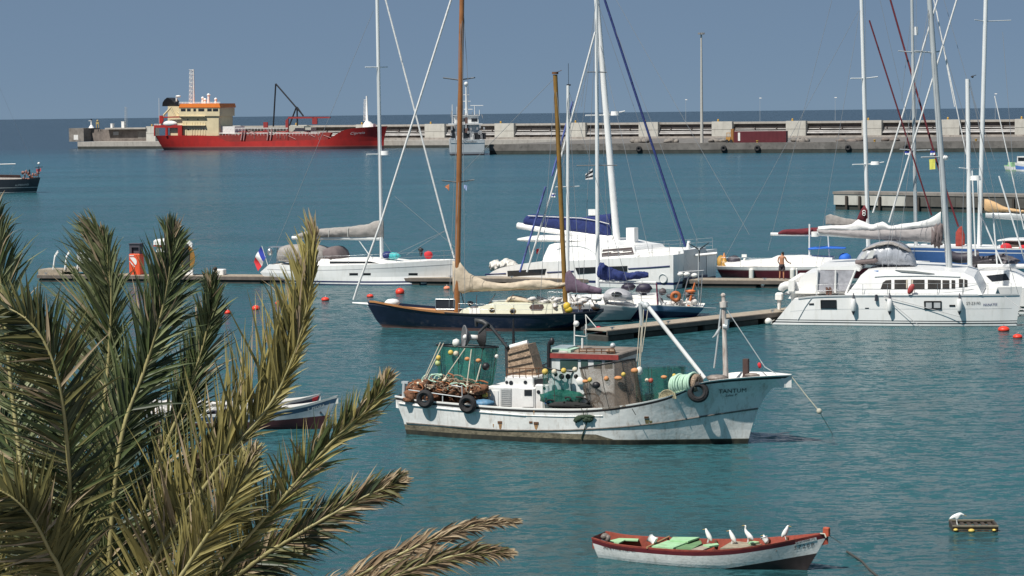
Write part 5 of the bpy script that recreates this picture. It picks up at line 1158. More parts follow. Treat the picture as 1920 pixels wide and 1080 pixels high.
flag('pennant','orange pennant hanging left of the varnished mast',KT,[(842,345),(833,350),(837,352),(842,358)],[mat('pale_orange_flag',(.6,.22,.1),rough=.9)],yc,None,.03)
flag('pennant','pale blue pennant hanging right of the varnished mast',KT,[(869,347),(876,347),(875,358),(870,352)],[mat('pale_blue_flag',(.3,.38,.6),rough=.9)],yc,None,.03)
p=KT.L(1122,620,-.5); m=MB(); m.ell(KT.LZ(1122,621,.05)+Vector((0,0,.05)),.21,14,10); m.solo('mooring_ball',mat('pink_red_ball',(.55,.05,.08),var=.15),'pinkish red ball fender under the counter stern of the navy ketch','buoy',KT)
lines('stern_ropes',t,KT,[((1098,590),(1101,627),.1,-.2),((1098,590),(1118,614),.1,-.3)],.025,ROPEW,0)

# ------------------------------------------------------------------ grey sloop and blue ketch rafted behind the dark ketch
GS=frame2((990,605),(1180,605)); yc=1.7
t=thing('grey_sloop','grey hulled sloop with slanted stern rafted behind the navy ketch','sailboat',GS,(4,yc,0))
shp=S(GS,[(960,568),(1050,569),(1120,571),(1196,578)])
h=Hull(shp,[(-.6,GS.L(1150,606).x),(0,GS.L(1177,606).x)]+PR(GS,[(1197,578)],yc),[(-.6,-1),(0,-1.6),(1.5,-2.4)],1.7,[(0,.03),(.2,.5),(.6,1),(1,.8)],[(0,.01),(.2,.35),(.6,.9),(1,.5)],yc=yc,bottom=-.8)
m=MB(); h.build(m,[('s',0),('s',.07),('w',.1),('w',-.8)],[1,0,2],deckdrop=.05,deck_mi=1); m.build('hull',[GREYHULL,WHITE2,BLACK],t)
spar('mast',t,GS,(1065,160),(1064.5,570),(.085,.1),ALU,yc)
m=MB(); p=GS.L(1066,160,yc); m.tube([p,p+Vector((0,0,1.2))],.012,4); m.bx(p.x-.1,p.x+.12,yc-.05,yc+.05,p.z-.02,p.z+.06); m.build('mast_head',BLACK,t)
p=GS.L(1064,350,yc); m=MB(); m.tube([p+Vector((-.6,-.5,0)),p,p+Vector((.6,.5,0))],.03,5); m.build('spreader',ALU,t)
c=Cabin(1.2,1.1,2,.9,yc); m=MB(); c.build(m,GS,[(1050,569),(1056,558),(1130,557),(1134,571)],-1); m.build('coachroof',WHITE2,t)
m=bundle(GS,[(1132,551),(1140,543),(1160,541),(1180,549),(1186,559)],[(1132,562),(1186,563)],1.1,y=yc,seed=3,n=12,pw=.7,wr=.02); hd=m.build('sprayhood',mat('pale_grey_hood',(.42,.42,.44)),t)
m=MB(); m.ell(GS.L(1156,552,yc-1.08),(.3,.1,.15),12,8); m.build('hood_window',GLASS,hd)
m=stanchions(GS,h,[.4,.55,.7,.85,.97],-1,.6); m.build('guard_rail',STEEL,t)
lines('headsail_furl',t,GS,[((1116,60),(1032,368)),((1032,368),(988,510))],.055,SAILW,yc)
lines('rigging',t,GS,[((1118,0),(1090,200)),((1065,165),(1044,565),yc,yc-1.5),((1065,165),(1090,568),yc,yc-1.5),((1065,165),(1190,575))],.012,WIRE,yc)
BK=frame2((1085,597),(1300,597)); yc=1.6
t=thing('blue_ketch','navy and pale blue yacht with blue sail cover and wind turbine behind the finger pontoon','sailboat',BK,(4,yc,0))
shp=S(BK,[(1070,566),(1150,569),(1235,572),(1322,577)])
h=Hull(shp,[(-.6,BK.L(1290,598).x),(0,BK.L(1302,598).x)]+PR(BK,[(1320,577)],yc),[(-.6,-1),(0,-1.6),(1.5,-2.4)],1.6,[(0,.03),(.2,.5),(.6,1),(1,.8)],[(0,.01),(.2,.35),(.6,.9),(1,.5)],yc=yc,bottom=-.8)
m=MB(); h.build(m,[('s',0),('s',.05),('s',.34),('w',.05),('w',-.8)],[1,2,0,0],deckdrop=.05,deck_mi=1); m.build('hull',[mat('deep_blue_hull',(.02,.025,.08),rough=.3),WHITE2,LIGHTBLUE],t)
spar('mast',t,BK,(1118,-40),(1121,560),(.1,.12),ALU,yc)
for py,w_ in ((135,.5),(310,1.1)):
    p=BK.L(1119,py,yc); m=MB(); m.tube([p+Vector((-w_,-.4,0)),p,p+Vector((w_,.4,-.02))],.03,5); m.build('spreader',mat('dark_spreader',(.2,.2,.2)),t)
spar('boom',t,BK,(1118,527),(1230,530),.08,ALU,yc)
m=bundle(BK,[(1118,498),(1128,492),(1137,497),(1150,504),(1172,510),(1186,511),(1196,508),(1216,511)],[(1118,523),(1140,525),(1170,526),(1195,523),(1218,520)],.22,y=yc,seed=33,wr=.09,n=36); m.build('sail_cover',BLUECLOTH,t)
lines('headsail_furl',t,BK,[((1074,190),(1035,330)),((1023,350),(975,510))],.06,mat('blue_white_furl',(.08,.11,.30),rough=.9,var=.9,scale=1.2),yc)
c=Cabin(1.2,1.0,2,.8,yc); m=MB(); c.build(m,BK,[(1170,569),(1180,556),(1230,553),(1240,572)],-1); m.build('coachroof',WHITE2,t)
m=MB(); m.ell(BK.L(1207,541,yc-.8),(.5,.3,.28),10,6,noise=.12); m.ell(BK.L(1178,538,yc),(.45,.3,.2),10,6,noise=.12); m.build('dodger',mat('dark_navy_canvas',(.03,.025,.05),var=.5),t)
m=stanchions(BK,h,[.5,.62,.74,.86,.97],-1,.65); m.build('stern_rail',STEEL,t)
m=MB(); m.tube([BK.L(1234,582,.5),BK.L(1231,531,.5)],.05,6); m.solo('maroon_oar',mat('maroon_oar',(.12,.02,.05)),'maroon tipped oar standing on the side of the blue ketch','oar',BK)
for k,(px,py) in enumerate(((1267,556),)):
    p=BK.L(px,py,.2); m=MB(); m.torus(p,.21,.11,(0,1,.1),18,8); m.solo('horseshoe_lifebuoy',mat('burnt_orange',(.40,.12,.04),var=.3,scale=6),'burnt orange horseshoe lifebuoy on the stern rail of the blue ketch','lifebuoy',BK)
m=MB(); m.tube([BK.L(1291,574,1),BK.L(1303,530,1)],[.09,.05],6); m.ell(BK.L(1295,546,1),(.3,.2,.1),8,5); m.solo('orange_danbuoy',mat('orange_cloth',(.55,.16,.05)),'orange marker buoy stowed upright on the stern of the blue ketch','marker',BK)
tt=thing('wind_turbine','small three bladed wind turbine on a pole at the stern of the blue ketch','wind turbine',BK,(BK.L(1308,575,1.2).x,1.2,1))
m=MB(); m.tube([BK.L(1310,575,1.2),BK.L(1309.5,512,1.2),BK.L(1310,470,1.2)],.035,6); m.build('pole',GREYALU,tt)
p=BK.L(1311,468,1.1)
for a in (150,35,270):
    m=MB(); d=Vector((math.cos(R(a)),0,math.sin(R(a)))); n_=Vector((-d.z,0,d.x)); L_=.68
    m.add([p+n_*.04,p-n_*.04,p+d*L_-n_*.02,p+d*L_+n_*.015,p+n_*.04+Vector((0,.03,0)),p-n_*.04+Vector((0,.03,0)),p+d*L_-n_*.02+Vector((0,.015,0)),p+d*L_+n_*.015+Vector((0,.015,0))],[(0,1,2,3),(7,6,5,4),(0,3,7,4),(1,5,6,2),(2,6,7,3)]); m.build('blade',BLACK,tt)
m=MB(); m.ell(p+Vector((0,.15,0)),(.08,.2,.08),8,6); m.build('hub',GREYALU,tt)
lines('davit_frame',t,BK,[((1278,515),(1255,575),.8,.8),((1292,515),(1276,575),.8,.8),((1272,510),(1320,507),.8,.8),((1317,512),(1313,575),.8,.8),((1318,577),(1343,578),.8,.8)],.03,STEEL,.8)
m=MB()
for a,b in ((1276,514),(1288,514),(1302,516)): m.ell(BK.L(a,b,.8),(.18,.15,.12),8,5,noise=.1)
m.build('floodlights',WHITE2,t)
m=MB(); rg=random.Random(41)
for k in range(14): m.ell(BK.L(rg.uniform(1250,1312),rg.uniform(562,573),rg.uniform(.4,2)),(rg.uniform(.1,.25),.2,rg.uniform(.08,.18)),7,5,noise=.2,seed=k)
m.build('deck_bags',mat('white_deck_bags',(.60,.58,.56)),t)
m=MB()
for k in range(16): m.ell(BK.L(rg.uniform(1190,1300),rg.uniform(545,570),rg.uniform(1,2.4)),(rg.uniform(.1,.25),.2,rg.uniform(.1,.2)),7,5,noise=.2,seed=k)
m.build('deck_gear',mat('dark_deck_gear',(.09,.075,.08)),t)
flag('striped_flag','black and white striped flag hoisted left of the blue ketch mast',BK,[(1111,315),(1097,327),(1098,337),(1112,336)],[FRW,BLACK,FRW,BLACK,FRW],yc,None,.05,vert=False)
flag('courtesy_flag','tiny blue and white flag hoisted right of the ochre mizzen mast',BK,[(1034,362),(1041,362),(1041,370),(1034,370)],[FRW,FRB,FRW],yc,None,.03,vert=False)
lines('rigging',t,BK,[((1119,0),(1090,250)),((1119,0),(1092,566),yc,yc-1.4),((1119,0),(1145,566),yc,yc-1.4),((1119,0),(1318,575))],.012,WIRE,yc)

# ------------------------------------------------------------------ buoys
def buoy(px,py,r,m_,label,flat=.8):
    p=W(px,py,0.05); t=thing('mooring_buoy',label,'buoy',WORLD,(p.x,p.y,0),'mooring buoys')
    m=MB(); m.ell((p.x,p.y,r*flat*.45),(r,r,r*flat),16,10); m.build('ball',m_,t)
    m=MB(); z=r*flat*1.42; m.torus((p.x,p.y,z+.03),.05,.014,(1,.3,0),10,5); m.build('eye',STEEL,t)
for a in ((324,597,.17,'small flat red buoy behind the palm fronds, leftmost of the row',.55),(427,586.5,.21,'red buoy right of the slim upright frond, second from the left',.7),(480,579.5,.24,'red buoy in open water under the tricolour flag',.8),(524,569.5,.25,'red buoy half hidden behind the left edge of the tall frond',.7),(610,562,.25,'red buoy just right of the tall frond tip',.6),(694,555.5,.22,'red buoy off the bowsprit of the navy ketch',.6),(750,549.5,.29,'largest red buoy, below the bow of the white sloop',.9)):
    buoy(a[0],a[1],a[2],BUOYRED,a[3],a[4])
buoy(838,541,.22,BUOYPALE,'faded orange buoy beside the beige sail cover',.7)
p=W(838,551,0); 
for a in ((1882,619,.30,'tilted red buoy under the lettered bow',.6),(1908,632,.24,'small red buoy at the right edge of the harbour water',.6)): buoy(a[0],a[1],a[2],BUOYRED,a[3],a[4])
# ------------------------------------------------------------------ white fishing boat in the middle
def frame_corner(corner,bow,off):
    A=W(*corner);B=W(*bow);d=B-A;L_=math.sqrt(max(.1,d.xy.length**2-off*off)); yaw=math.atan2(d.y,d.x)-math.atan2(off,L_)
    o=A-Matrix.Rotation(yaw,3,'Z')@Vector((0,-off,0)); return Frame(o,yaw),L_
TF,TL=frame_corner((761,814),(1402,832),1.3)
t=thing('fishing_boat','white wooden fishing boat with rust stains and dark lettering on its flared bow','fishing boat',TF,(6,0,0))
shp=[(lambda p:(p.x,p.z))(TF.L(*a)) for a in ((741,742,-1.35),(782,750,-1.6),(830,754.5,-1.75),(900,760.5,-1.85),(955,764,-1.9),(1012,766,-1.9),(1105,766,-1.9),(1187,757.5,-1.85),(1245,745,-1.7),(1285,730,-1.5),(1308,718,-1.3),(1339,712,-1.1),(1408,705.5,-.6),(1484,702,0))]
bow=[(-.8,TL-.1)]+PR(TF,[(1402,832),(1408,807),(1421,767),(1437,738),(1460,716),(1484,703)],0)
stn=[(-.8,.15)]+PR(TF,[(761,814),(757,790),(745,755),(741,742)],-1.3)
TH=Hull(shp,bow,stn,1.9,[(0,.72),(.12,.88),(.35,1),(.62,1),(.8,.8),(.91,.46),(1,.04)],[(0,.66),(.2,.9),(.45,.97),(.65,.86),(.82,.45),(.93,.16),(1,.01)],bottom=-.9,flare=.85)
m=MB(); TH.build(m,[('s',0),('s',.05),('s',.14),('t',.6),('f',lambda u:lerp(.36,.19,max(0,min(1,(u-.60)/.05)))),('w',.17),('w',-.02),('w',-.9)],[1,2,0,0,3,5,5],nu=80,deckdrop=.45,deck_mi=4,rail=.12,inner_mi=1)
hull_o=m.build('hull',[OLDWHITE,WHITE2,mat('black_rubbing_strip',(.02,.02,.022),rough=.7,var=.4),WEED,mat('dirty_deck',(.25,.22,.19),rough=.9,var=.3),mat('black_green_waterline',(.022,.024,.018),rough=.9,var=.5,scale=4,dirt=(.10,.09,.05),dirt_amt=.5)],t)
def strake(pts,r,mm,name='rub_strake',off=.01):
    P=[TH.on(TF,a,b,-1,off) for a,b in pts]; m=MB(); m.tube(spline(P,len(P)*4),r,6); m.build(name,mm,t)
strake([(748,756),(800,763),(860,769),(920,774),(985,779)],.035,OLDWHITE)
strake([(985,779),(1060,781),(1130,780)],.02,OLDWHITE)
strake([(762,793),(850,800),(930,806),(1050,807),(1150,802),(1222,795),(1280,787),(1330,779),(1421,766)],.03,mat('grey_chafed_strip',(.12,.11,.10),rough=.8,var=.6,scale=6))
for k,(px,py,w_,h_) in enumerate(((937,792,4,2.2),(995,792,3,1.8),(1005,793.5,4.5,2.2),(1212,783,4,2))):
    m=MB(); patch(TH,TF,[(px-w_,py-h_),(px+w_,py-h_),(px+w_,py+h_),(px-w_,py+h_)],-1,m,.02); m.build('scupper',RUST,t)
STAIN=mat('rust_streak',(.36,.20,.09),rough=.9,var=.5,scale=9)
STAIN2=mat('weed_streak',(.20,.17,.08),rough=.9,var=.6,scale=9)
for k,(px,py,w_,L_) in enumerate(((938,795,3.2,11),(1005,796,4,10),(1001,770,1,9),(1213,786,4.5,12),(1220,789,3,9),(925,795,1,7))):
    m=MB(); patch(TH,TF,[(px-w_,py),(px+w_,py),(px+w_*.7,py+L_*.6),(px+w_*.2,py+L_),(px-w_*.5,py+L_*.8)],-1,m,.006,.003); m.build('rust_stain',STAIN2 if k in (3,4) else STAIN,t)
letter_on_hull(TH,TF,'TANTUM',(1347.5,738),(1399.5,735.2),7.4,-1,t,BLACK,.035,.05)
letter_on_hull(TH,TF,'Salas P',(1360,744),(1382,742),4.0,-1,t,BLACK,.03,.15)
def tb(name,x0,x1,yt,yb,y,dep,mm,par=t,r=.03):
    a=TF.L(x0,yb,y);b=TF.L(x1,yt,y); m=MB(); m.rbx(a.x,b.x,y,y+dep,a.z,b.z,r); return m.build(name,mm,par)
def tp(name,pix,y,mm,par,th=.02):
    P=[TF.L(a,b,y) for a,b in pix]; m=MB(); m.prism([(p.x,p.z) for p in P],y,y+th); return m.build(name,mm,par)
CASE=mat('casing_white',(.74,.74,.73),rough=.5,var=.07,dirt=(.3,.2,.12),dirt_amt=.35)
e=thing('engine_casing','white boxy engine casing with panelled doors on the deck of the fishing boat','deck house',TF,(4.2,-.3,.6)); OFF[e.name]=Vector((4.2,-.3,.6))
e.parent=None
bpy.data.objects.remove(e)
ec=tb('engine_casing',914,1003,727.5,766,-1.15,1.9,CASE)
eu=tb('engine_casing',947,1000,708,727.4,-.9,1.5,CASE); ev=tb('engine_casing',1003.5,1028,722,766,-1.1,1.8,CASE)
for q in ([(916.5,733),(934,733),(934,761),(916.5,761)],): tp('door',q,-1.175,CASE,ec,.023)
tp('door',[(938.5,728.5),(959,728.5),(959,763),(938.5,763)],-1.172,mat('grey_louvre_door',(.40,.41,.41),var=.15,scale=6),ec,.02)
m=MB()
for k in range(9):
    a=TF.L(940,731+k*3.6,-1.19);b=TF.L(957.5,731+k*3.6,-1.19); m.bx(a.x,b.x,-1.19,-1.173,a.z-.02,a.z+.012)
m.build('louvre_slats',mat('grey_louvre_door',(.4,.41,.41)),ec)
tp('door',[(979,729.5),(1000,729.5),(1000,763),(979,763)],-1.175,CASE,ec,.023)
w_=tp('window',[(983,731),(997,731),(997,742),(983,742)],-1.19,GLASS,ec,.012)
for px,py,r,yy,par in ((958,718,4.2,-.915,eu),(985,717,3.6,-.915,eu),(950,717,3,-.915,eu),(1009.5,735,3.6,-1.115,ev),(1020.5,728,2.6,-1.115,ev)):
    p=TF.L(px,py,yy); m=MB(); m.tube([p,p+Vector((0,.03,0))],r/53,14); q=m.build('porthole',GLASS,par)
tp('dark_grille',[(1003,712),(1022,710),(1022,721),(1003,722)],-.9,BLACK,ev,.3)
# wheelhouse
wh=tb('wheelhouse',1030,1152,672,766,-1.25,2.4,mat('wheelhouse_white',(.62,.65,.65),rough=.55,var=.12,dirt=(.2,.2,.18),dirt_amt=.4))
m=MB(); a=TF.L(1025,671.5,-1.4);b=TF.L(1158,666,-1.4); m.rbx(a.x+.03,b.x-.03,-1.28,1.32,a.z+.01,b.z+.012,.04); rf=m.build('roof',mat('roof_felt',(.20,.17,.145),rough=.95,var=.45,scale=3),t)
m=MB(); m.bx(a.x,b.x,-1.33,-1.285,a.z,b.z-.01); m.bx(a.x,a.x+.03,-1.28,1.35,a.z,b.z-.01); m.build('roof_edge',mat('red_roof_edge',(.24,.035,.03),rough=.6,var=.4,scale=4),t)
for q in ([(1050,675),(1083,675),(1083,692),(1050,692)],[(1089,675),(1102,675),(1102,691),(1089,691)],[(1113,676),(1128,676),(1128,690),(1113,690)],[(1134,676),(1148,676),(1148,690),(1134,690)]): tp('window',q,-1.27,mat('green_window',(.04,.075,.07),rough=.15),wh,.018)
tp('door',[(1041,704),(1070,703),(1071,760),(1041,760)],-1.285,mat('pale_blue_door',(.5,.56,.58)),wh,.03)
for k,(px,py,r) in enumerate(((1042,702,4),(1053,706,5.5),(1065,706,5.2),(1080,706,4.5))):
    p=TF.L(px,py,-1.5); m=MB(); m.ell(p,(r/53,.05,r/53),12,8); m.build('deck_lamp',BLACK,wh)
tt=thing('mint_crate','mint green crate on the wheelhouse roof of the fishing boat','crate',TF,(TF.L(1050,666,-1).x,-1,TF.L(1050,666,-1).z))
a=TF.L(1033,666,-1.1);b=TF.L(1070,656,-1.1); m=MB(); m.bx(a.x,b.x,-1.1,-.2,a.z,b.z); m.build('box',mat('mint_crate_paint',(.42,.60,.46)),tt); m=MB(); c_=TF.L(1048,664,-1.12);d_=TF.L(1064,658,-1.12); m.bx(c_.x,d_.x,-1.13,-1.11,c_.z,d_.z); m.build('white_label_panel',OLDWHITE,tt)
m=MB(); a=TF.L(1036,656,-.8);b=TF.L(1066,650,-.8); m.bx(a.x,b.x,-.9,.1,a.z,b.z-.03); m.solo('glass_skylight',mat('pale_glass',(.32,.40,.42),rough=.2),'pale glass box above the mint green crate','skylight',TF)
m=MB(); rg=random.Random(51)
for k in range(16): m.ell(TF.L(rg.uniform(1072,1148),rg.uniform(655,664),rg.uniform(-1,.8)),(rg.uniform(.1,.3),.22,rg.uniform(.06,.13)),7,5,noise=.25,seed=k)
m.solo('rope_heap',NETBEIGE,'brown heap of rope and gear on the wheelhouse roof','rope',TF)
m=MB()
for y in (-1.2,1.1):
    for k in range(2): m.tube([TF.L(1086,654+k*5,y),TF.L(1152,654+k*5,y)],.018,5)
    for px in (1086,1100,1114,1128,1142,1152): m.tube([TF.L(px,654,y),TF.L(px,667,y)],.018,5)
m.build('roof_rail',RUST,rf)
m=MB(); m.tube([TF.L(1145,664,-.8),TF.L(1148,650,-.8)],.03,6); m.ell(TF.L(1149,648,-.8),(.1,.12,.1),8,6); m.build('searchlight',GREYALU,rf)
m=MB(); m.tube(spline([TF.L(1029,700,-1.3),TF.L(1029,660,-1.3),TF.L(1030,644,-1.3),TF.L(1034,640,-1.3)],10),.07,8); m.ell(TF.L(1035,640,-1.3),(.1,.1,.14),8,6); m.build('exhaust_pipe',BLACK,t)
m=MB(); m.tube([TF.L(1077,666,0),TF.L(1077.5,590,0)],.025,6); m.tube([TF.L(1077,629,0),TF.L(1099,631,0),TF.L(1098,608,0)],.02,5); m.tube([TF.L(1092,666,0),TF.L(1092,634,0)],.04,6); m.ell(TF.L(1080.5,607,0),.11,10,8); m.build('aerial_mast',OLDWHITE,t)
# aft crane with power block
y=0
m=MB(); m.tube([TF.L(965,712,.2),TF.L(963,650,.2),TF.L(962.5,598,.2)],[.07,.06,.03],7); m.build('aft_mast',BLACK,t)
m=MB(); m.tube([TF.L(953,715,0),TF.L(951,651,0)],.1,8)
for dy in (-.12,.12): m.tube([TF.L(951,651,dy),TF.L(921,613,dy)],.055,6)
for k in range(5): p=TF.L(951-k*6,651-k*7.6,-.12); m.tube([p,p+Vector((0,.24,0))],.03,5)
m.tube([TF.L(921,614,0),TF.L(905,603,0),TF.L(893,601,0),TF.L(893,612,0)],[.08,.1,.1,.06],8); m.tube([TF.L(916,606,-.1),TF.L(898,624,-.1)],.06,6)
cr=m.build('net_crane',mat('greasy_steel',(.045,.047,.05),rough=.5,var=.5),t)
c0=TF.L(888,633,-.15); ax=Vector((.80,.56,-.08)).normalized(); q=ax.to_track_quat('Z','Y').to_matrix()
for s_ in (-1,1):
    m=MB(); rings=[]
    for zz,rr in ((.12,.08),(.16,.16),(.34,.43),(.37,.44),(.36,.38),(.2,.09)):
        rings.append([c0+q@Vector((rr*math.cos(2*math.pi*j/28),rr*math.sin(2*math.pi*j/28),s_*zz)) for j in range(28)])
    m.loft(rings,0); m.build('sheave_flange',RUBBER if s_>0 else mat('worn_grey_flange',(.16,.16,.165),rough=.5,var=.6,scale=3),t)
m=MB(); m.tube([c0-ax*.33,c0+ax*.33],.1,12); m.ell(c0-ax*.3,.1,10,8); m.ell(c0+ax*.2+Vector((.1,0,-.2)),.09,8,6); m.build('sheave_hub',OLDWHITE,t)
# brown matting bin
ta=[(952,661),(953,712),(1006,704),(996,668),(989,646),(958,652)]
P=[TF.L(a,b,-.3) for a,b in ta]; m=MB(); m.prism([(p.x,p.z) for p in P],-.3,.5)
tt=thing('reed_mat_bin','leaning brown reed mat bin with a pale lid behind the engine casing','bin',TF,(P[1].x,0,P[1].z)); m.build('mat_body',mat('reed_mat',(.36,.26,.18),rough=.95,var=.5,scale=9,bump=.8,bscale=20),tt)
for k in range(4):
    f=.12+k*.24; a=TF.L(953,lerp(659,709,f),-.3);b=TF.L(lerp(990,1004,f),lerp(648,701,f),-.3); m=MB(); m.tube([a+Vector((0,-.02,0)),b+Vector((0,-.02,0))],.022,5); m.build('binding',DARKWOOD,tt)
m=MB(); m.tube([TF.L(957,651,0),TF.L(990,642,0)],.09,8); m.build('lid',OLDWHITE,tt)
m=MB()
for yy in (692,702): m.tube([TF.L(949,yy,-.9),TF.L(1018,yy-2,-.9)],.015,5)
for px in (950,962,974,986,998,1010,1018): m.tube([TF.L(px,691,-.9),TF.L(px,708,-.9)],.015,5)
m.build('casing_rail',RUST,eu)
# stern rail
m=MB()
for a,b in (((766,731),(868,745)),((830,742),(830,758)),((797,735),(797,752)),((866,722),(867,752)),((846,722),(867,726))): m.tube([TF.L(*a,-1.62),TF.L(*b,-1.62)],.02,6)
m.tube([TF.L(757,744,-1.3),TF.L(758,718,-1.3)],.07,7); m.bx(TF.L(754,744,-1.3).x,TF.L(766,744,-1.3).x,-1.35,-1.2,TF.L(758,719,-1.3).z,TF.L(758,715,-1.3).z); m.build('stern_rail',GREYALU,t)
# foremast, derrick, bitts
m=MB(); m.tube([TF.L(1361,712,0),TF.L(1359,640,0),TF.L(1356.5,556,0)],[.1,.085,.07],9); m.ell(TF.L(1356,554,0),.09,8,6); m.tube([TF.L(1357,576,0),TF.L(1356.5,566,0)],.14,8); fm=m.build('foremast',mat('rust_streaked_white',(.56,.52,.48),rough=.7,var=.2,dirt=(.17,.08,.05),dirt_amt=.9,dscale=(2,2,.25)),t)
m=MB(); m.tube([TF.L(1352,580,0),TF.L(1343,660,0),TF.L(1339,690,0)],.035,6); m.bx(TF.L(1360,606,0).x,TF.L(1366,606,0).x,-.1,.1,TF.L(1362,609,0).z,TF.L(1362,599,0).z); m.tube([TF.L(1357,612,0),TF.L(1365,612,0)],.12,8); m.tube(spline([TF.L(1351,612,0),TF.L(1344,626,0),TF.L(1336,633,0)],6),[.02,.04,.06,.06,.04,.03,.02],6); m.build('mast_fittings',GREYALU,fm)
spar('derrick_boom',t,TF,(1216,576),(1321,709),(.075,.075),WHITE,-.7)
m=MB(); m.tube([TF.L(1203,610,-.5),TF.L(1201,568,-.5)],[.05,.09],8); m.tube([TF.L(1202,568,-.5),TF.L(1216,575,-.7)],.08,6); m.ell(TF.L(1211,573,-.6),(.14,.12,.14),8,6); m.build('derrick_head',GREYALU,t)
lines('derrick_ropes',t,TF,[((1200,600),(1193,694),-.5,-.8),((1204,605),(1197,694),-.5,-.8),((1207,580),(1200,694),-.6,-.8),((1215,580),(1204,660),-.7,-.8)],.018,ROPE,-.6)
a=TF.L(1394,706,0);b=TF.L(1403.5,673,0); m=MB(); m.bx(a.x,b.x,-.1,.1,a.z-.1,b.z); m.build('bow_bitt',mat('brown_bitt',(.075,.045,.04),rough=.9,var=.3),t)
m=MB(); m.ell(TF.L(1345,709,-.4),(.4,.3,.12),9,5,noise=.1); m.ell(TF.L(1410,703,0),(.3,.2,.07),8,5); m.build('bow_gear',mat('grey_brown_gear',(.2,.17,.15),var=.6,scale=5),t)
lines('forestay',t,TF,[((1361,578),(1434,688)),((1434,688),(1457,702))],.018,GREYALU,0)
m=MB(); m.ell(TF.L(1424,685,0),(.07,.05,.1),7,5,noise=.2); m.solo('red_rag',FRR,'small red rag tied to the forestay of the fishing boat','rag',TF)
a=TF.L(1484,706,0); b=TF.L(1536,771,0)+Vector((0,0,0)); b2=TF.w(b); m=MB(); e_=TF.i@W(1560,812)
m.tube([a,a.lerp(b,.5)-Vector((0,0,.02)),b],.02,6); m.tube([b,e_],.012,5); m.ell(b,(.1,.08,.1),8,6); m.solo('anchor_rope',ROPE,'pale anchor rope running from the flared bow into the water','rope',TF)
lines('stern_line',t,TF,[((745,745),(728,760),-1.3,-1),((728,760),(700,790),-1,-.4)],.015,ROPED,-1)
# tyres on the hull
for k,(px,py,lab) in enumerate(((797,748,'nearest the stern'),(877,758,'below the net heap'),(1309,735,'on the flared bow beside the lettering'))):
    n_=Vector((0,-1,0)) if k<2 else Vector((.30,-1,.25)); p=TH.on(TF,px,py,-1,.17 if k<2 else .12)
    m=MB(); m.torus(p,.235 if k<2 else .265,.105,n_,28,10,flat=1.0); m.torus(p+n_.normalized()*.085,.24,.035,n_,28,6)
    tt=m.solo('tyre_fender',RUBBER,'black tyre fender %s, on the white fishing boat'%lab,'tyre',TF,'tyre fenders on the fishing boat')
    m=MB(); m.tube([p+Vector((0,0,.3)),p+Vector((.05,.12,.62))],.018,5); m.build('lashing',ROPED,tt,off=OFF[tt.name])
# net heap on the stern
rg=random.Random(61)
P0=TF.L(835,750,0); nh=thing('net_heap','rust brown heap of fishing nets piled on the stern of the white fishing boat','fishing net',TF,(P0.x,0,P0.z))
m=MB()
def htop(px): return pl([(758,734),(770,722),(790,713),(830,709),(870,713),(900,722),(914,740)],px)
for k in range(150):
    px=rg.uniform(764,912); y=rg.uniform(-1.5,1.1); py=rg.uniform(htop(px)+4,753); p=TF.L(px,py,y)
    m.ell(p,(rg.uniform(.14,.34),rg.uniform(.14,.3),rg.uniform(.08,.19)),8,6,noise=.3,seed=k,m=Matrix.Rotation(rg.uniform(-.6,.6),3,'Y'))
m.build('net_folds',NETBROWN,nh)
def swirl(mb,px0,px1,py0f,n,r,seed,ylo=-1.7,yhi=-.6):
    g=random.Random(seed)
    for k in range(n):
        px=g.uniform(px0,px1); y=g.uniform(ylo,yhi); P=[]
        py=g.uniform(py0f(px)-1,py0f(px)+26); a0=g.uniform(0,6.28); rr=g.uniform(.12,.4)
        c=TF.L(px,py,y)
        for i in range(9): a=a0+i*.5; P.append(c+Vector((rr*math.cos(a)+g.uniform(-.04,.04),g.uniform(-.05,.05),rr*.45*math.sin(a))))
        mb.tube(P,r,5)
m=MB(); swirl(m,770,905,htop,46,.022,1); m.build('net_ropes',NETBEIGE,nh)
m=MB(); swirl(m,770,905,htop,26,.03,2); m.build('orange_net_ropes',mat('orange_brown_net',(.30,.115,.05),rough=.95,var=.5,scale=8),nh)
m=MB()
for k in range(30):
    px=rg.uniform(772,905); p=TF.L(px,rg.uniform(htop(px),htop(px)+22),-rg.uniform(1.0,1.6)); m.ell(p,rg.uniform(.035,.065),7,5)
m.build('small_corks',CREAMF,nh)
m=MB(); swirl(m,800,860,lambda x:708,7,.025,5); m.build('pale_ropes',ROPEGREEN,nh)
m=MB(); m.ell(TF.L(909,741,-1.3),(.12,.1,.1),8,6); m.solo('yellow_can',YELLOWF,'small yellow can between the net heap and the engine casing','can',TF)
m=MB(); m.ell(TF.L(906,756,-1.5),(.4,.25,.13),9,6,noise=.25); m.solo('blue_rope_heap',mat('blue_rope',(.08,.2,.33),var=.5,scale=9),'small heap of blue rope at the foot of the engine casing','rope',TF)
m=MB(); a=TF.L(1020,757,-1.45);b=TF.L(1032,739,-1.45); m.rbx(a.x,b.x,-1.45,-1.0,a.z,b.z,.05); m.solo('blue_barrel',mat('blue_barrel',(.02,.16,.50),rough=.5),'bright blue drum beside the wheelhouse door','drum',TF)
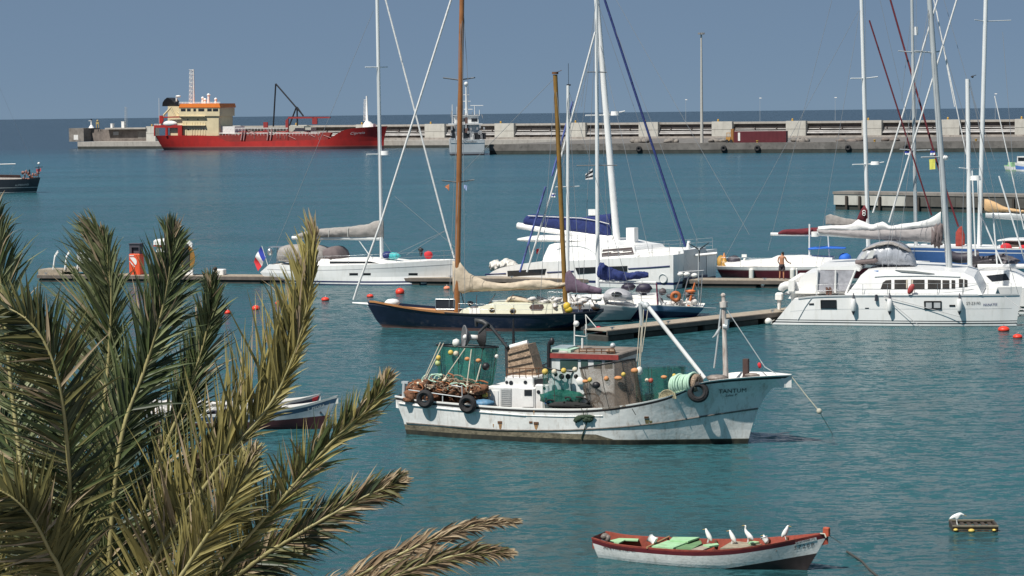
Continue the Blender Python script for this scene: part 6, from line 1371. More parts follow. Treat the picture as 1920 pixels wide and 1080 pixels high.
# hanging nets: open curtains of net round a rim
def net_tower(name,label,L_,R_,dy,yc,m_,ny=16,rim=True,seed=1,cover=None):
    """L_,R_: px outline (top..bottom) of left and right edges; an oval curtain round the axis"""
    rg=random.Random(seed); rings=[]; ns=72; ph=[rg.uniform(0,6) for _ in range(4)]
    for i in range(ny+1):
        f=i/ny; k=f*(len(L_)-1); a=min(int(k),len(L_)-2); g=k-a
        l=TF.L(lerp(L_[a][0],L_[a+1][0],g),lerp(L_[a][1],L_[a+1][1],g),yc); r=TF.L(lerp(R_[a][0],R_[a+1][0],g),lerp(R_[a][1],R_[a+1][1],g),yc)
        c=(l+r)/2; hx=(r.x-l.x)/2; ring=[]
        for j in range(ns):
            th=2*math.pi*j/ns; w_=1+.02*math.sin(9*th+ph[0]+f*1.5)*(.4+f)+.02*math.sin(15*th+ph[1]+f*2)+.015*math.sin(23*th+ph[2]-f*3)
            ring.append(Vector((c.x+hx*math.cos(th)*w_,yc+dy*math.sin(th)*w_,lerp(l.z,r.z,(math.cos(th)+1)/2)-.06*math.sin(th)*dy)))
        rings.append(ring)
    t_=thing(name,label,'fishing net',TF,(sum(p.x for p in rings[-1])/ns,yc,min(p.z for p in rings[-1])))
    m=MB(); m.loft(rings,0,cap=False); m.build('net_curtain',m_,t_)
    if rim:
        m=MB(); m.tube(rings[0]+[rings[0][0]],.028,6); m.build('rim',BLACK,t_)
    m=MB()
    for j in range(0,ns,9): m.tube([rings[i][j] for i in range(0,ny+1,2)],.012,4)
    m.build('side_ropes',ROPED,t_)
    return t_,rings
GN=netmat('green_net',(.045,.27,.20),.44,16); GN2=netmat('teal_green_net',(.05,.27,.22),.28,16); BN=netmat('brown_net',(.25,.195,.155),.62,22); GN3=netmat('forward_green_net',(.03,.17,.13),.46,16)
net_tower('green_net','tall green fishing net hung from the crane over the stern','x' and [(821,646),(824,690),(829,737)],[(932,651),(926,695),(917,742)],.75,-.1,GN,seed=2)
net_tower('wheelhouse_net','teal green net draped round the wheelhouse of the fishing boat',[(1027,682),(1027,720),(1029,763)],[(1112,696),(1110,725),(1116,765)],1.55,-.05,GN2,seed=3,rim=True)
net_tower('brown_net','brown fishing net hung on a tilted rim ahead of the wheelhouse',[(1090,690),(1097,728),(1110,772)],[(1189,673),(1195,715),(1203,757)],.75,-1.2,BN,seed=4)
net_tower('forward_net','dark green net hung between the brown net and the rope coil',[(1192,690),(1194,720),(1196,757)],[(1283,688),(1282,712),(1280,738)],.9,-.3,GN3,seed=5,rim=False)
m=MB(); swirl(m,1030,1105,lambda x:745,10,.03,9,-1.75,-1.4); m.ell(TF.L(1070,760,-1.6),(1.0,.15,.12),10,5,noise=.2); m.solo('black_net_roll',mat('black_net',(.02,.022,.022),rough=.95,var=.5),'black roll of net along the rail below the teal net','fishing net',TF)
m=MB(); m.ell(TF.L(1055,747,-1.35),(.8,.2,.28),14,8,noise=.2); m.solo('green_net_heap',netmat('dense_green_net',(.03,.17,.13),.8),'folded green net heap at the foot of the wheelhouse','fishing net',TF)
# ropes from the green net to the stern
lines('net_ropes',t,TF,[((826,642),(790,722),-.8,-1.2),((832,643),(792,722),-.8,-1.2),((873,652),(832,712),-.8,-1.4),((884,655),(874,732),-.8,-1.6),((903,678),(893,716),-.9,-1.5)],.022,ROPE,-.8)
def fl(px,py,r,m_,label,y=-1.0,e=(1,1,1)):
    p=TF.L(px,py,y); m=MB(); m.ell(p,(r/53*e[0],r/53*e[1],r/53*e[2]),12,8,noise=.03,seed=int(px)); m.solo('net_float',m_,label,'float',TF,'net floats on the fishing boat')
LIME=mat('lime_float_plastic',(.45,.52,.22),var=.25,scale=6)
for a in ((822,671,5,YELLOWF,'ochre float at the upper left corner of the tall green net'),(821,681,5.5,LIME,'lime float just under the ochre one at the left corner of the green net'),(845,661,5,YELLOWF,'ochre float left of the cream float high on the green net'),(855,663,5.2,CREAMF,'cream float high on the tall green net'),(876,673,4.8,ORANGEF,'orange float in the middle of the tall green net',-1,(1.1,1,.8)),(897,676,4.8,ORANGEF,'orange float on the right half of the tall green net',-1,(1.1,1,.8)),(911,687,7.5,BLACK,'black ball float on the right half of the tall green net'),(931,668,4,BUOYWHITE,'white float at the right edge of the tall green net',-.2),
    (1022,697,6,YELLOWF,'bright yellow float at the left edge of the teal net',-1.7),(1039,697,5,CREAMF,'grey cream float left of the wheelhouse door',-1.7),(1057,695,5.2,YELLOWF,'yellow float above the wheelhouse door',-1.7),(1078,693,5,CREAMF,'cream float right of the wheelhouse door',-1.7),
    (1106,712,4.4,YELLOWF,'cream yellow float on the left part of the brown net',-2.0),(1097,715,4.2,ORANGEF,'orange float at the left edge of the brown net',-2.0,(1.6,1,.8)),(1137,710,4.8,ORANGEF,'round orange float in the middle of the brown net',-2.0),(1159,709,5.2,ORANGEF,'long orange float right of the middle of the brown net',-2.0,(1.5,1,.8)),(1169,702,4.2,YELLOWF,'small ochre float high on the brown net',-2.0),(1190,695,5.6,ORANGEF,'orange float at the upper right of the brown net',-1.8,(1.3,1,.9)),(1199,695,6.5,BUOYWHITE,'white plastic jug float at the right edge of the brown net',-1.7,(.9,1,1.2)),(1118,722,7,BLACK,'dark sagging float on the left half of the brown net',-2.0,(1.1,1,.9)),
    (1213,713,3.8,CREAMF,'cream float beside the red float on the forward green net',-1.25),(1220.5,713.5,4.6,mat('dark_red_float',(.4,.08,.05)),'dark red float on the forward green net',-1.25),(1245,707,4.3,ORANGEF,'orange float on the forward green net',-1.25,(1.4,1,.8)),(1264,704,3.6,YELLOWF,'small yellow float by the rope coil',-1.25)): fl(*a)
m=MB(); m.ell(TF.L(855,643,-.8),(.16,.12,.15),6,4,noise=.15); m.solo('white_sack',BUOYWHITE,'white sack on the rim of the tall green net','sack',TF)
m=MB(); m.ell(TF.L(1088,716,-2.0),(.16,.1,.17),7,5,noise=.2); m.solo('white_cloth',BUOYWHITE,'white cloth at the left edge of the brown net','cloth',TF)
# mint rope coil and basket on the foredeck
cc_=TF.L(1283,722,-1.25); tt=thing('rope_coil','mint green rope coil hung on the rail beside the bow tyre','rope',TF,cc_-Vector((0,0,.35)))
for k in range(9):
    m=MB(); c_=cc_+Vector((-.34+k*.085,rg.uniform(-.03,.03),rg.uniform(-.02,.02)+.012*k)); m.torus(c_,.30+.02*math.sin(k),.042,Vector((.93,-.36,.05)),26,7); m.build('turn',ROPEGREEN,tt)
m=MB(); m.torus(cc_+Vector((.42,.05,.08)),.2,.12,Vector((.93,-.36,.05)),20,7); m.build('inner_turns',NETBEIGE,tt)
b_=TF.L(1254,741,-1.45); m=MB(); m.grid(lambda u,v:b_+Vector((.3*math.cos(u*math.pi)*math.cos(v*1.5),-.12*math.cos(v*1.5)+.1,.28*math.sin(u*math.pi)*math.cos(v*1.5)-.1)),14,6); 
for k in range(8): 
    P=[b_+Vector((.31*math.cos(u/10*math.pi)*math.cos(k*.19),-.14*math.cos(k*.19),.3*math.sin(u/10*math.pi)*math.cos(k*.19)-.1)) for u in range(11)]; m.tube(P,.014,4)
m.solo('wicker_basket',mat('straw_wicker',(.38,.34,.22),rough=.9,var=.4,scale=20),'pale wicker basket lying below the mint rope coil','basket',TF)
m=MB()
for k in range(9): m.ell(TH.on(TF,rg.uniform(1080,1108),rg.uniform(779,790),-1,.05),(rg.uniform(.08,.2),.06,rg.uniform(.05,.11)),7,5,noise=.3,seed=k)
for dx in (-6,5): m.tube([TH.on(TF,1096+dx,766,-1,.04),TH.on(TF,1097,782,-1,.05)],.012,4)
m.tube([TH.on(TF,1100,792,-1,.04),TH.on(TF,1090,822,-1,.03)],.02,5)
m.solo('weedy_line',mat('dark_green_weed',(.03,.05,.03),rough=.95,var=.5),'clump of weedy rope hung on the hull side below the brown net','rope',TF)
lines('hull_lines',t,TF,[((1185,766),(1192,778),-1.92,-1.9)],.014,ROPED,-1.9)

# ------------------------------------------------------------------ small open boats
def open_boat(fr,L_,hullH,levels,mis,mats,thingo,deckdrop,deck_mi,inner_mi=None,rail=.07):
    m=MB(); hullH.build(m,levels,mis,nu=50,deckdrop=deckdrop,deck_mi=deck_mi,rail=rail,inner_mi=inner_mi); m.build('hull',mats,thingo)
# near white and red boat
RF,RL=frame_corner((1120,1046),(1513,1069),.42)
t=thing('rowing_boat','white open boat with dark red band and mint green boards carrying white egrets','rowing boat',RF,(2.8,0,0))
shp=[(lambda p:(p.x,p.z))(RF.L(*a)) for a in ((1110,1008,-.5),(1144,1018,-.62),(1202,1025.5,-.75),(1297,1031.5,-.82),(1378,1029,-.78),(1459,1017,-.5),(1527,1003.5,-.15),(1552,998,0))]
bow=[(-.4,RL-.15)]+PR(RF,[(1513,1069),(1532,1037),(1550,1006),(1553,998)],0)
stn=[(-.4,.1)]+PR(RF,[(1120,1046),(1115,1030),(1110,1008)],-.45)
RH=Hull(shp,bow,stn,.84,[(0,.6),(.12,.78),(.35,.98),(.6,1),(.8,.72),(.92,.32),(1,.03)],[(0,.45),(.2,.72),(.45,.85),(.65,.72),(.82,.36),(.93,.12),(1,.01)],bottom=-.35,flare=.7)
zb=RF.L(1532,1037,0).z
lv=[('s',0),('s',.045),('s',.15),('f',lambda u:max(.004,lerp(-.12,zb,max(0,(u-.5)/.5)**1.15))),('w',-.02),('w',-.35)]
RW=mat('chalky_white_paint',(.72,.72,.70),rough=.75,var=.14,scale=5,dirt=(.30,.31,.26),dirt_amt=.5,dscale=(2,2,1.2),bump=.15,bscale=20)
BILGE=mat('dark_wet_bilge',(.075,.065,.035),rough=.8,var=.5,scale=4)
open_boat(RF,RL,RH,lv,[1,2,0,3,3],[RW,REDRAIL,REDBAND,mat('black_brown_antifouling',(.035,.025,.025),rough=.8,var=.4,scale=5),BILGE,mat('red_inner_wale',(.26,.05,.03),rough=.75,var=.4,scale=6)],t,.30,4,5,.06)
def rbox(name,pts,z,th,mm,par=t):
    """board whose corners are photo pixels on the level z inside the boat"""
    P=[RF.LZ(a,b,z) for a,b in pts]; m=MB(); n=len(P); m.add(P+[p-Vector((0,0,th)) for p in P],[tuple(range(n)),tuple(reversed(range(n,2*n)))]+[(i,n+i,n+(i+1)%n,(i+1)%n) for i in range(n)]); return m.build(name,mm,par)
zs0=RH.zs(.25)
rbox('stern_bench',[(1140,1014),(1168,1007),(1198,1009),(1196,1013),(1172,1012),(1160,1018)],zs0-.06,.03,MINT)
rbox('bottom_board',[(1200,1009),(1242,1008),(1238,1012),(1198,1013)],zs0-.1,.03,TEAK)
m=MB(); q=RF.LZ(1213,1027,zs0);q2=RF.LZ(1255,1006.5,zs0); m.tube([q,q2],.03,6); m.build('thwart_edge',TEAK,t)
rbox('hatch_board',[(1222,1024),(1252,1013),(1290,1016),(1262,1027)],zs0+.005,.04,MINT)
rbox('hatch_board',[(1262,1006.5),(1312,1007),(1290,1014.5),(1256,1012)],zs0+.05,.04,MINT)
rbox('hatch_side',[(1262,1027.5),(1312,1008),(1316,1019),(1296,1030)],zs0-.03,.03,mat('dull_green_board',(.13,.24,.11),rough=.8,var=.3))
rbox('thwart',[(1296,1030),(1330,1018),(1345,1020),(1318,1031)],zs0-.02,.04,PLANK)
rbox('thwart',[(1318,1021),(1345,1018),(1348,1021),(1330,1024)],zs0+.02,.04,MINT)
rbox('fore_deck',[(1350,1028),(1372,1015),(1420,1014),(1455,1012),(1440,1018),(1390,1027)],zs0+.02,.04,mat('grey_bare_planks',(.30,.26,.19),rough=.9,var=.4,scale=6))
rbox('thwart',[(1402,1016),(1418,1013),(1424,1016),(1408,1019)],zs0+.07,.04,MINT)
for f in (.36,.5,.58,.66,.74,.82):
    z=RH.zs(f); x=RH.x(f,z)
    for s_ in (-1,1):
        m=MB(); b=min(RH.half(f,z)-.085,RH.half(f,z-.22)-.07); m.bx(x-.03,x+.03,s_*b-.025,s_*b+.025,z-.22,z-.01); m.build('rib',mat('dark_rib',(.14,.08,.05),var=.4),t)
a=RF.L(1544,1003,0);b=RF.L(1555.5,989,0); m=MB(); m.rbx(a.x,b.x,-.07,.07,a.z-.02,b.z,.02); m.build('stem_post',mat('orange_red_post',(.40,.075,.035),rough=.7,var=.3,scale=8),t)
m=MB(); m.tube([RF.L(1538,1000.5,-.1),RF.L(1546,1001,-.1),RF.L(1549,1008,-.1)],.02,6); m.build('bow_rope',ROPE,t)
m=MB(); m.ell(RF.L(1134,1006,-.2),(.1,.1,.09),8,6,noise=.2); m.ell(RF.L(1140,1010,-.2),(.07,.08,.1),8,6,noise=.2); m.solo('stern_rope_bundle',mat('grey_brown_gear',(.2,.17,.15)),'small dark bundle on the stern of the near open boat','bundle',RF)
# name plate and lettering
P=[RH.on(RF,a,b,-1,.012) for a,b in ((1491.5,1017),(1530.5,1007.5),(1531.5,1013.5),(1492,1022))]; m=MB(); n=4; m.add(P+[p+Vector((0,.03,0)) for p in P],[(3,2,1,0),(4,5,6,7),(0,1,5,4),(1,2,6,5),(2,3,7,6),(3,0,4,7)]); m.build('number_plate',OLDWHITE,t)
letter_on_hull(RH,RF,'S-V-008-PL',(1493,1020.5),(1529.5,1012.2),4.2,-1,t,BLACK,.024)
letter_on_hull(RH,RF,'3 7 2 0 P',(1489.5,1031),(1526,1025),7.5,-1,t,BLACK,.012)
letter_on_hull(RH,RF,'ANTREVIDO',(1131,1029),(1190,1035.5),6.5,-1,t,mat('dark_brown_lettering',(.07,.03,.03)),.012)
lines('bow_chain',t,RF,[((1551,1002),(1570,1014),0,.1),((1570,1014),(1578,1020),.1,.15)],.008,ROPED,0)
a_,b_=W(1588,1034,.03),W(1652,1086,.03); m=MB(); m.tube([a_,a_.lerp(b_,.4)+Vector((.05,0,.02)),a_.lerp(b_,.7)+Vector((-.03,0,.03)),b_],.03,6); m.solo('floating_rope',ROPED,'dark rope lying on the water at the lower right corner','rope')

# left pair of open boats
LF,LL=frame_corner((285,797),(602,804),.5)
t=thing('rowing_boat','blue and pale open boat with maroon bottom half hidden by the palm fronds','rowing boat',LF,(3.5,0,0))
shp=[(lambda p:(p.x,p.z))(LF.L(*a)) for a in ((272,774,-.6),(330,778,-.8),(420,776,-.9),(510,769,-.8),(570,759,-.4),(632,741,0))]
bow=[(-.4,LL-.15)]+PR(LF,[(603,804),(614,785),(626,760),(634,741)],0)
H_=Hull(shp,bow,[(-.4,.1),(0,0),(.5,-.25)],.92,[(0,.65),(.2,.88),(.5,1),(.75,.85),(.9,.4),(1,.03)],[(0,.5),(.3,.8),(.55,.85),(.75,.6),(.9,.22),(1,.01)],bottom=-.35,flare=.7)
open_boat(LF,LL,H_,[('s',0),('s',.1),('s',.28),('f',lambda u:lerp(.14,.52,u**2)),('w',0),('w',-.35)],[0,1,2,3,3],[mat('pale_rail',(.62,.62,.6),var=.1),mat('slate_blue_band',(.035,.075,.13),var=.3,scale=4),mat('pale_blue_white',(.42,.46,.50),var=.2,scale=4),ANTIF,BILGE],t,.3,4)
letter_on_hull(H_,LF,'S. PEDRA',(577,771),(609,762),5,-1,t,OLDWHITE,.012)
p=H_.on(LF,601,773.5,-1,.014); m=MB(); V=[p+Vector((.06*(1 if i%2==0 else .42)*math.sin(i*math.pi/5),0,.06*(1 if i%2==0 else .42)*math.cos(i*math.pi/5))) for i in range(10)]; m.add(V+[v+Vector((0,.012,0)) for v in V],[tuple(range(10)),tuple(reversed(range(10,20)))]+[(i,10+i,10+(i+1)%10,(i+1)%10) for i in range(10)]); m.build('star',BLACK,t)
for k,px in enumerate((330,390,450,520)):
    p=LF.L(px,772,0); m=MB(); m.bx(p.x-.12,p.x+.12,-.75,.75,.5,.56); m.build('thwart',OLDWHITE,t)
m=MB(); rg=random.Random(71)
for k in range(12): m.ell(LF.L(rg.uniform(290,480),rg.uniform(764,773),rg.uniform(-.4,.4)),(rg.uniform(.12,.3),.2,rg.uniform(.06,.14)),8,6,noise=.45,seed=k)
m.build('boat_gear',mat('white_deck_bags',(.6,.58,.56)),t)
p=LF.L(255,777,-.2); tt=thing('outboard_engine','orange and yellow outboard engine at the stern behind the palm fronds','outboard',LF,(p.x,-.2,.1))
a=LF.L(242,773,-.3);b=LF.L(259,763,-.3); m=MB(); m.rbx(a.x,b.x,-.4,0,a.z,b.z,.05); m.tube([((a.x+b.x)/2,-.2,a.z),((a.x+b.x)/2,-.2,-.3)],.06,6); m.build('cowl',mat('rusty_orange_cowl',(.40,.13,.05),var=.3,scale=6),tt)
a=LF.L(250,782,-.35);b=LF.L(269,773.3,-.35); m=MB(); m.rbx(a.x,b.x,-.42,0,a.z,b.z,.04); m.build('tank',mat('yellow_tank',(.55,.40,.02),var=.2),tt)
LG,LL2=frame_corner((285,790),(580,793),.5); 
t=thing('rowing_boat','white railed open boat with a red bow patch, behind the blue and maroon one','rowing boat',LG,(3.5,0,0))
shp=[(lambda p:(p.x,p.z))(LG.L(*a)) for a in ((262,758,-.6),(330,762,-.8),(420,763,-.9),(500,757,-.7),(560,748,-.3),(600,738,0))]
bow=[(-.4,LL2-.15)]+PR(LG,[(578,793),(588,770),(601,738)],0)
H_=Hull(shp,bow,[(-.4,.1),(0,0),(.7,-.3)],.92,[(0,.65),(.2,.88),(.5,1),(.75,.85),(.9,.4),(1,.03)],[(0,.5),(.3,.8),(.55,.85),(.75,.6),(.9,.22),(1,.01)],bottom=-.35,flare=.7)
open_boat(LG,LL2,H_,[('s',0),('s',.12),('s',.3),('w',.2),('w',-.35)],[0,1,0,2],[mat('pale_rail',(.62,.62,.6)),mat('dark_slate_band',(.06,.06,.09),var=.3),ANTIF,BILGE],t,.3,3)
m=MB(); patch(H_,LG,[(585,747),(598,742),(595,750),(586,753)],-1,m,.015); m.build('red_patch',FRR,t)
m=MB()
for k in range(14): m.ell(LG.L(rg.uniform(270,470),rg.uniform(752,760),rg.uniform(-.4,.4)),(rg.uniform(.12,.35),.2,rg.uniform(.08,.14)),7,5,noise=.2,seed=k)
m.build('boat_gear',mat('white_deck_bags',(.6,.58,.56)),t)

# ------------------------------------------------------------------ floating keep box
KF=Frame(W(1828,997),math.radians(-4)); t=thing('floating_crate','dark slatted keep crate with yellow floats low in the water','crate',KF,(0,0,0))
x0=KF.L(1788,992,0).x; x1=KF.L(1870,992,0).x; zt=KF.L(1828,985,0).z; dp=.9
for k in range(2):
    for (yy) in (0,dp):
        m=MB(); m.bx(x0,x1,yy-.02,yy+.02,-.06+k*.11,.02+k*.11); m.build('slat',mat('wet_brown_slat',(.085,.068,.045),rough=.85,var=.5,scale=7),t)
for yy in (0,dp): m=MB(); m.bx(x0-.03,x1+.03,yy-.05,yy+.05,zt-.04,zt); m.build('top_rail',mat('weathered_edge',(.17,.15,.11),rough=.9,var=.4,scale=8),t)
for xx in (x0,x1): m=MB(); m.bx(xx-.03,xx+.03,.052,dp-.052,-.1,zt-.01); m.build('end_board',DARKWOOD,t)
for k in range(6): 
    xx=lerp(x0+.12,x1-.12,k/5); m=MB(); m.bx(xx-.05,xx+.05,.053,dp-.053,zt-.1,zt-.06); m.build('cover_slat',DARKWOOD,t)
for k,(px,py,r,lab) in enumerate(((1792,993.5,4.5,'left'),(1821.5,995,6.2,'middle, largest'),(1864,994,3.6,'right, smallest'))):
    p=KF.L(px,py,-.06); m=MB(); m.ell(p,(r/69,.07,r/69*.6),10,7); m.build('float',YELLOWF,t,label='yellow float, %s'%lab)
# ------------------------------------------------------------------ egrets
def skin_body(name,verts,edges,radii,m_,parent,sub=2,root=0):
    off=OFF[parent.name]; me=bpy.data.meshes.new(name); me.from_pydata([Vector(v)-off for v in verts],edges,[]); me.materials.append(m_)
    o=bpy.data.objects.new(name,me); COL.objects.link(o); o.parent=parent; OFF[o.name]=off
    sk=o.modifiers.new('skin','SKIN'); sk.use_smooth_shade=True
    lay=me.skin_vertices[0].data if len(me.skin_vertices) else None
    if lay is None:
        import bmesh
        bm=bmesh.new(); bm.from_mesh(me); bm.verts.layers.skin.verify(); bm.to_mesh(me); bm.free(); lay=me.skin_vertices[0].data
    for i,r in enumerate(radii): lay[i].radius=(r,r) if not isinstance(r,tuple) else r
    for i in range(len(verts)): lay[i].use_root=(i==root)
    s=o.modifiers.new('sub','SUBSURF'); s.levels=sub; s.render_levels=sub
    return o
def egret(fr,foot,face,pose,label,k=1.0):
    """foot: frame point under the bird; face +1 right / -1 left"""
    f=Vector(foot); t_=thing('egret',label,'bird',fr,f,'white egrets')
    def P(x,z,y=0): return f+Vector((x*face*k,y*k,z*k))
    if pose=='hunch':  V=[P(0,.20),P(-.05,.13),P(-.09,.05),P(.035,.27),P(.05,.315),P(.06,.34),P(.085,.335)]; Rr=[.062,.05,.018,.042,.026,.024,.014]
    elif pose=='tall': V=[P(0,.20),P(-.07,.13),P(-.12,.07),P(.05,.25),P(.07,.32),P(.055,.38),P(.085,.40)]; Rr=[.06,.045,.015,.036,.018,.017,.02]
    elif pose=='low':  V=[P(0,.12),P(-.06,.07),P(-.10,.04),P(.02,.17),P(.015,.215),P(.03,.235),P(.05,.232)]; Rr=[.066,.05,.02,.04,.024,.022,.013]
    elif pose=='lean': V=[P(0,.26),P(-.12,.20),P(-.2,.165),P(.09,.30),P(.13,.29),P(.16,.275),P(.19,.265)]; Rr=[.06,.045,.015,.045,.024,.022,.014]
    else:              V=[P(0,.08),P(-.06,.05),P(-.10,.02),P(.05,.11),P(.035,.13),P(.0,.135),P(-.02,.13)]; Rr=[.075,.05,.02,.04,.03,.025,.015]
    E=[(0,1),(1,2),(0,3),(3,4),(4,5),(5,6)]
    Rr=[r*k*1.18 for r in Rr]
    if pose in('hunch','tall','lean'):
        n=len(V); V+= [P(-.01,.10,.02),P(0,.0,.02),P(-.01,.10,-.02),P(0.02,.0,-.025)]; E+=[(0,n),(n,n+1),(0,n+2),(n+2,n+3)]; Rr+=[.012*k,.008*k,.012*k,.008*k]
    skin_body('body',V,E,Rr,FEATHER,t_)
    h=V[6]; m=MB(); d=Vector((face,0,-.25)) if pose!='rest' else Vector((-face,0,-.1)); m.tube([h,h+d*.07*k],[.009*k,.002*k],6); m.build('beak',BEAK,t_)
zr=zs0
egret(RF,RF.LZ(1223,1018,zr+.02),-1,'rest','egret resting on the green hatch boards with its head tucked, leftmost on the open boat',1.1)
egret(RF,RF.LZ(1328,1018,zr),-1,'hunch','hunched egret standing right of the green hatch boards',1.05)
egret(RF,RF.LZ(1373,1021,zr),-1,'hunch','hunched egret standing on the near rail amidships',1.05)
egret(RF,RF.LZ(1403,1018,zr+.1),-1,'tall','tallest egret on the open boat with its neck stretched up',1.12)
egret(RF,RF.LZ(1434,1021,zr+.05),-1,'low','small egret crouching low between the tall one and the one at the bow',1.0)
egret(RF,RF.LZ(1473,1012,RH.zs(.8)),1,'hunch','egret perched on the rail nearest the numbered bow',1.05)
egret(KF,(KF.L(1794,985,.1).x,.05,zt),1,'lean','egret leaning forward on the left corner of the floating crate',1.02)
# ------------------------------------------------------------------ man on the pontoon, seen from behind
p=MP.L(1466,524.5,.9); f=Vector((p.x,.9,.5)); t=thing('person','bare chested man in dark shorts standing on the pontoon, seen from behind, hands reaching right','person',MP,f)
def Q(x,z,y=0): return f+Vector((x,y,z))
V=[Q(0,.93),Q(0,1.12),Q(0,1.32,.02),Q(.01,1.46,.05),Q(.03,1.54,.08),Q(.045,1.64,.10),Q(.05,1.72,.09),
   Q(-.19,1.43,.02),Q(-.25,1.17,.0),Q(-.17,.98,.16),Q(-.13,.96,.22),
   Q(.2,1.42,.06),Q(.29,1.2,.12),Q(.42,1.06,.26),Q(.49,1.04,.31),
   Q(-.1,.86),Q(-.12,.48,.02),Q(-.14,.09,-.02),Q(-.15,.03,.12),
   Q(.1,.86),Q(.11,.48,.04),Q(.11,.09,0),Q(.14,.03,.14)]
E=[(0,1),(1,2),(2,3),(3,4),(4,5),(5,6),(3,7),(7,8),(8,9),(9,10),(3,11),(11,12),(12,13),(13,14),(0,15),(15,16),(16,17),(17,18),(0,19),(19,20),(20,21),(21,22)]
Rr=[(.16,.11),(.145,.1),(.17,.11),(.12,.08),.055,(.085,.1),(.07,.085),.06,.043,.035,.03,.06,.043,.035,.03,.085,.058,.04,.03,.085,.058,.04,.03]
body=skin_body('body',V,E,Rr,SKIN,t)
m=MB()
for s_,h_ in ((-1,V[10]),(1,V[14])):
    for k in range(5):
        d=Vector((.05 if s_>0 else .02,.06,-.01-.012*k)); a=h_+Vector((0,-.02+.0*k,.03-.016*k)); m.tube([a,a+d*(.9 if k else .6),a+d*(1.4 if k else .9)+Vector((0,0,-.015))],[.01,.009,.006],5)
m.build('fingers',SKIN,t)
m=MB(); m.ell(f+Vector((.05,.08,1.70)),(.088,.1,.085),12,8); m.build('hair',mat('dark_hair',(.03,.02,.015),rough=.9),t)
m=MB(); m.tube([Q(0,.99),Q(0,.9),Q(0,.84)],[.175,.185,.17],12)
for s_ in (-1,1): m.tube([Q(s_*.095,.86),Q(s_*.115,.6,.02)],[.105,.11],10)
m.build('shorts',mat('dark_shorts',(.06,.05,.06),rough=.9,var=.6,scale=14),t)
# ------------------------------------------------------------------ quay edge below the viewpoint and the palm
QG=1.6
m=MB(); m.bx(-45,45,-25,34,-1.5,QG); m.solo('near_quay',CONCD,None,None,kind='structure')
LEAF=[mat('frond_green',(.078,.106,.040),rough=.45,var=.4,scale=1.6,trans=.22,spec=.3),mat('frond_grey_green',(.19,.215,.105),rough=.45,var=.35,scale=1.6,trans=.22,spec=.35),
      mat('frond_yellow_green',(.38,.33,.12),rough=.5,var=.3,scale=1.6,trans=.35),mat('frond_dry',(.42,.33,.21),rough=.7,var=.35,scale=2,trans=.25),mat('frond_dark',(.040,.060,.028),rough=.45,var=.35,scale=1.6,trans=.25),mat('frond_olive',(.140,.135,.052),rough=.5,var=.4,scale=1.6,trans=.22,spec=.25),mat('frond_brown',(.24,.17,.10),rough=.75,var=.4,scale=2,trans=.2)]  # frond_dark: dark green, also puts the deep shade between leaflets into colour
RACH=mat('rachis',(.30,.27,.12),rough=.5,var=.25,scale=3)
CEN=D(170,1420,22.4)
pt=thing('palm_tree','tall date palm with wind blown feathery fronds filling the lower left foreground','palm tree',WORLD,(CEN.x,CEN.y,QG))
m=MB(); P=[]; rr=[]
for i in range(22):
    z=lerp(QG,CEN.z-.25,i/21); P.append((CEN.x+.12*math.sin(i*.3),CEN.y,z)); rr.append(.30+.035*(i%2)+(.1 if i>18 else 0)+(.12 if i==0 else 0))
m.tube(P,rr,14); m.build('trunk',mat('palm_bark',(.13,.10,.075),rough=.95,var=.4,scale=6,bump=.6),pt)
WIND=Vector((.55,.1,.05))
BIG=[]
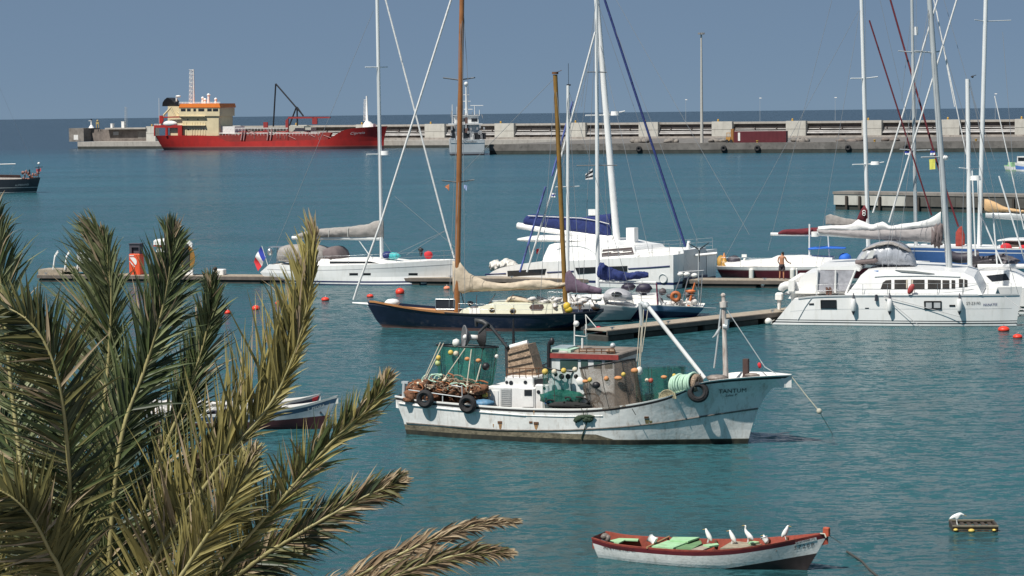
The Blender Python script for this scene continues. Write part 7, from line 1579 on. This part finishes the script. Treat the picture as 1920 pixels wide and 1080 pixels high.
def frond(pts,nl,L0,mats,side,seed,angL=(58,22),angR=(58,22),fold=.5,lw=.026,droop=.12,tipdry=.15,wind=.25,start=.06,offk=(1,1),tilt=0.0):
    """pts: (px,py,distance) of the midrib from base to tip; leaflets stand in two ranks along it"""
    rg=random.Random(seed); ctrl=[D(*p) for p in pts]; sp=spline(ctrl,60); n=len(sp)-1
    fo=MB(); k=len(sp); fo.tube(sp,[lerp(.034,.006,(i/(k-1))**.8) for i in range(k)],6)
    fr=fo.build('frond',RACH,pt); OFF[fr.name]=OFF[pt.name]
    groups={}; nl=int(nl*2.4); lw*=.66; L0*=1.12
    for i in range(nl):
        t=lerp(start,.995,(i+rg.uniform(-.3,.3))/nl); t=max(start,min(.998,t)); a=t*n; j=min(int(a),n-1); f=a-j
        p=sp[j].lerp(sp[j+1],f); T=(sp[min(j+2,n)]-sp[max(j-1,0)]).normalized()
        V=(p-CO).normalized(); S_=V.cross(T).normalized()      # in the picture plane, to the right of the growing direction
        N=T.cross(S_).normalized()                              # facing the viewer side
        if tilt: 
            q=Matrix.Rotation(tilt,3,T); S_=q@S_; N=q@N
        for s_ in (-1,1):
            if rg.random()<.04: continue
            A=angL if s_<0 else angR; ang=R(lerp(A[0],A[1],t**1.1)+rg.gauss(0,9.5))
            prof=(.45+.75*math.sin(math.pi*min(1,.18+t*.72)))*offk[0 if s_<0 else 1]
            L=L0*prof*(1-.5*max(0,(t-.55)/.45))*rg.uniform(.75,1.2)*(1 if t<.95 else lerp(1,.75,(t-.95)/.05))
            d=(T*math.cos(ang)+S_*s_*math.sin(ang)+N*rg.gauss(fold*.35*(-1 if rg.random()<.35 else 1),.16)*math.sin(ang)).normalized()
            wilt=rg.random()<.16; curl=rg.random()<tipdry*.22; cv=Vector((rg.uniform(-1,1),rg.uniform(-.5,.5),rg.uniform(-.6,.8)))*(.75 if curl else 0); w0=lw*rg.uniform(.6,1.3); P=[];q=p.copy(); dd=d.copy(); seg=5
            for e in range(seg+1):
                P.append(q.copy()); q=q+dd*(L/seg); bend=0 if e<3 or not wilt else .55; dd=(dd+Vector((0,0,-1))*droop*rg.uniform(.1,1.9)*(e+1)/seg+Vector((0,0,-bend))+cv*(e/seg)+WIND*wind*.25*(e+1)/seg).normalized()
            wv=d.cross(N)
            if curl: w0*=.5
            if wv.length<.01: wv=S_
            wv.normalize(); wv=(wv*math.cos(rg.gauss(.2,.5))+N*math.sin(rg.gauss(.2,.5))).normalized(); up=d.cross(wv).normalized()
            vs=[];fs=[]
            for e in range(seg+1):
                u=e/seg; ww=w0*(1.0 if u<.35 else lerp(1,.06,(u-.35)/.65))*(.6 if e==0 else 1)
                vs+=[P[e]-wv*ww+up*ww*.35,P[e]-up*ww*.15,P[e]+wv*ww+up*ww*.35]
            for e in range(seg):
                b=3*e; fs+=[(b,b+3,b+4,b+1),(b+1,b+4,b+5,b+2)]
            r=rg.random(); mm=mats[0] if r<.42 else mats[1] if r<.76 else mats[2]
            if t>.93 and rg.random()<tipdry*3: mm=3
            elif curl or rg.random()<tipdry*.3: mm=3
            pv=camera_px(P[2]); inview=-20<pv[0]<1940 and -20<pv[1]<1090
            g=MB(); g.add(vs,fs,0,True)
            BIG.append((L*(1 if inview else 0)*(1.25 if rg.random()<.5 else 1),g,LEAF[mm],fr))
def camera_px(p):
    d=CR.transposed()@(p-CO); return (960+d.x/-d.z*FPX,540-d.y/-d.z*FPX)
z0=22.4
F_=frond
# rear and left filling fronds first
F_([(170,1400,z0),(110,1180,23.2),(50,980,23.8),(10,800,24.2),(-15,620,24.4),(-30,450,24.5)],60,.46,(4,0,1),1,101,wind=.1)
F_([(165,1400,z0),(70,1250,22.8),(-30,1120,23),(-140,1030,23)],46,.46,(4,5,0),1,102,wind=.1)
F_([(170,1400,z0),(160,1200,23.4),(150,1000,24),(120,830,24.4),(80,700,24.6)],60,.44,(4,4,0),1,103)
F_([(180,1400,z0),(240,1220,23.2),(290,1040,23.8),(300,900,24)],56,.42,(4,0,4),1,104)
F_([(160,1400,z0),(60,1160,22.9),(-60,940,23.2),(-170,800,23)],60,.46,(4,0,5),1,105)
F_([(170,1400,z0),(120,1240,23),(70,1090,23.6),(30,900,24),(-10,740,24.2)],64,.46,(4,4,0),1,107)
F_([(160,1400,z0),(100,1120,23.6),(100,900,24.2),(60,720,24.6),(20,600,24.8)],64,.5,(4,4,1),1,121,wind=.1)
F_([(170,1400,z0),(190,1150,23.8),(215,950,24.4),(215,800,24.8),(180,680,25)],60,.48,(4,4,0),1,122)
F_([(150,1400,z0),(20,1180,22.4),(-60,1050,22.2),(-160,960,22)],56,.5,(5,4,2),1,123)
F_([(200,1400,z0),(320,1230,23),(400,1140,23.4),(470,1080,23.6),(520,1040,23.8)],50,.42,(4,4,5),1,125)
# fronds that can be told apart in the photograph
F_([(150,1400,z0),(60,1000,22.8),(25,760,23.2),(5,560,23.4),(-8,470,23.4),(-14,380,23.4)],74,.48,(1,0,1),1,1,angL=(50,16),angR=(42,14),tipdry=.1)     # grey green at the left edge
F_([(165,1400,21.9),(132,1080,21.4),(130,900,21.1),(118,760,20.9),(92,660,20.8),(45,595,20.8),(-30,560,20.9)],92,.50,(5,4,0),1,2,angL=(72,40),angR=(52,26),droop=.05,wind=.05)  # big arching frond
F_([(160,1400,21.7),(122,1110,21.2),(92,1030,21),(55,965,20.8),(10,925,20.7),(-60,900,20.7)],70,.46,(5,5,2),1,3,angL=(70,40),angR=(50,30),droop=.05,wind=.02,tipdry=.25)
F_([(180,1400,z0),(178,1060,22.4),(190,820,22.5),(203,680,22.6),(208,560,22.6),(201,480,22.6),(190,440,22.6)],104,.50,(1,1,0),1,4,angL=(58,17),angR=(26,10),offk=(1.3,.65))
F_([(185,1400,z0),(205,1040,22.2),(228,820,22.2),(272,690,22.3),(304,580,22.3),(320,490,22.3),(324,440,22.3)],110,.46,(0,4,1),1,5,angL=(32,11),angR=(48,16),offk=(1.2,.9))
F_([(190,1400,z0),(230,1120,22.6),(285,900,22.8),(338,770,22.9),(374,670,23),(394,590,23),(396,530,23)],106,.44,(0,4,1),1,6,angL=(34,12),angR=(26,10))
F_([(195,1400,z0),(275,1090,22),(350,960,21.9),(440,840,21.8),(512,750,21.8),(556,650,21.8),(582,540,21.8),(592,435,21.9)],112,.46,(2,2,5),1,7,angL=(54,15),angR=(20,9),tipdry=.2,offk=(1.6,.5))
F_([(200,1400,z0),(330,1180,21.6),(420,1060,21.4),(520,945,21.2),(615,835,21.1),(690,765,21.1),(728,710,21.1)],108,.36,(5,0,2),1,8,angL=(60,22),angR=(14,9),tipdry=.3,fold=.3)
F_([(205,1400,z0),(360,1160,21.9),(470,1060,21.8),(570,995,21.7),(670,938,21.7),(720,915,21.7),(750,900,21.7)],96,.31,(5,4,6),1,9,angL=(38,18),angR=(40,18),tipdry=.35)
F_([(210,1400,z0),(420,1220,21.5),(560,1140,21.4),(690,1070,21.3),(800,1016,21.3),(890,985,21.3),(968,976,21.3)],104,.25,(6,6,3),1,10,angL=(26,12),angR=(20,10),tipdry=.4,fold=.6,droop=.25)
F_([(210,1400,z0),(440,1240,21.2),(600,1150,21.1),(740,1080,21),(840,1045,21),(910,1034,21),(955,1036,21)],100,.25,(6,5,6),1,11,angL=(28,14),angR=(26,14),tipdry=.3,fold=.6,droop=.25)
F_([(200,1400,z0),(340,1180,22.3),(430,1090,22.3),(530,1035,22.3),(600,975,22.3),(650,950,22.4)],80,.32,(4,0,4),1,12,angL=(40,20),angR=(36,18))
F_([(195,1400,z0),(260,1130,22.7),(320,990,22.8),(365,900,22.9),(405,830,22.9),(425,785,22.9)],84,.36,(5,2,6),1,13,angL=(40,18),angR=(30,16),tipdry=.3)
F_([(190,1400,z0),(300,1150,21.3),(365,1040,21.2),(415,965,21.1),(450,905,21.1),(475,850,21.2)],76,.38,(2,5,2),1,14,angL=(48,20),angR=(34,16))
# leaflets: the 300 that show largest are parts, the rest of each frond is one part
BIG.sort(key=lambda b:-b[0])
rest={}
for i,(s_,g,mm,fr) in enumerate(BIG):
    if i<300: g.build('leaflet',mm,fr)
    else:
        key=(fr.name); R_=rest.setdefault(key,(fr,MB(),[])); ms=R_[2]
        if mm not in ms: ms.append(mm)
        R_[1].add(g.v,g.f,ms.index(mm),True)
for fr,mb,ms in rest.values(): mb.build('leaflets',ms,fr,kind='stuff')
# loose dead fibres hanging from the crown
m=MB(); rg=random.Random(91)
for k in range(60):
    px=rg.uniform(330,470); py=rg.uniform(850,1000); a=D(px,py,22+rg.uniform(-.4,.4)); P=[a]; d=Vector((rg.uniform(-.4,.6),0,rg.uniform(-.3,.5)))
    for i in range(9): P.append(P[-1]+d*.055); d=(d+Vector((rg.uniform(-.1,.25),0,-.22))).normalized()*.9
    m.tube(P,.0035,4,cap=False)
m.build('dead_fibres',mat('dead_fibre',(.10,.085,.06),rough=.9,var=.4),pt,kind='stuff')
# ------------------------------------------------------------------ bookkeeping: tiny joined fittings are marked as such
for o in list(COL.objects):
    if o.parent is None: continue
    n=o.name.split('.')[0]
    if n in ('aerials','deck_fittings','deck_pipework','deck_gear','boat_gear','bow_gear','guard_rail','railing','deck_bags','deck_clutter','stern_gear','rigging','floodlights','standing_spars','net_ropes','orange_net_ropes','pale_ropes','small_corks','net_folds','side_ropes','mooring_lines','derrick_ropes','cover_ties','stern_rail','roof_rail','casing_rail','wall_ribs','louvre_slats','pipe_rack','davit_frame','mast_fittings','stern_ropes','fingers','spreader','rub_rail','gantry'):
        o['kind']='stuff'
def relabel(name,labels):
    obs=[o for o in COL.objects if o.parent is None and o.name.split('.')[0]==name]
    for o,l in zip(obs,labels): o['label']=l
relabel('lamp_post',['slim lamp post on the wall just left of the tallest white masts','slim lamp post on the wall between the red container and the maroon sloop mast','slim lamp post on the wall left of the tall floodlight mast','slim lamp post on the wall nearest the right edge'])
for n,ls in (('mooring_bollard',['yellow bollard on the dock edge in front of the red container','yellow bollard on the dock edge by the pale stay left of the slanted mast','yellow bollard on the dock edge right of the maroon sloop mast','yellow bollard on the dock edge nearest the right edge']),
    ('rubble_heap',['grey rubble heap at the left end of the forklift','dark rubble heap behind the middle of the red container','grey rubble heap left of the dark blue furled sail','dark rubble heap left of the maroon sloop mast','grey rubble heap between the floodlight mast and the blue furled sail','dark rubble heap right of the maroon sloop mast','grey rubble heap just right of the red container'])): relabel(n,ls)
obs=[o for o in COL.objects if o.parent is None and o.name.split('.')[0]=='tyre_fender' and 'dock' in o['label']]
for o,l in zip(obs,['dock tyre fender below the red container','dock tyre fender below the forklift','dock tyre fender left of the maroon sloop mast','dock tyre fender left of the floodlight mast, leftmost','dock tyre fender nearest the right edge']): o['label']=l
